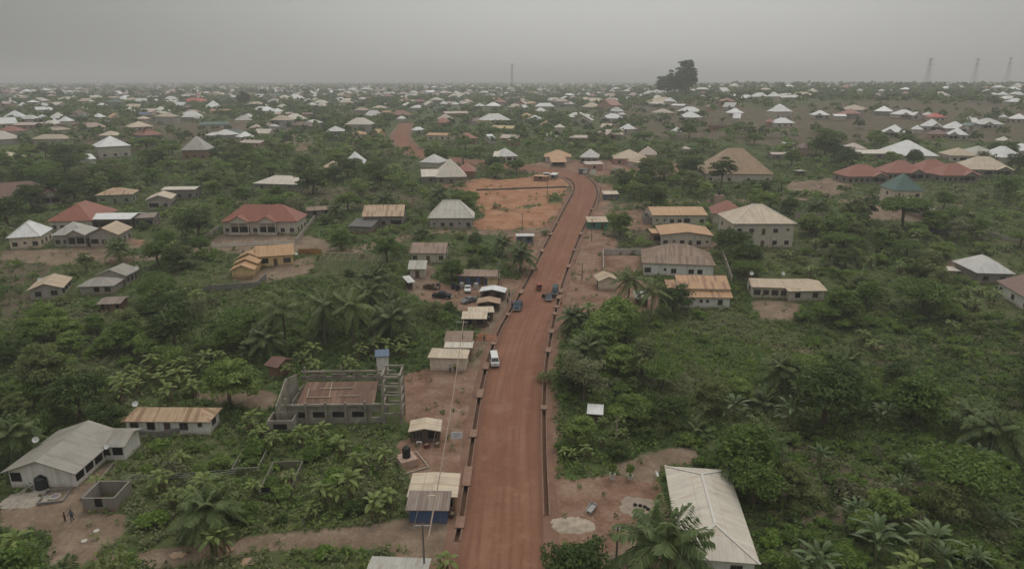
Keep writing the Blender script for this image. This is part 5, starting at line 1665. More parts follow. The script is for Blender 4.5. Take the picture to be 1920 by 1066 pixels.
# front wall with four openings between piers, back wall, side walls
for k in range(5):
    wl.box((-7.5 + k * 3.4, 0, .5), (3.4 if k < 4 else 2.6, .22, 1.1), OLD)
for k in range(5): wl.box((-8.9 + k * 3.4, .01, 1.6), (1.3, .22, 1.15), OLD)
wl.box((-1.2, 0, 2.75), (16.4, .24, 1.15), OLD)
wl.box((-1.2, 12.5, .7), (17.5, .22, 1.4), OLD); wl.box((-1.2, 12.5, 2.9), (17.5, .2, .7), OLD)
wl.box((-9.8, 6.2, .6), (.22, 12.2, 1.4), OLD)
for k in range(46):
    x_ = random.uniform(-9.4, 7.0); wl.box((x_, random.choice((.004, 12.504)), 3.35 + random.uniform(0, .18)), (random.choice((.4, .8, 1.2)), .19, .34), OLD)
for k in range(14): wl.box((-9.803, random.uniform(.6, 11.6), 1.36 + random.uniform(0, .1)), (.18, random.choice((.4, .8)), .3), OLD)
wl.obj('wall', ub)
gw = MB()
gw.face([(-10.6, -1.5, 0), (-10.6, 11.5, 0), (-10.6, 11.5, 4.2), (-10.6, 5, 6.2), (-10.6, -1.5, 4.0)], OLD); gw.face([(-10.4, -1.5, 0), (-10.4, 11.5, 0), (-10.4, 11.5, 4.2), (-10.4, 5, 6.2), (-10.4, -1.5, 4.0)][::-1], OLD)
gw.face([(-10.6, -1.5, 4.0), (-10.6, 5, 6.2), (-10.4, 5, 6.2), (-10.4, -1.5, 4.0)][::-1], OLD); gw.face([(-10.6, 5, 6.2), (-10.6, 11.5, 4.2), (-10.4, 11.5, 4.2), (-10.4, 5, 6.2)][::-1], OLD)
gw.face([(-10.6, -1.5, 0), (-10.6, -1.5, 4), (-10.4, -1.5, 4), (-10.4, -1.5, 0)][::-1], OLD)
gw.obj('gable_wall', ub)
fr = wall_block(-11.5, -7.2, -3.6, -.2, -.5, 2.4, OLD, .2, True); fr.obj('front_room_wall', ub)
w_ = window_mb('o', 2.3, 1.0); w_.xf(Matrix.Translation((-9.4, -3.6, 1.3))); w_.obj('window_shade_pane', ub)  # dark face painted as the unlit inside of the room
for k in range(4):
    w_ = window_mb('o', 2.0, 1.1); w_.xf(Matrix.Translation((-7.2 + k * 3.4, .06, 1.6))); w_.obj('window_shade_pane', ub)  # dark faces fill the gaps, interior shade as colour
for k in range(6):
    c_ = MB(); hh_ = random.uniform(4.2, 5.6); c_.box((-9.2 + k * 3.4, -.35, hh_ / 2 - .4), (.32, .32, hh_), OLD); c_.obj('column', ub)
    c_ = MB(); hh_ = random.uniform(4.4, 5.8); c_.box((-9.2 + k * 3.4, 12.4, hh_ / 2 - .2), (.3, .3, hh_), OLD); c_.obj('column', ub)
bm_ = MB(); bm_.box((-1.2, -.36, 3.6), (17.4, .25, .35), OLD); bm_.obj('beam', ub)
bm_ = MB(); bm_.box((-1.2, 12.3, 4.3), (17.4, .25, .35), OLD); bm_.obj('beam', ub)
rs_ = MB(); rm_ = roof_mat('ruststack', (.165, .085, .055), .3, (.27, .17, .11), sheet=.3)
rs_.slab([(-8.2, 1.6, 2.5), (5.6, 1.6, 2.5), (5.6, 6.4, 4.9), (-7.2, 6.4, 4.9)], rm_, .08, [(0, 0), (14, 0), (14, 5.4), (0, 5.4)])
rs_.slab([(5.6, 11.2, 2.7), (-7.8, 11.2, 2.7), (-7.2, 6.4, 4.9), (5.6, 6.4, 4.9)], rm_, .08, [(0, 0), (14, 0), (14, 5.4), (0, 5.4)])
ro_ = rs_.obj('rusty_roof', ub)
for a, c in (((-6.5, 3.2), (-2.0, 3.2)), ((-6.5, 3.2), (-6.5, 5.0)), ((-2.6, 3.2), (-2.6, 6.2)), ((-1.0, 3.4), (2.6, 3.4)), ((-4.4, 4.9), (1.4, 5.0))):
    l_ = MB(); z1 = lambda y: 2.5 + (y - 1.6) * .5 + .09
    l_.bar((a[0], a[1], z1(a[1])), (c[0], c[1], z1(c[1])), .14, plain('pale_lath', (.42, .34, .25), .8)); l_.obj('batten', ro_)
for x in (7.6, 10.6):
    for y in (-.8, 3.4):
        c_ = MB(); c_.box((x, y, 4.5), (.38, .38, 9.6), OLD); c_.obj('tower_column', ub)
for k in range(5):
    z = 2.0 + k * 1.72
    bm_ = MB(); bm_.box((9.1, -.8, z), (2.62, .28, .3), OLD); bm_.box((9.1, 3.4, z + .3), (2.62, .28, .3), OLD)
    for x in (7.6, 10.6): bm_.box((x, 1.3, z + .1), (.26, 3.8, .26), OLD)
    bm_.obj('tower_beam', ub)
house('hut', 'slim white tower hut with blue roof behind the unfinished building', 'hut', (703, 669), (730, 667), eave=4.2, dep=3, roof='shed', pitch=.12, rc='blue', wc='white', front='', side='', ref='the blue roofed tower hut', ov=.25)
house('house', 'grey roofless block shell sunk in the banana garden', 'shell', (484, 920), (545, 918), eave=1.3, dep=8, roof='none', wc='moss', ov=0, front='O ', side='', ref='the block shell in the bananas', foot=False)
house('house', 'low roofless block room beside the larger shell in the banana garden', 'shell', (433, 878), (484, 876), eave=1.1, dep=6, roof='none', wc='moss', ov=0, front='', side='', foot=False)
house('house', 'unplastered long shell of a building with dark openings on the hill', 'house', (1330, 236), (1385, 236), eave=3.2, dep=9, roof='none', wc='brick', ov=0, front='-OOOOO--', side='', ref='the long shell on the hill')
house('hut', 'small brown thatched looking hut corner by the palm grove', 'hut', (494, 684), (520, 690), eave=2.4, dep=5, roof='gx', pitch=.4, rc='brown', wc='brick', front='', side='')

tf = empty('timber_frame', at(655, 505), -.05, 'bare timber frame of a building going up among trees', 'timber frame')
LAND.append(('the bare timber frame', tf.location.x, tf.location.y))
FOOT.append((tf.location.x, tf.location.y + 5, 9.5, 5.5, -.05))
POLE = plain('raw_pole_wood', (.30, .235, .175), .85, .25, 3)
for i in range(9):
    for j in range(4):
        c_ = MB(); h_ = 2.6 + random.uniform(-.2, .5) + (.5 if j in (1, 2) else 0); x, y = -8.5 + i * 2.12, j * 3.0
        c_.tube([(x, y, -.3), (x + random.uniform(-.1, .1), y, h_)], .075, POLE, 5); c_.obj('post', tf)
for j in range(4):
    c_ = MB(); c_.tube([(-8.7, j * 3.0, 2.6 + (.5 if j in (1, 2) else 0)), (8.7, j * 3.0, 2.6 + (.5 if j in (1, 2) else 0))], .07, POLE, 5); c_.obj('rail', tf)
for i in range(9):
    c_ = MB(); x = -8.5 + i * 2.12
    c_.tube([(x, -.3, 2.5), (x, 4.5, 3.5), (x, 9.3, 2.5)], .06, POLE, 5); c_.obj('rafter', tf)
for y, z in ((1.5, 2.9), (4.5, 3.5), (7.5, 2.9)):
    c_ = MB(); c_.tube([(-8.6, y, z), (8.6, y, z)], .055, POLE, 5); c_.obj('purlin', tf)

# ------------------------------------------------------------------ yard things
def tank(label, px, r_, h, base=None, ref=None):
    g_ = at(*px); r = empty('water_tank', g_, .5 if base else 0, label, 'water tank')
    zb = 0
    if base:
        b = MB(); b.box((0, 0, base / 2), (2.7, 2.7, base), plain('pink_plinth', (.43, .30, .235), .85)); b.obj('plinth', r); zb = base
        for a in range(4):
            e = MB(); ang = a * math.pi / 2; e.box((math.cos(ang) * 2.6, math.sin(ang) * 2.6, .06), (.16, 5.36 if a % 2 == 0 else 5.04, .18), CONCP, ang); e.obj('apron_kerb', r)
    t = MB(); prof = []
    for k in range(9):
        prof += [(r_, k * h / 9), (r_ * 1.05, (k + .5) * h / 9)]
    prof += [(r_, h), (r_ * .72, h + .2), (r_ * .3, h + .34), (.05, h + .36)]
    t.tube([(0, 0, zb + z) for _, z in prof], [q for q, _ in prof], plain('black_plastic', (.018, .02, .022), .4, .1), 16); t.obj('tank', r)
    l = MB(); l.tube([(0, 0, zb + h + .33), (0, 0, zb + h + .44)], .24, plain('tank_lid', (.03, .03, .03), .5), 10); l.obj('lid', r)
    if ref: LAND.append((ref, g_.x, g_.y))


tank('black ribbed water tank on a pink plinth inside a square kerb', (763, 869), .62, 1.5, 1.25, 'the ribbed water tank on its plinth')
tank('black ribbed water tank standing on the ground at the white gable wall', (80, 914), .85, 1.7, None)
tank('small dark water tank on the roof edge of the two storey tan house', (1347, 382), .6, 1.4, 3.5)


def dish(px, h, label, rz=0.4):
    p = at(*px, h)
    r = empty('satellite_dish', p, rz, label, 'dish')
    b = MB(); n = 14; R_ = .5
    for k in range(n):
        a0, a1 = 2 * math.pi * k / n, 2 * math.pi * (k + 1) / n
        for r0, r1 in ((0, .5), (.5, 1.0)):
            f = lambda rr, a: (R_ * rr * math.cos(a), -.28 + .25 * rr * rr * -1 + .1, R_ * rr * math.sin(a))
            b.face([f(r0, a0), f(r1, a0), f(r1, a1), f(r0, a1)], plain('dish_white', (.66, .66, .64), .5, .06))
    b.xf(Matrix.Rotation(-.6, 4, 'X')); b.obj('reflector', r)
    a = MB(); a.bar((0, 0, -1.1), (0, 0, 0), .07, STEEL); a.bar((0, -.1, -.2), (0, -.75, .25), .04, STEEL); a.obj('mount', r)


dish((68, 824), 3.6, 'satellite dish on the far eave of the big grey roofed white house')
dish((204, 836), 3.0, 'satellite dish on the inner corner of the big grey roofed white house', -.3)
dish((254, 757), 3.6, 'satellite dish at the back ridge of the rust striped long house')
dish((1227, 888), 3.0, 'satellite dish on the corner of the cream ribbed long house', 1.2)
dish((1409, 513), 4.2, 'satellite dish above the end of the long tan bungalow', -.2)
dish((1467, 513), 4.6, 'satellite dish behind the roof ridge of the long tan bungalow', .3)
dish((257, 502), 4.0, 'satellite dish on the grey olive bungalow', .2)
dish((76, 524), 3.6, 'satellite dish at the edge of the tan double roofed bungalow', .2)
dish((554, 476), 3.0, 'satellite dish on the end wall of the yellow house', .9)
dish((862, 500), 3.0, 'satellite dish in the round shade tree yard', .2)

sg = empty('sign_board', at(857, 838), .06, 'white sign board on two posts beside the road drain', 'sign')
for s in (-1, 1):
    b = MB(); b.box((s * .85, 0, 1.3), (.09, .09, 3.0), STEEL); b.obj('post', sg)
b = MB(); b.box((0, -.07, 2.25), (1.9, .05, 1.25), plain('sign_white', (.62, .64, .66), .5, .1)); bo = b.obj('board', sg)
b = MB()
for k, (x, w__) in enumerate(((-.1, 1.2), (.1, .9), (-.2, .8))): b.box((x, -.1, 2.55 - k * .3), (w__, .006, .10), plain('faded_print', (.36, .42, .47), .6, .3, 5))
b.obj('faded_print', bo)
b = MB(); b.face([(-.5, -.0, 0), (.5, 0, 0), (.5, 0, .8), (-.5, 0, .8)], plain('notice_white', (.55, .56, .57), .5))

st = empty('stool', at(786, 834), 0, 'white wooden stool in front of the purple curtain kiosk', 'stool')
b = MB(); b.box((0, 0, .62), (.9, .35, .07), WHITEP); b.obj('seat', st)
for sx in (-1, 1):
    for sy in (-1, 1):
        b = MB(); b.box((sx * .38, sy * .13, .29), (.07, .07, .6), WHITEP); b.obj('leg', st)

wb = empty('wheelbarrow', at(1109, 957), -.5, 'grey metal wheelbarrow lying in the swept yard', 'wheelbarrow')
b = MB(); b.box((0, 0, .45), (.95, 1.9, .08), plain('barrow_grey', (.32, .31, .29), .6, .25, 3)); b.box((-.47, 0, .6), (.05, 1.9, .3), STEEL); b.box((.47, 0, .6), (.05, 1.9, .3), STEEL); b.box((0, .95, .6), (.95, .05, .3), STEEL); b.obj('tray', wb)
for s in (-1, 1):
    b = MB(); b.bar((s * .3, -.9, .4), (s * .38, -1.6, .6), .06, STEEL); b.obj('handle', wb)
b = MB(); b.tube([(-.08, 1.15, .3), (.08, 1.15, .3)], .3, plain('pale_wheel', (.55, .53, .5), .6), 12); b.obj('wheel', wb)

for px, lab, tall in (((1148, 897), 'tall white pot with a slender plant in the swept yard', 1.0), ((1181, 897), 'wide white pot with a bushy plant in the swept yard', .7)):
    g_ = at(*px); r = empty('plant_pot', g_, 0, lab, 'plant pot')
    b = MB(); b.tube([(0, 0, 0), (0, 0, tall * .9), (0, 0, tall * .9)], [.38, .5, .42], plain('pot_white', (.6, .57, .52), .7), 12); b.obj('pot', r)
    c = bpy.data.objects.new('foliage', BPROTO[1]['crown']); COL.objects.link(c); c.parent = r; c.location.z = tall * .9 + .7; c.scale = (.42, .42, .75)

cp = MB(); n = 60
g_ = at(1196, 949)
CEM = plain('dried_cement', (.29, .235, .185), .9, .3, 1.0)
_ring = lambda q, k: (g_.x + q * math.cos(2 * math.pi * k / n) * (2.6 + .28 * math.sin(k * .42) + .16 * math.sin(k * 1.3)), g_.y + q * math.sin(2 * math.pi * k / n) * (2.4 + .3 * math.sin(k * .31 + 1) + .16 * math.sin(k * 1.1)))
for k in range(n):
    for q0, q1 in ((0, .5), (.5, 1.0)):
        P_ = [_ring(q0, k), _ring(q1, k), _ring(q1, (k + 1) % n), _ring(q0, (k + 1) % n)]
        cp.face([(x - g_.x, y - g_.y, gz(x, y) - g_.z + (.03 if q1 < 1 else 0)) for x, y in (P_ if q0 else P_[1:3] + P_[:1])], CEM)
tag(cp.obj('cement_path', None, (g_.x, g_.y, g_.z + .022)), kind='structure')
for k, (dx, dy) in enumerate(((-.35, .25), (.35, .05), (.95, -.25), (1.3, -.75))):
    b = MB(); b.tube([(0, 0, -.02), (0, 0, .18), (.03, 0, .26)], [.26, .3, .1], plain('charcoal', (.012, .012, .012), .9), 7)
    tag(b.obj('charcoal_lump', None, (g_.x + dx, g_.y + dy, g_.z + .06)), f'black charcoal lump on the pale cement patch, {("first", "second", "third", "last")[k]} along the row', 'charcoal', 'charcoal on the cement patch')

nx = 25
hx, hy = np.meshgrid(np.linspace(-1, 1, nx), np.linspace(-1, 1, nx))
hr = np.hypot(hx, hy * 1.1)


def heap(label, px, rx, ry, h, m_, seed):
    g2 = np.random.default_rng(seed); g_ = at(*px)
    hz = h * np.clip(1 - hr ** 1.4, -.15, 1) * (1 + .3 * np.sin(hx * 7 + seed) * np.cos(hy * 6)) + .06 * g2.normal(size=hx.shape)
    I = np.arange(nx * nx).reshape(nx, nx)
    me = np_mesh('sand_heap', np.stack([hx.ravel() * rx, hy.ravel() * ry, hz.ravel()], 1), np.stack([I[:-1, :-1], I[:-1, 1:], I[1:, 1:], I[1:, :-1]], -1).reshape(-1, 4), [m_])
    ob = bpy.data.objects.new('sand_heap', me); COL.objects.link(ob); ob.location = g_; tag(ob, label, 'sand heap')


SANDM = plain('pale_sand', (.40, .33, .26), .95, .25, 1.5); EARTHM = plain('dug_earth', (.29, .165, .11), .95, .3, 1)
heap('pale sand heap at the road edge behind the round tree', (1066, 985), 3.6, 2.0, .8, SANDM, 3)
heap('sand and rubble heap in front of the big grey roofed white house', (55, 935), 3.6, 2.2, .5, plain('grey_sand', (.33, .29, .24), .95, .3, 1.2), 4)
heap('reddish earth heap beside the palm below the tan gabled bungalow', (262, 456), 4.5, 2.2, 1.0, EARTHM, 5)
heap('red earth heap beside the drain above the cream walled shed', (905, 632), 3.2, 2.0, .8, plain('red_dug_earth', (.24, .11, .065), .95, .3, 1), 6)

for k in range(7):
    q = at(1133 - k % 2 * 1, 572 + k * 3.2)
    b = MB(); b.box((0, 0, .25), (6.2, .42, .3), plain('sawn_timber', (.36, .26, .17), .85, .25, 2)); o = b.obj('timber_beam', None, (q.x, q.y, q.z), -.06 + .03 * (k % 3))
    tag(o, f'sawn timber beam on the verge by the small cream hut, {ORD[k] if k else "first"} of the row', 'timber', 'timber beams laid out on the verge')

lr = empty('clothes_line', at(1178, 1052), .55, 'clothes line with pale washing at the bottom edge of the swept yard', 'clothes line')
for s in (-1, 1):
    b = MB(); b.box((s * 3.2, 0, .8), (.08, .08, 1.9), TIMBER); b.obj('post', lr)
b = MB(); b.tube([(-3.2, 0, 1.65), (0, 0, 1.5), (3.2, 0, 1.65)], .02, STEEL, 4); b.obj('line', lr)
for k, (x, wd, c_) in enumerate(((-2.5, .8, (.55, .55, .62)), (-1.5, .9, (.5, .5, .5)), (-.5, .7, (.30, .32, .42)), (.5, .9, (.58, .57, .56)), (1.5, .8, (.42, .44, .55)), (2.4, .7, (.55, .5, .48)))):
    b = MB()
    for j in range(5):
        x0, x1 = x - wd / 2 + wd * j / 5, x - wd / 2 + wd * (j + 1) / 5
        y0, y1 = .05 * math.sin(j * 2.1 + k), .05 * math.sin((j + 1) * 2.1 + k)
        b.face([(x0, y0, .55), (x1, y1, .55), (x1, 0, 1.53), (x0, 0, 1.53)], plain(f'washing_{k}', c_, .9, .08))
    o = b.obj('garment', None); o.location = lr.location; o.rotation_euler = lr.rotation_euler
    tag(o, f'{("lilac", "light grey", "slate blue", "white", "pale blue", "cream")[k]} garment hanging on the clothes line by the swept yard', 'garment', 'washing on the line')

wc_ = empty('well_cover', at(103, 931), .2, 'square concrete well surround with a round lid beside the white gable wall', 'well')
b = MB()
for a in range(4): b.box((math.cos(a * math.pi / 2) * 1.6, math.sin(a * math.pi / 2) * 1.6, .15), (.2, 3.4 if a % 2 == 0 else 3.0, .36), CONC, a * math.pi / 2)
b.obj('kerb', wc_)
b = MB(); b.tube([(0, 0, -.1), (0, 0, .14)], .85, CONCP, 18); b.tube([(0, 0, .141), (0, 0, .16)], .45, plain('dull_purple', (.22, .19, .23), .8), 12); b.obj('lid', wc_)
b = MB(); g_ = at(60, 926)
b.box((0, 0, .02), (4.2, 3.2, .12), plain('worn_slab', (.37, .34, .29), .9, .25, 1))
tag(b.obj('concrete_apron', None, (g_.x, g_.y + 1.5, g_.z + .03), .1), 'worn concrete apron in front of the white gable wall', 'apron')
for k, (px, r0) in enumerate((((398, 1033), 1.7), ((334, 1040), .7), ((465, 1052), .8))):
    b = MB(); g_ = at(*px); n = 22
    b.face([(math.cos(2 * math.pi * j / n) * r0 * (1.5 + .25 * math.sin(j * 2.3 + k)), math.sin(2 * math.pi * j / n) * r0 * (.95 + .2 * math.sin(j * 1.7)), 0) for j in range(n)], plain('muddy_water', (.36, .24, .16), .12, .06))
    tag(b.obj('puddle_water', None, (g_.x, g_.y, g_.z + .06)), kind='structure')
for px, lab in (((181, 995), 'white flat stone beside the gully below the roofless outhouse'), ((158, 1014), 'larger white flat stone at the gully bend')):
    g_ = at(*px); b = MB(); b.tube([(0, 0, -.05), (0, 0, .12), (0, 0, .16)], [.42, .4, .2], plain('white_stone', (.46, .43, .38), .8), 7); tag(b.obj('flat_stone', None, g_), lab, 'stone')
for k, (px, c_, lab) in enumerate((((850, 541), (.025, .03, .045), 'dark drum beside the round shade tree'), ((858, 544), (.03, .03, .035), 'black drum leaning by the white car with open bonnet'), ((893, 541), (.42, .40, .38), 'pale drum in front of the blue shop row'), ((866, 540), (.36, .33, .30), 'grey drum at the doors of the blue shop row'), ((822, 540), (.12, .08, .07), 'rusty drum next to the brown rusty car wreck'))):
    g_ = at(*px); r = empty('drum', g_, 0, lab, 'drum', 'drums in the shop yard')
    b = MB(); b.tube([(0, 0, 0), (0, 0, .5), (0, 0, .52), (0, 0, .98), (0, 0, 1.0), (0, 0, 1.5)], [.58, .58, .62, .62, .58, .58], plain(f'drum_{k}', c_, .5), 14); b.obj('barrel', r)
    b = MB(); b.tube([(0, 0, 1.5), (0, 0, 1.56)], .5, plain(f'drum_{k}', c_, .5), 14); b.obj('lid', r)
for k, (px, w__, h_, lab) in enumerate((((921, 541), 1.7, .9, 'white notice panel leaning at the yellow end of the blue shop row'), ((1097, 327), 2.2, 2.6, 'white door panel of the dark green junction kiosk'), ((1112, 329), 2.6, 2.6, 'white board in front of the pink kiosk'), ((1156, 322), 2.2, 2.0, 'white square board on the dark kiosk past the pink one'), ((973, 510), 1.6, .8, 'pale sack pile on the slope beside the road'))):
    g_ = at(*px); r = empty('panel_board', g_, 0, lab, 'board')
    b = MB(); b.box((0, 0, h_ / 2 + .3), (w__, .08, h_), WHITEP, 0, -.06); b.obj('sheet', r)
    for s in (-1, 1):
        b = MB(); b.bar((s * w__ * .42, .5, 0), (s * w__ * .42, .06, h_ * .8), .07, TIMBER); b.obj('prop', r)

# labels of the drain slabs: along each drain, counted from the bottom of the picture
cnt = {}
for o, nm in SLABS:
    k = cnt[nm] = cnt.get(nm, 0) + 1
    o['label'] = f"concrete slab over the {nm}, {ORD[k - 1] or 'first'} one going up the road"
# ------------------------------------------------------------------ where the plants grow
ZONES = [  # pixel polygon, {kind: plants per 100 square metres}
    ('palms', [(380, 562), (560, 545), (740, 515), (780, 545), (795, 640), (700, 660), (520, 655), (390, 615)], dict(coco=.7, oil=.8, bush=1.6, tree=.05)),
    ('bananas', [(190, 700), (470, 690), (560, 690), (515, 740), (450, 752), (245, 780), (190, 790)], dict(ban=5, bush=3.5)),
    ('bananas', [(320, 800), (520, 800), (760, 815), (745, 960), (640, 995), (380, 1003), (240, 985), (235, 880)], dict(ban=3.8, bush=5.0, oil=.12, tree=.12)),
    ('bananas', [(540, 670), (700, 665), (790, 640), (810, 690), (740, 725), (540, 720)], dict(ban=5.5, bush=3)),
    ('bananas', [(1040, 800), (1235, 795), (1225, 892), (1040, 895)], dict(ban=3.2, bush=2, tall=4)),
    ('corner', [(0, 985), (100, 985), (130, 1040), (150, 1066), (0, 1066)], dict(ban=2.5, bush=6)),
    ('bottom', [(200, 1015), (700, 1030), (690, 1066), (200, 1066)], dict(ban=3.2, bush=3)),
    ('woods', [(0, 610), (330, 560), (400, 610), (520, 655), (540, 680), (470, 695), (190, 735), (0, 830)], dict(tree=2.6, bush=4.0, oil=.3, ban=.3)),
    ('woods', [(0, 800), (90, 770), (230, 780), (160, 800), (100, 800), (40, 850), (0, 870)], dict(tree=2.0, bush=4, ban=.6)),
    ('creepers', [(1185, 612), (1330, 618), (1480, 640), (1560, 655), (1640, 670), (1800, 668), (1930, 655), (1930, 750), (1800, 740), (1690, 725), (1600, 690), (1480, 712), (1400, 728), (1320, 715), (1250, 680)], dict(bush=.4, cover=9)),
    ('roadside', [(1030, 640), (1180, 600), (1250, 680), (1330, 750), (1250, 800), (1050, 800), (1028, 740)], dict(tree=2.3, bush=5.5, oil=.3)),
    ('thicket', [(1300, 720), (1450, 700), (1620, 690), (1920, 730), (1920, 1080), (1430, 1080), (1400, 900), (1330, 830), (1260, 790)], dict(tree=1.25, bush=4.5, plant=.55, oil=.3, cover=2)),
    ('bush', [(1390, 440), (1600, 430), (1830, 445), (1920, 560), (1920, 645), (1640, 650), (1480, 625), (1480, 560), (1560, 550), (1560, 520), (1400, 510)], dict(tree=1.25, bush=5, ban=.7)),
    ('belt', [(1150, 335), (1300, 325), (1450, 335), (1440, 372), (1300, 375), (1150, 378)], dict(tree=2.0, bush=2.5)),
    ('wood', [(0, 300), (60, 286), (450, 292), (600, 300), (760, 330), (760, 350), (640, 372), (450, 355), (120, 352), (0, 350)], dict(tree=1.7, bush=.8)),
    ('field', [(260, 375), (410, 380), (400, 445), (270, 450)], dict(bush=3.0, tree=.2)),
    ('field', [(0, 480), (110, 490), (90, 560), (0, 600)], dict(bush=1.2, tree=.1)),
    ('plain', [(500, 350), (700, 350), (790, 370), (790, 395), (700, 385), (560, 395)], dict(bush=1.3, tree=.12)),
    ('bush', [(1560, 380), (1660, 400), (1920, 440), (1920, 380), (1760, 340), (1560, 345)], dict(bush=1.8, tree=.35)),
]
DEFAULT = [(360, dict(bush=3.4, tree=1.05, oil=.10, ban=.25)), (255, dict(tree=.75, bush=1.0)), (0, dict(tree=.32))]
KINDS = ('tree', 'bush', 'oil', 'coco', 'ban', 'plant', 'cover', 'tall')
cand = {k: [] for k in KINDS}
NEAR_D = 470.0
# candidates: even in area over the wedge the camera sees
ncand = int(1.66 * .5 * NEAR_D ** 2 * .16)
rr = np.sqrt(RNG.random(ncand) * (NEAR_D ** 2 - 62 ** 2) + 62 ** 2)
aa = (RNG.random(ncand) - .5) * 1.66
X, Y = rr * np.sin(aa), rr * np.cos(aa)
dens_c = ncand / (.5 * 1.66 * (NEAR_D ** 2 - 62 ** 2) / 100)         # candidates per 100 m2
Z = ground(X, Y); U, V_, D_ = proj(X, Y, Z)
free = (road_dist(X, Y) > 2.6) & ~bare(X, Y) & (U > -120) & (U < 2040) & (V_ < 1200)
for L, wd in TRK:
    sel = np.nonzero((X > L[:, 0].min() - 8) & (X < L[:, 0].max() + 8) & (Y > L[:, 1].min() - 8) & (Y < L[:, 1].max() + 8))[0]
    if len(sel):
        d = np.hypot(X[sel, None] - L[None, :, 0], Y[sel, None] - L[None, :, 1]).min(1)
        free[sel[d < wd / 2 + 1.0]] = False


def hits_house(x, y, margin, front=0.0):
    bad = np.zeros(np.shape(x), bool)
    for cx, cy, hw, hd, an in FOOT:
        ca, sa = math.cos(an), math.sin(an)
        lx = (x - cx) * ca + (y - cy) * sa; ly = -(x - cx) * sa + (y - cy) * ca
        bad |= (np.abs(lx) < hw + margin) & (ly < hd + margin) & (ly > -hd - margin - front)
    return bad


zone = np.full(ncand, -1)
for i, (nm, poly, sp) in enumerate(ZONES):
    zone[(zone < 0) & in_poly(poly, U, V_)] = i
pick = RNG.random(ncand)
clump = .5 + .5 * np.sin(X * .045 + 1.7) * np.cos(Y * .038 + .6) + .35 * np.sin(X * .11 - Y * .09)
for i in np.nonzero(free)[0]:
    if zone[i] >= 0: sp = ZONES[zone[i]][2]; kf = 1.0
    else:
        sp = next(s for v, s in DEFAULT if V_[i] >= v); kf = max(.15, .35 + 1.1 * clump[i])
    p = pick[i] * dens_c / kf
    for k, dn in sp.items():
        if p < dn: cand[k].append(i); break
        p -= dn
SPEC = dict(tree=('tree', 4.6, 1.2), bush=('bush', 1.9, .4), oil=('oil_palm', 3.6, 1.0), coco=('coconut_palm', 3.4, 1.0), ban=('banana_plant', 1.5, .5), plant=('banana_plant', 2.4, .8), cover=('bush', .9, .2), tall=('banana_plant', .9, .2))
placed = []       # kind, x, y, z, variant, scale, size in the picture
grid = {}


# the fronts of houses, and other things the photograph shows unhidden: no tall plant may stand in their way
VIEW = [(400, 400, 600, 466), (1362, 398, 1500, 452), (1228, 428, 1345, 462), (1200, 486, 1347, 520), (1268, 545, 1380, 578), (1405, 528, 1490, 562), (800, 400, 912, 422), (0, 436, 265, 470),
        (425, 466, 560, 522), (40, 500, 245, 552), (530, 700, 756, 788), (226, 748, 452, 806), (0, 840, 262, 975), (432, 862, 545, 915), (1210, 400, 1330, 416), (765, 450, 830, 500), (760, 480, 800, 520),
        (850, 505, 940, 540), (180, 560, 226, 582), (585, 470, 720, 502), (1660, 335, 1740, 372), (1590, 320, 1845, 342), (1320, 290, 1452, 335), (1822, 480, 1920, 515), (700, 660, 760, 700), (800, 650, 885, 705), (385, 530, 480, 548), (1130, 464, 1205, 482), (1120, 515, 1165, 545),
        (640, 388, 757, 408), (272, 345, 370, 385), (476, 328, 556, 348), (790, 310, 876, 333), (182, 258, 246, 300), (336, 262, 390, 300)]


def in_view(kind, x, y, z, p, sc):
    if kind == 'bush' and sc < .8: return False
    u, v, d = proj(x, y, z + p['h'] * sc)
    r = FOC * p['size'][0] * sc / d * (.75 if kind in ('tree', 'banana_plant') else (.5 if kind == 'bush' else .3))
    for a, b_, c, e in VIEW:
        if a - r < u < c + r and b_ - r * .6 < v < e + r * .8: return True
    return False


def clear_of(x, y, r):
    gx, gy = int(x // 4), int(y // 4)
    for a in range(gx - 2, gx + 3):
        for b_ in range(gy - 2, gy + 3):
            for (px, py, pr) in grid.get((a, b_), ()):
                if (px - x) ** 2 + (py - y) ** 2 < (r + pr) ** 2: return False
    return True


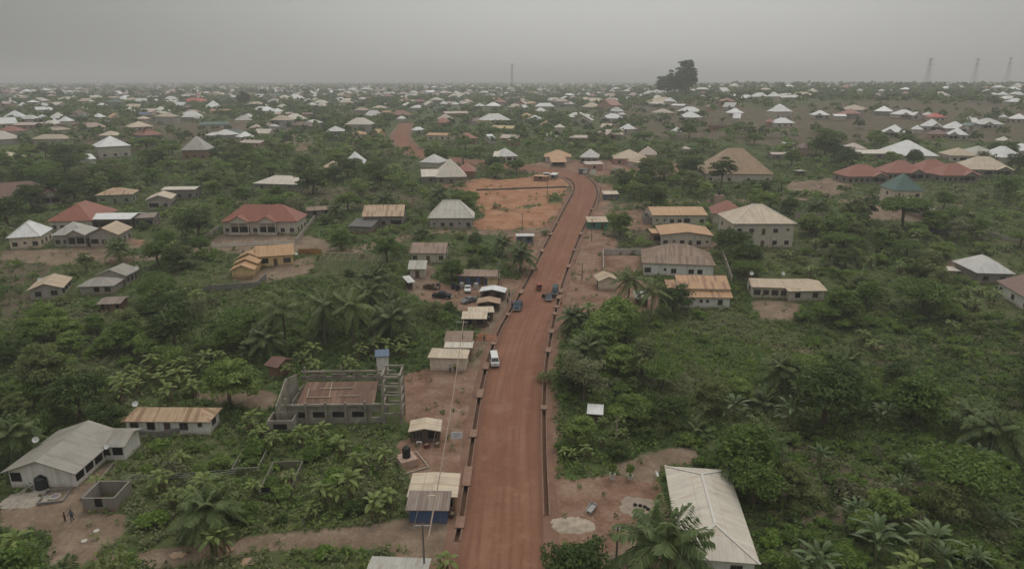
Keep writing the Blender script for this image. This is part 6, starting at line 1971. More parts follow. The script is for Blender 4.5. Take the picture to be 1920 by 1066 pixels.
# plants with a place of their own in the photograph: kind, variant, pixel of the foot, scale, label, category
SPECIAL = [
    ('tree', 1, (1545, 795), 2.1, 'huge dark dome shaped tree draped in creeper, taller than its neighbours', 'the dark dome tree'),
    ('tree', 0, (1393, 905), 1.75, 'dense round mango tree with fresh green leaves behind the cream ribbed long house', 'the round mango tree'),
    ('tree', 1, (1078, 1105), 1.15, 'dark round tree beside the road at the bottom edge of the picture', 'the round tree at the bottom edge'),
    ('tree', 0, (848, 528), 1.25, 'round shade tree standing over the yard of the blue shop row', 'the round shade tree'),
    ('tree', 0, (726, 492), 1.55, 'big bright green tree beside the timber frame', 'the tree by the timber frame'),
    ('tree', 4, (1690, 432), 2.3, 'wide umbrella shaped tree below the green pyramid roof', 'the umbrella tree'),
    ('tree', 1, (1372, 480), 1.5, 'dense tree against the two storey tan house', None),
    ('tree', 1, (1398, 510), 1.6, 'big dark tree beside the rusty brown long house', None),
    ('tree', 0, (1245, 338), 1.9, 'bright leafy tree at the junction in front of the pink cream roof', 'the junction tree'),
    ('tree', 5, (1352, 352), 2.2, 'tall slender tree with tiered branches in front of the huge brown hall roof', None),
    ('tree', 1, (1262, 588), 1.3, 'dark round tree beside the coconut palms and the two tier rusty house', None),
    ('tree', 0, (640, 468), 1.25, 'rounded tree near the gate of the red roofed villa', None),
    ('tree', 1, (830, 410), 1.3, 'dark spreading tree against the wall of the cream hip roofed bungalow', None),
    ('tree', 1, (112, 375), 2.0, 'big dark tree in front of the long dull red house', None),
    ('tree', 1, (60, 392), 1.7, 'dark rounded tree below the long dull red house', None),
    ('tree', 1, (1787, 436), 1.3, 'dark round tree beside the grey yard wall below the green pyramid roof', None),
    ('tree', 1, (1712, 312), 1.5, 'round tree standing in front of the great white roof', None),
    ('tree', 1, (1545, 300), 2.6, 'large dark tree group leader on the slope above the pale track', 'the large dark slope tree'),
    ('coconut_palm', 2, (1180, 590), 1.0, 'tall coconut palm in front of the rusty brown long house', 'the tall coconut palm'),
    ('coconut_palm', 3, (1222, 600), 1.0, 'leaning coconut palm beside the two tier rusty house', None),
    ('oil_palm', 0, (1243, 1100), 1.4, 'big oil palm leaning over the roof of the cream ribbed long house', 'the palm over the cream roof'),
    ('oil_palm', 0, (225, 490), .95, 'oil palm with dead brown fronds in front of the tan gabled bungalow', None),
    ('oil_palm', 0, (943, 480), .9, 'oil palm on the roadside slope behind the blue shop row', None),
    ('oil_palm', 0, (740, 640), 1.25, 'thick trunked oil palm at the edge of the palm grove', 'the thick trunked palm'),
    ('coconut_palm', 2, (615, 650), 1.1, 'coconut palm with a wide drooping crown behind the unfinished building', 'the wide drooping palm'),
    ('coconut_palm', 3, (535, 650), 1.15, 'coconut palm with hanging yellow fronds beside the wide drooping one', None),
    ('coconut_palm', 2, (665, 650), 1.1, 'coconut palm with bare pale stem behind the blue roofed tower hut', None),
    ('banana_plant', 4, (1482, 800), 1.76, 'huge plantain with a fan of grey green leaves below the dark dome tree', 'the huge plantain'),
    ('banana_plant', 4, (1375, 790), 1.62, 'large plantain with stiff leaves beside the round mango tree', None),
    ('banana_plant', 4, (1530, 1085), 1.56, 'large plantain with upright leaves at the bottom edge of the thicket', None),
    ('banana_plant', 4, (1640, 1040), 1.69, 'large plantain with a tall split fan in the lower thicket', None),
    ('banana_plant', 4, (1745, 1050), 1.62, 'large plantain spreading to the side in the lower thicket', None),
    ('banana_plant', 4, (1660, 800), 1.43, 'large plantain with arching leaves past the dark dome tree', None),
    ('banana_plant', 4, (1830, 890), 1.56, 'large plantain under palms at the picture edge', None),
    ('banana_plant', 1, (840, 1080), 1.2, 'banana plant beside the patched white shed at the bottom edge', None),
    ('oil_palm', 1, (1090, 720), .95, 'grey green oil palm in the roadside thicket', None),
    ('oil_palm', 0, (1100, 690), 1.0, 'bushy oil palm nearest the road in the roadside thicket', None),
    ('oil_palm', 1, (1830, 820), 1.3, 'oil palm with long arching fronds near the picture edge', None),
    ('banana_plant', 1, (185, 922), .95, 'banana plant growing inside the roofless grey outhouse', None),
    ('banana_plant', 2, (205, 915), .9, 'young banana plant at the back of the roofless grey outhouse', None),
    ('bush', 0, (505, 912), .9, 'rounded bush growing inside the larger block shell of the banana garden', None),
    ('bush', 3, (528, 905), .8, 'straggling bush at the back of the larger block shell', None),
    ('bush', 1, (470, 872), .8, 'leafy bush inside the smaller block room of the banana garden', None),
    ('banana_plant', 1, (478, 930), .9, 'broad banana plant leaning over the front of the larger block shell', None),
    ('banana_plant', 3, (548, 912), .95, 'clumped banana plant at the end wall of the larger block shell', None),
    ('bush', 5, (1650, 945), 2.2, 'dry leafless grey bush in the lower thicket', None),
    ('bush', 5, (1590, 935), 1.9, 'half bare grey bush beside the dry leafless one', None),
    ('bush', 3, (1045, 720), 1.9, 'feathery bush on the road edge beside the drain', None),
    ('tree', 2, (1085, 830), 1.05, 'leafy tree on the road edge beside the white sheet roof', None),
]
PROTOS = dict(tree=TPROTO, bush=BPROTO, oil_palm=PPROTO, coconut_palm=PPROTO, banana_plant=NPROTO)
GROUPN = dict(tree='trees across the plots', bush='bushes across the plots', oil_palm='oil palms', coconut_palm='coconut palms', banana_plant='banana plants')
CATN = dict(tree='tree', bush='bush', oil_palm='palm', coconut_palm='palm', banana_plant='banana plant')
COUNT = dict.fromkeys(PROTOS, 0)
for kind, vi, px, sc, lab, ref in SPECIAL:
    g_ = at(*px)
    sc *= 1.08 if 'palm' in kind else .8
    o = plant(kind, PROTOS[kind], vi, g_.x, g_.y, sc, random.uniform(0, 6.28), CATN[kind], GROUPN[kind])
    o['label'] = lab; COUNT[kind] += 1
    if ref: LAND.append((ref, g_.x, g_.y))
    grid.setdefault((int(g_.x // 4), int(g_.y // 4)), []).append((g_.x, g_.y, PROTOS[kind][vi]['size'][0] * sc * .62))
g_ = at(1154, 834)
pr = empty('papaya_tree', g_, 0, 'slender papaya tree with a bare pale stem beside the white sheet roof', 'tree')
b = MB(); b.tube([(0, 0, -.2), (.1, 0, 3), (.05, .1, 6.1)], [.17, .13, .09], plain('papaya_stem', (.33, .29, .21), .85, .2, 3), 8); b.obj('trunk', pr)
cm, _ = crown_mesh('crown', LM['pale'], 420, (1.35, 1.3, .75), .55, 15, 777, .8, droop=.3)
c = bpy.data.objects.new('crown', cm); COL.objects.link(c); c.parent = pr; c.location.z = 6.2
grid.setdefault((int(g_.x // 4), int(g_.y // 4)), []).append((g_.x, g_.y, .8))
order = ['oil', 'coco', 'plant', 'tree', 'ban', 'tall', 'bush', 'cover']
for k in order:
    kind, rad, marg = SPEC[k]
    ii = np.array(cand[k], int)
    if not len(ii): continue
    ii = ii[~hits_house(X[ii], Y[ii], {'tree': 2.4, 'oil': 2.2, 'coco': 2.5, 'plant': 1.6, 'bush': 1.0}.get(k, .9), {'tree': 4.5, 'oil': 4, 'coco': 3, 'ban': 1.5, 'bush': .8}.get(k, .3))]
    for i in ii:
        x, y = X[i], Y[i]
        if k in ('oil', 'coco'): sc = random.uniform(.9, 1.25); r = 2.3
        elif k == 'plant': sc = random.uniform(.7, 1.05); r = 1.7
        elif k == 'tree': sc = random.choice((.55, .7, .85, .95, 1.05, 1.2, 1.4)) * random.uniform(.9, 1.1); r = 1.5 * sc
        elif k == 'bush': sc = random.uniform(.5, 1.25); r = .78 * sc
        elif k == 'cover': sc = random.uniform(.4, .7); r = .25
        elif k == 'tall': sc = random.uniform(.45, .7); r = .4
        else: sc = random.uniform(.8, 1.3); r = 1.15
        if not clear_of(x, y, r): continue
        if k == 'oil': vi = random.choice((0, 0, 1, 4))
        elif k == 'coco': vi = random.choice((2, 3))
        elif k == 'plant': vi = 4
        elif k == 'tree': vi = random.choices(range(8), (5, 2.2, 3, 2.6, 1.2, 1.1, 2.6, 1))[0]
        elif k == 'cover': vi = random.choice((4, 4, 0, 1))
        elif k in ('ban', 'tall'): vi = random.choice((0, 1, 1, 2, 3))
        else: vi = random.choices(range(6), (4, 3, 1.6, 2.6, 2.4, 1))[0]
        p = PROTOS[kind][vi]
        if in_view(kind, x, y, Z[i], p, sc): continue
        u, v, d = proj(x, y, Z[i] + p['h'] * sc)
        s_ = p['size'][0] * sc / d
        vis = -60 < u < 1980 and v < 1066 + FOC * (p['size'][2] + p['h']) * sc / d
        grid.setdefault((int(x // 4), int(y // 4)), []).append((x, y, r))
        if vis: placed.append((kind, x, y, float(Z[i]), vi, sc, s_))

# the largest of each kind stand as things of their own; the rest of the kind is one mass
LIMIT = dict(tree=300, bush=300, oil_palm=300, coconut_palm=300, banana_plant=300)
byk = {}
for q in placed: byk.setdefault(q[0], []).append(q)
MASS = []
for kind, L in byk.items():
    L.sort(key=lambda q: -q[6])
    n = LIMIT[kind] - COUNT[kind]
    for q in L[:n]:
        _, x, y, z, vi, sc, s_ = q
        o = plant(kind, PROTOS[kind], vi, x, y, sc, random.uniform(0, 6.28), CATN[kind], GROUPN[kind])
        p = PROTOS[kind][vi]
        tw = TONEW[p['tone']]
        sz = 'big' if sc > 1.08 else ('small' if sc < .72 else '')
        nm = {'tree': 'tree', 'bush': 'bush', 'oil_palm': 'oil palm', 'coconut_palm': 'coconut palm', 'banana_plant': 'banana plant'}[kind]
        tw = TONEW[p['tone']]
        d_ = f"{sz} {p['word']} {nm}" if kind in ('oil_palm', 'coconut_palm', 'banana_plant') else f"{sz} {tw} {p['word']} {nm}"
        PENDING.append((o, ' '.join(d_.split()), x, y))
    MASS += L[n:]
print('plants', {k: len(v) for k, v in byk.items()}, 'mass', len(MASS))

# ---- masses
LOD = {}


def lod(kind, vi, near):
    key = (kind, vi, near)
    if key in LOD: return LOD[key]
    p = PROTOS[kind][vi]
    sx, sy, sz = p['size']
    if kind in ('tree', 'bush'):
        n = (260 if kind == 'tree' else 150) if near else (110 if kind == 'tree' else 60)
        me, arr = crown_mesh('tmp', LM['mid'], n, p['size'], (1.05 if kind == 'tree' else .62) * (1 if near else 1.45), 18 if near else 12, 300 + vi)
        bpy.data.meshes.remove(me); V, F, T = arr
    elif kind == 'banana_plant':
        V, F, T = banana_arrays(6, 1.8, .6, 360 + vi, 0); F = F
    else:
        me, arr = palm_crown('tmp', LM['palm'], 14, 3.8, 7, .95, .34, 380 + vi, -.5, 1.3); bpy.data.meshes.remove(me); V, F, T = arr
    LOD[key] = (V + np.array([0, 0, p['h']]), F, T)
    return LOD[key]


def merge(items, name, mats_, matof, kind_near=230.0):
    Vs, Fs, Ts, Ms, o = [], [], [], [], 0
    for kind, x, y, z, vi, sc in items:
        V, F, T = lod(kind, vi, math.hypot(x, y) < kind_near)
        a = random.uniform(0, 6.28); ca, sa = math.cos(a), math.sin(a)
        W = np.empty_like(V)
        W[:, 0] = (V[:, 0] * ca - V[:, 1] * sa) * sc + x; W[:, 1] = (V[:, 0] * sa + V[:, 1] * ca) * sc + y; W[:, 2] = V[:, 2] * sc + z
        Vs.append(W); Fs.append(F + o); o += len(V)
        Ts.append(np.clip(T + random.uniform(-.2, .2), 0, 1)); Ms.append(np.full(len(F), matof(kind, vi), np.int32))
    if not Vs: return
    me = np_mesh(name, np.concatenate(Vs), np.concatenate(Fs), mats_, np.concatenate(Ts), np.concatenate(Ms))
    ob = bpy.data.objects.new(name, me); COL.objects.link(ob); tag(ob, kind='stuff')
    return ob


TONES = list(LM)
matof = lambda kind, vi: TONES.index(PROTOS[kind][vi]['tone'])
for nm, ks in (('woodland', ('tree',)), ('thicket', ('bush',)), ('palm_grove', ('oil_palm', 'coconut_palm')), ('banana_grove', ('banana_plant',))):
    merge([q[:6] for q in MASS if q[0] in ks], nm, [LM[t] for t in TONES], matof)

# ---- undergrowth: low tufts over all ground that is not bare
def tufts(n, rmin, rmax, blades, size, name, mats_, seed, keep=None, high=.6):
    g = np.random.default_rng(seed)
    r = np.sqrt(g.random(n) * (rmax ** 2 - rmin ** 2) + rmin ** 2); a = (g.random(n) - .5) * 1.66
    x, y = r * np.sin(a), r * np.cos(a)
    z = ground(x, y); u, v, d = proj(x, y, z)
    ok_ = (road_dist(x, y) > 2.3) & ~hits_house(x, y, .1) & (u > -40) & (u < 1960) & (v < 1120)
    br = bare(x, y)
    ok_ &= ~br | (g.random(n) < .035)
    if keep is not None: ok_ &= keep(x, y, u, v, g)
    x, y, z = x[ok_], y[ok_], z[ok_]
    m_ = len(x)
    k = np.repeat(np.arange(m_), blades)
    M_ = len(k)
    az = g.random(M_) * 2 * np.pi
    spread = size * (.3 + .7 * g.random(M_))
    px_, py_ = x[k] + np.cos(az) * spread * .55, y[k] + np.sin(az) * spread * .55
    pz_ = z[k] + high * g.random(M_) * (.5 + .8 * g.random(m_)[k])
    p = np.stack([px_, py_, pz_], 1)
    nn = np.stack([np.cos(az) * .5, np.sin(az) * .5, np.full(M_, .8)], 1) + g.normal(size=(M_, 3)) * .35
    nn /= np.linalg.norm(nn, axis=1)[:, None]
    t = np.cross(nn, g.normal(size=(M_, 3))); t /= np.linalg.norm(t, axis=1)[:, None]
    bt = np.cross(nn, t); L = size * .55 * (.6 + .8 * g.random(M_)); W_ = L * .5
    V = np.stack([p - t * (L / 2)[:, None], p + bt * (W_ / 2)[:, None], p + t * (L / 2)[:, None], p - bt * (W_ / 2)[:, None]], 1).reshape(-1, 3)
    tint = np.clip(.2 + .5 * g.random(m_)[k] + .3 * g.random(M_), 0, 1)
    patch = np.sin(x * .05) * np.cos(y * .045) + .6 * np.sin(x * .17 + y * .12) + .5 * g.normal(size=m_)
    mi = np.digitize(patch, [-.5, .35, 1.0])[k]
    me = np_mesh(name, V, np.arange(4 * M_).reshape(-1, 4), mats_, tint, np.minimum(mi, len(mats_) - 1))
    ob = bpy.data.objects.new(name, me); COL.objects.link(ob); tag(ob, kind='stuff')


tufts(36000, 62, 190, 10, .95, 'undergrowth', [LM['dark'], LM['mid'], LM['olive'], LM['grey']], 5, high=1.0)
tufts(26000, 180, 430, 6, 1.7, 'low_vegetation', [LM['dark'], LM['mid'], LM['olive'], LM['grey']], 6, high=1.2)
_pz = [z_[1] for z_ in ZONES if z_[0] == 'palms'][0]
_cz = [z_[1] for z_ in ZONES if z_[0] == 'creepers'][0]
tufts(60000, 85, 150, 8, .6, 'creeper_vegetation', [LM['mid'], LM['herb'], LM['herb'], LM['pale']], 7, keep=lambda x, y, u, v, g: in_poly(_cz, u, v), high=.6)
# ------------------------------------------------------------------ the far town: houses one can tell apart
CC = dict(W='white', C='cream', T='ltan', P='pink', R='brightred', B='brown', G='green', O='orange', Y='yellow', D='dark', L='blue', K='red')
CW = dict(W='white', C='cream', T='tan', P='pinkish', R='bright red', B='dark brown', G='dark green', O='orange tan', Y='yellow', D='blackish', L='blue', K='dull red')
FAR = '''17,232,34,W 23,219,34,W 50,234,55,P 48,223,28,W 88,233,28,C 77,222,26,W 113,222,36,W 104,230,20,W 114,188,30,C 137,185,11,W 9,195,18,P 24,193,18,W 44,198,20,W 65,190,26,C 78,206,20,W 95,208,18,W
120,198,30,C 163,191,22,C 196,197,13,W 182,183,24,C 217,176,12,W 224,186,16,W 120,173,16,W 57,172,12,C 93,174,12,C 134,227,15,W 178,220,16,W 155,233,45,B 196,231,30,D 148,220,14,G
267,238,45,T 245,209,22,W 265,190,22,W 294,190,18,W 332,198,20,W 355,191,36,R 378,189,11,W 322,185,12,W 348,180,11,W 372,178,10,W 402,201,35,W 410,208,38,O 352,215,16,W 377,222,11,W 402,233,55,G 459,220,16,W
464,257,30,W 468,268,40,P 478,240,24,P 265,215,20,L 285,210,28,P 297,219,30,T 262,223,18,T 433,183,12,W 472,195,14,W 420,177,12,C 222,221,30,O 507,210,20,W 527,209,14,W 520,214,48,P 568,215,40,B 582,197,16,W
562,185,22,W 538,184,22,C 494,183,10,W 596,193,24,C 634,186,13,W 680,188,15,W 611,169,10,W 683,167,13,W 660,191,25,C 489,250,30,C 655,237,25,P 672,252,30,O 676,268,30,P 702,250,16,Y 520,237,12,W 597,181,8,W
756,191,20,P 775,190,14,C 829,195,12,W 851,196,12,W 812,197,26,C 857,213,45,P 897,199,16,W 823,254,48,O 877,260,38,K 829,230,34,K 738,211,38,O 748,223,10,W 774,244,8,W 954,259,34,P 925,261,12,W 877,191,24,P 893,172,10,W
1001,224,28,W 1092,226,36,C 1150,209,20,W 1142,222,34,W 1160,215,10,W 1168,242,17,W 1183,240,15,W 1044,256,14,W 1088,258,52,P 1127,256,32,P 1152,253,34,P 1051,239,20,C 984,217,16,Y 1046,188,10,R 1133,197,25,K 1105,190,30,T 1138,161,13,W
967,263,25,P 1135,239,20,T 1000,194,16,O 1015,169,8,W 975,195,20,P 1027,234,24,O 1228,184,13,W 1228,192,38,T 1247,190,8,W 1269,198,24,W 1284,209,31,W 1286,220,33,W 1265,247,18,W 1311,183,11,W 1347,176,26,W 1370,181,15,W
1407,183,15,W 1431,181,23,W 1389,185,20,W 1365,201,22,W 1380,212,32,W 1381,222,15,W 1310,176,16,K 1357,190,25,K 1392,171,16,K 1338,187,20,T 1213,176,16,W 1208,170,14,W 1230,173,18,W 1448,181,24,W 1464,201,20,W 1471,209,33,W
1542,216,31,W 1577,218,24,W 1474,231,36,W 1567,170,11,W 1579,172,13,W 1521,170,13,W 1513,164,14,W 1615,166,20,R 1612,170,14,W 1655,170,10,W 1667,170,10,W 1677,169,10,W 1678,248,45,W 1447,229,20,K 1704,215,35,W 1722,217,20,W
1742,216,20,W 1760,220,32,R 1815,227,24,W 1828,229,22,W 1863,233,46,W 1795,241,42,W 1797,253,40,W 1762,252,36,B 1722,243,20,W 1748,237,40,W 1880,220,18,W 1912,223,38,W 1829,236,20,G 1894,170,30,W 1884,178,20,W 1900,177,16,W
1912,191,28,W 1899,185,18,W 1884,264,28,C 1857,178,12,W 1915,178,16,W 1908,160,12,W 1330,200,14,P 1500,176,18,P 1530,172,16,P 1640,180,24,P'''
LMK = {
    (984, 217): 'the yellow roof below the mast', (702, 250): 'the small yellow roof', (265, 215): 'the blue far roof', (148, 220): 'the small green roof', (1829, 236): 'the green slope roof', (1447, 229): 'the dull red roof under the ridge',
    (1392, 171): 'the dull red ridge roof', (1133, 197): 'the dull red town roof', (829, 230): 'the wide dull red roof', (676, 268): 'the pink house stack', (1228, 192): 'the tan roof below the skyline clump', (1338, 187): 'the tan hill roof',
    (196, 231): 'the blackish far roof', (222, 221): 'the orange far roof', (410, 208): 'the orange town roof', (1000, 194): 'the orange mast roof', (1105, 190): 'the tan town roof', (660, 191): 'the wide cream town roof', (489, 250): 'the cream pyramid neighbour',
    (1884, 264): 'the cream edge roof', (1640, 180): 'the pinkish ridge roof', (756, 191): 'the pinkish town roof', (297, 219): 'the tan track roof', (1027, 234): 'the orange porch roof', (50, 234): 'the wide pinkish far roof',  # far houses other labels may refer to
    (155, 233): 'the dark brown long roof', (355, 191): 'the bright red far roof', (402, 233): 'the long dark green roof', (267, 238): 'the tan roof by the track', (464, 257): 'the big white roof above the small pyramid', (568, 215): 'the long brown school roof',
    (877, 260): 'the dull red roof past the road bend', (823, 254): 'the long orange roof', (738, 211): 'the orange roof at the end of the road', (1046, 188): 'the tiny bright red roof', (1088, 258): 'the long pinkish roof row', (1142, 222): 'the twin white roofs on the slope',
    (1269, 198): 'the flat white sheet roof on the hill', (1286, 220): 'the lower white hill roof', (1380, 212): 'the white roof cluster on the hill', (1474, 231): 'the wide white roof under the ridge', (1542, 216): 'the low white roof in dry grass', (1615, 166): 'the bright red hilltop roof',
    (1760, 220): 'the bright red slope roof', (1863, 233): 'the large white slope roof', (1678, 248): 'the white roof with pale walls', (1894, 170): 'the white roof at the hilltop edge', (113, 222): 'the large white far roof', (50, 234): 'the wide pinkish far roof', (857, 213): 'the pink two storey school',
    (1431, 181): 'the tall white ridge roof', (1092, 226): 'the cream block roof', (114, 188): 'the pale green tinted roof', (628, 244): 'the grey white two storey house', (931, 223): 'the yellow walled compound house', (520, 214): 'the long pinkish school roof',
}
WLC = dict(W='pale', C='pale', T='pale', P='pink', R='cream', B='pink', G='pale', O='cream', Y='yellow', D='dark', L='grey', K='pink')
house('house', 'grey white two storey house standing alone above pink houses', 'house', (611, 246), (646, 246), eave=6.2, dep=14, roof='hip', pitch=.5, rc='offwhite', wc='grey', front=['wOwOw', 'wwwww'], side='', storeys=2, ref=LMK[(628, 244)])
house('house', 'wide white roofed two storey house behind a yellow compound wall', 'house', (904, 226), (959, 226), eave=6.2, dep=16, roof='hip', pitch=.6, rc='offwhite', wc='yellow', front=['wwwwwww', 'w-w-w-w'], side='', storeys=2, ref=LMK[(931, 223)],
      wings=[dict(A=(917, 240), B=(962, 241), eave=3, dep=8, roof='shed', pitch=.2, rc='yellow', wc='yellow', front='oooo', side='')])
HC = [0]
for e in FAR.split():
    x, y, wd, c = e.split(','); x, y, wd = int(x), int(y), int(wd)
    p = at(x, y, 3)
    mw = wd * depth_of(p) / FOC
    long_ = wd > 36 and c in 'PBGO' or (x, y) in ((1269, 198), (1577, 218), (1389, 185))
    dp = min(max(9, mw * (.5 if long_ else .85)), 20)
    yaw = random.uniform(-.6, .6) * min(1.5, max(0, (y - 160) / 60))
    rf = 'gx' if long_ else random.choices(('hip', 'gx', 'gy'), (8, 1, 1))[0]
    ht = random.uniform(.55, .85) if c == 'W' else random.uniform(.42, .65)
    big = wd >= 20
    o = house('house', None, 'house', (x - wd / 2, y + yaw), (x + wd / 2, y - yaw), dp, random.choice((3, 3.2, 3.4, 5.5 if y < 215 else 3.2)), rf, ht if not long_ else .3, CC[c] if random.random() < .75 or c not in 'W' else 'offwhite', WLC[c], front='wwww' if wd > 44 else ('www' if wd >= 30 else ''), side='', parts=wd >= 30, ov=.7, group='houses of the far town', porch=((random.choice((.25, .72)), mw * .42, 1.6, mw * .42 * .5 * ht) if wd >= 17 and not long_ and random.random() < .55 else None))
    nm = 'long gabled roof' if long_ else {'hip': 'hip roofed', 'gx': 'gable roofed', 'gy': 'end gabled'}[rf]
    szw = 'wide' if mw > 19 else ('small' if mw < 13 else '')
    if (x, y) in LMK:
        o['label'] = f'{CW[c]} roofed far house, known as {LMK[(x, y)]}' if False else f"far house under {LMK[(x, y)]}"
        LAND.append((LMK[(x, y)], o.location.x, o.location.y))
    else:
        PENDING.append((o, ' '.join(f"{szw} {CW[c]} {nm if not long_ else 'long roofed'} house".split()), o.location.x, o.location.y))
NH = sum(1 for o in COL.objects if o.name.split('.')[0] == 'house' and o.type == 'EMPTY')
print('houses so far', NH)
# more houses of the town between those
tries = 0
while NH < 298 and tries < 20000:
    tries += 1
    D = math.sqrt(random.uniform(430 ** 2, 1250 ** 2)); az = random.uniform(-.70, .70)
    x, y = D * math.sin(az), D * math.cos(az)
    if az > .12 and random.random() < .75: continue
    if math.sin(x * .016 + 1) * math.cos(y * .014) + random.uniform(-.4, .4) < -.05: continue
    if hits_house(np.array([x]), np.array([y]), 15)[0] or road_dist(x, y)[0] < 14: continue
    w_ = random.uniform(12, 22); c = random.choices('WCTPKOBG', (4, 5, 5, 5, 2.5, 2, 2.5, .6))[0]
    u, v, d = proj(x, y, gz(x, y) + 3)
    wp = w_ * FOC / d
    if not (-10 < u < 1930): continue
    o = house('house', None, 'house', (u - wp / 2, v + random.uniform(-.5, .5) * max(0, (v - 165) / 60)), (u + wp / 2, v), random.uniform(10, 16), 3.1, 'hip', random.uniform(.42, .75), CC[c] if random.random() < .6 else random.choice(('offwhite', 'cream', 'palegrey')), random.choice(('pale', 'cream', 'pink', 'grey', 'block')), front='', side='', parts=False, group='houses of the far town')
    rcw = next((m.name for m in [ch for ch in o.children if ch.name.startswith('roof')][0].data.materials), 'roof_white').replace('roof_', '')
    rcw = dict(offwhite='off white', palegrey='pale grey', ltan='tan', brightred='bright red', pink='pinkish', red='dull red').get(rcw, rcw)
    PENDING.append((o, f"{'wide ' if w_ > 18 else ('small ' if w_ < 14 else '')}{rcw} hip roofed house", x, y))
    NH += 1

# ---- the rest of the town, and the trees in it, as masses
g = np.random.default_rng(77)


def wedge(n, r0, r1, p=2.0):
    r = (g.random(n) * (r1 ** p - r0 ** p) + r0 ** p) ** (1 / p); a = (g.random(n) - .5) * 1.5
    return r * np.sin(a), r * np.cos(a), a


def roofs_mass(n, r0, r1, p):
    x, y, a = wedge(n, r0, r1, p)
    dens = .55 + .6 * np.sin(x * .009 + 1) * np.cos(y * .007) + .3 * np.sin(x * .003 + y * .002)
    k = (g.random(n) < np.clip(dens, .06, 1)) & ((a < .1) | (y > 900) | (g.random(n) < .2)) & (road_dist(x, y) > 15) & ~hits_house(x, y, 9)
    return x[k], y[k]


xs, ys = [], []
for n, r0, r1, p in ((350, 480, 1300, 2.0), (1500, 1200, 2600, 1.6), (1500, 2500, 7000, 1.0)):
    a, b_ = roofs_mass(n, r0, r1, p); xs.append(a); ys.append(b_)
x, y = np.concatenate(xs), np.concatenate(ys)
z = ground(x, y); n = len(x)
hw, hd = g.uniform(5.5, 10, n), g.uniform(4.5, 7, n); an = g.normal(size=n) * .5
far_k = np.clip(np.hypot(x, y) / 2500, 1, 2.2); hw *= far_k ** .5; hd *= far_k ** .5
ev = g.choice([3.0, 3.2, 6.0], n, p=[.5, .3, .2]); rs = g.uniform(.4, .75, n) * hd
kx = np.nonzero(g.random(n) < .45)[0]
sgn = g.choice([-1, 1], len(kx))
x = np.concatenate([x, x[kx] + sgn * hw[kx] * .75 * np.cos(an[kx]) + hd[kx] * .7 * np.sin(an[kx])]); y = np.concatenate([y, y[kx] + sgn * hw[kx] * .75 * np.sin(an[kx]) - hd[kx] * .7 * np.cos(an[kx])])
an = np.concatenate([an, an[kx] + np.pi / 2]); ev = np.concatenate([ev, np.minimum(ev[kx], 3.1) - .25]); rs = np.concatenate([rs, rs[kx] * .6])
hw = np.concatenate([hw, hd[kx] * 1.05]); hd = np.concatenate([hd, hd[kx] * .6]); n0, n = n, n + len(kx); z = ground(x, y)
ca, sa = np.cos(an), np.sin(an)


def P3(lx, ly, lz): return np.stack([x + lx * ca - ly * sa, y + lx * sa + ly * ca, z + lz], 1)


o_ = .6
V = np.stack([P3(-hw, -hd, ev), P3(hw, -hd, ev), P3(hw, hd, ev), P3(-hw, hd, ev), P3(-hw + hd, 0 * hd, ev + rs), P3(hw - hd, 0 * hd, ev + rs),
              P3(-hw + o_, -hd + o_, 0 * ev - 2), P3(hw - o_, -hd + o_, 0 * ev - 2), P3(hw - o_, hd - o_, 0 * ev - 2), P3(-hw + o_, hd - o_, 0 * ev - 2),
              P3(-hw + o_, -hd + o_, ev), P3(hw - o_, -hd + o_, ev), P3(hw - o_, hd - o_, ev), P3(-hw + o_, hd - o_, ev)], 1)
tri = np.array([(0, 1, 5), (0, 5, 4), (1, 2, 5), (2, 3, 4), (2, 4, 5), (3, 0, 4), (6, 7, 11), (6, 11, 10), (7, 8, 12), (7, 12, 11), (8, 9, 13), (8, 13, 12), (9, 6, 10), (9, 10, 13)])
F = (np.arange(n)[:, None, None] * 14 + tri[None]).reshape(-1, 3)
mats_ = [plain('far_roof_' + k, c, .5, .08, .2) for k, c in dict(white=(.74, .74, .73), offwhite=(.55, .54, .51), cream=(.46, .42, .36), tan=(.38, .31, .23), pink=(.36, .27, .23), red=(.24, .10, .075), brown=(.15, .10, .08), green=(.08, .12, .1)).items()] + [plain('far_wall_' + k, c, .8, .1, .2) for k, c in dict(pale=(.4, .37, .33), grey=(.27, .25, .23)).items()]
rm = np.concatenate([g.choice(8, n0, p=[.14, .18, .18, .16, .13, .09, .08, .04])]); rm = np.concatenate([rm, rm[kx]]); wm_ = 8 + g.integers(0, 2, n)
mi = np.where(np.arange(14)[None, :] < 6, rm[:, None], wm_[:, None]).reshape(-1)
me = np_mesh('distant_town', V.reshape(-1, 3), F, mats_, None, mi)
ob = bpy.data.objects.new('distant_town', me); COL.objects.link(ob); tag(ob, kind='stuff')


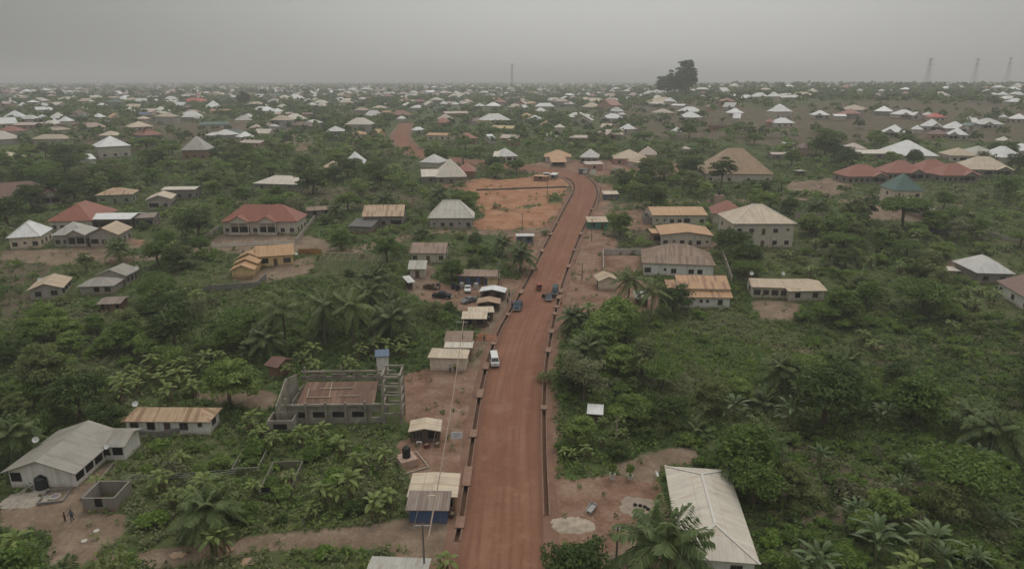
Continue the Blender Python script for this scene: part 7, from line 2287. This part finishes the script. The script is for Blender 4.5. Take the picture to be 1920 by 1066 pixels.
def far_trees(name, n, r0, r1, p, quads, seed, size):
    g2 = np.random.default_rng(seed)
    r = (g2.random(n) * (r1 ** p - r0 ** p) + r0 ** p) ** (1 / p); a = (g2.random(n) - .5) * 1.5
    x, y = r * np.sin(a), r * np.cos(a)
    cl = np.sin(x * .011 + 2) * np.cos(y * .012) + .6 * np.sin(x * .03 + y * .021)
    k = (g2.random(n) < np.clip(.55 + .5 * cl, .12, 1)) & (road_dist(x, y) > 6) & ~hits_house(x, y, 2.5)
    k &= (a < .08) | (r > 800) | (g2.random(n) < .4)
    x, y = x[k], y[k]; z = ground(x, y); m_ = len(x)
    s = size * g2.uniform(.5, 1.25, m_)
    q = np.repeat(np.arange(m_), quads); M_ = len(q)
    e = g2.normal(size=(M_, 3)); e /= np.linalg.norm(e, axis=1)[:, None]; e[:, 2] = np.abs(e[:, 2]) * 1.1 - .25
    p_ = np.stack([x[q], y[q], z[q] + s[q] * .85], 1) + e * (s[q] * g2.uniform(.55, 1, M_))[:, None]
    nn = e + g2.normal(size=(M_, 3)) * .5 + np.array([0, 0, .35]); nn /= np.linalg.norm(nn, axis=1)[:, None]
    t = np.cross(nn, g2.normal(size=(M_, 3))); t /= np.linalg.norm(t, axis=1)[:, None]; bt = np.cross(nn, t)
    L = s[q] * (1.25 if quads < 20 else .8) * g2.uniform(.5, 1.1, M_)
    V = np.stack([p_ - t * (L / 2)[:, None], p_ + bt * (L * .36)[:, None], p_ + t * (L / 2)[:, None], p_ - bt * (L * .36)[:, None]], 1).reshape(-1, 3)
    tint = np.clip(.45 * g2.random(m_)[q] + .4 * g2.random(M_), 0, 1)
    me = np_mesh(name, V, np.arange(4 * M_).reshape(-1, 4), [LM['dark'], LM['mid'], LM['olive']], tint, g2.choice(3, m_, p=[.45, .35, .2])[q])
    ob = bpy.data.objects.new(name, me); COL.objects.link(ob); tag(ob, kind='stuff')


far_trees('far_woodland', 15000, 460, 1250, 2.0, 34, 91, 3.6)
far_trees('distant_woodland', 15000, 1200, 7500, 1.1, 14, 92, 6.0)

# ---- the tall clump of forest trees on the skyline, the mast, the pylons, the hill
def big_tree(px, hh, wd, lab, ref=None, flat=1.0, seed=0):
    p = at(*px)
    r = empty('tree', (p.x, p.y, p.z), random.uniform(0, 6), lab, 'tree', 'trees across the plots')
    cm, _ = crown_mesh('crown', LM['dark'], 4200, (wd / 2, wd / 2, hh * (.48 if flat > .8 else .15)), 2.8, 64, 500 + seed, flat, hollow=.35)
    c = bpy.data.objects.new('crown', cm); COL.objects.link(c); c.parent = r; c.location.z = hh * (.5 if flat > .8 else .86)
    t = trunk_mb(hh * .9, .7, BARK, 5, wd * .3, seed=seed, lean=1.0).obj('trunk', r)
    if ref: LAND.append((ref, p.x, p.y))


big_tree((1250, 182), 34, 25, 'broad dark forest tree at the outer edge of the tall skyline clump', None, 1.0, 1)
big_tree((1264, 184), 36, 23, 'forest tree in the middle of the tall skyline clump', 'the tall skyline tree clump', 1.0, 2)
big_tree((1277, 183), 38, 24, 'dark forest tree pressed against the tallest one of the skyline clump', None, 1.0, 3)
big_tree((1290, 182), 37, 23, 'forest tree on the pylon side of the tall skyline clump', None, 1.0, 4)
big_tree((1285, 182), 45, 17, 'tallest tree of the skyline clump, its rounded crown standing clear of the others', None, .5, 5)
big_tree((458, 198), 17, 15, 'big dark tree standing over the roofs near the end of the side track', 'the dark town tree', 1.0, 6)
big_tree((1730, 168), 10, 18, 'broad dark tree below the first pylon on the ridge', None, 1.0, 7)


def lattice(name, label, cat, px, hh, base, top, arms, ref=None):
    p = at(*px)
    r = empty(name, (p.x, p.y, p.z - .3), random.uniform(-.2, .2), label, cat)
    b = MB(); nseg = max(5, int(hh / 6))
    W = lambda t: (base * (1 - t) ** 1.4 + top) / 2
    t_ = max(.26, hh * .0045)
    for sx, sy in ((1, 1), (-1, 1), (-1, -1), (1, -1)):
        for k in range(nseg):
            a, c = k / nseg, (k + 1) / nseg
            b.bar((sx * W(a), sy * W(a), a * hh), (sx * W(c), sy * W(c), c * hh), t_, STEEL)
            b.bar((sx * W(a), sy * W(a), a * hh), (-sy * W(c), sx * W(c), c * hh), t_ * .6, STEEL)
    b.obj('lattice_frame', r)
    for q, (t, ln) in enumerate(arms):
        ab = MB()
        for s in (-1, 1):
            ab.bar((0, 0, t * hh), (s * ln / 2, 0, t * hh - .3), t_ * .9, STEEL); ab.bar((0, 0, t * hh + 1.8), (s * ln / 2, 0, t * hh - .3), t_ * .6, STEEL)
        ab.obj('cross_arm', r)
    if ref: LAND.append((ref, p.x, p.y))


lattice('pylon', 'lattice power pylon on the ridge, lowest looking of three', 'pylon', (1735, 174), 46, 8, 1.6, ((.82, 15), (.97, 11)), 'the first pylon')
lattice('pylon', 'lattice power pylon on the ridge between the two others', 'pylon', (1823, 170), 48, 8, 1.6, ((.82, 15), (.97, 11)), 'the middle pylon')
lattice('pylon', 'lattice power pylon on the ridge standing nearest the picture edge', 'pylon', (1884, 168), 52, 8, 1.6, ((.82, 15), (.97, 11)), 'the last pylon')
lattice('radio_mast', 'slender lattice radio mast rising above the town skyline', 'mast', (960, 186), 53, 2.6, 1.6, ((.93, 2.6),), 'the radio mast')
lattice('radio_mast', 'faint thin radio mast far out on the skyline', 'mast', (1126, 163), 32, 2.4, 1.5, ((.93, 2.2),))
nx, ny = 60, 24
hx, hy = np.meshgrid(np.linspace(-1, 1, nx), np.linspace(-1, 1, ny))
hz = 78 * np.clip(1 - hx ** 2, 0, 1) ** 1.6 * np.clip(1 - hy ** 2, 0, 1) * (1 + .18 * np.sin(hx * 9) + .1 * np.sin(hx * 21 + 1)) + 30
I = np.arange(nx * ny).reshape(ny, nx)
me = np_mesh('hills', np.stack([hx.ravel() * 1000 + 1150, hy.ravel() * 700 + 9400, hz.ravel()], 1), np.stack([I[:-1, :-1], I[:-1, 1:], I[1:, 1:], I[1:, :-1]], -1).reshape(-1, 4), [GROUNDM])
ob = bpy.data.objects.new('hills', me); COL.objects.link(ob); tag(ob, kind='structure')
label_all()
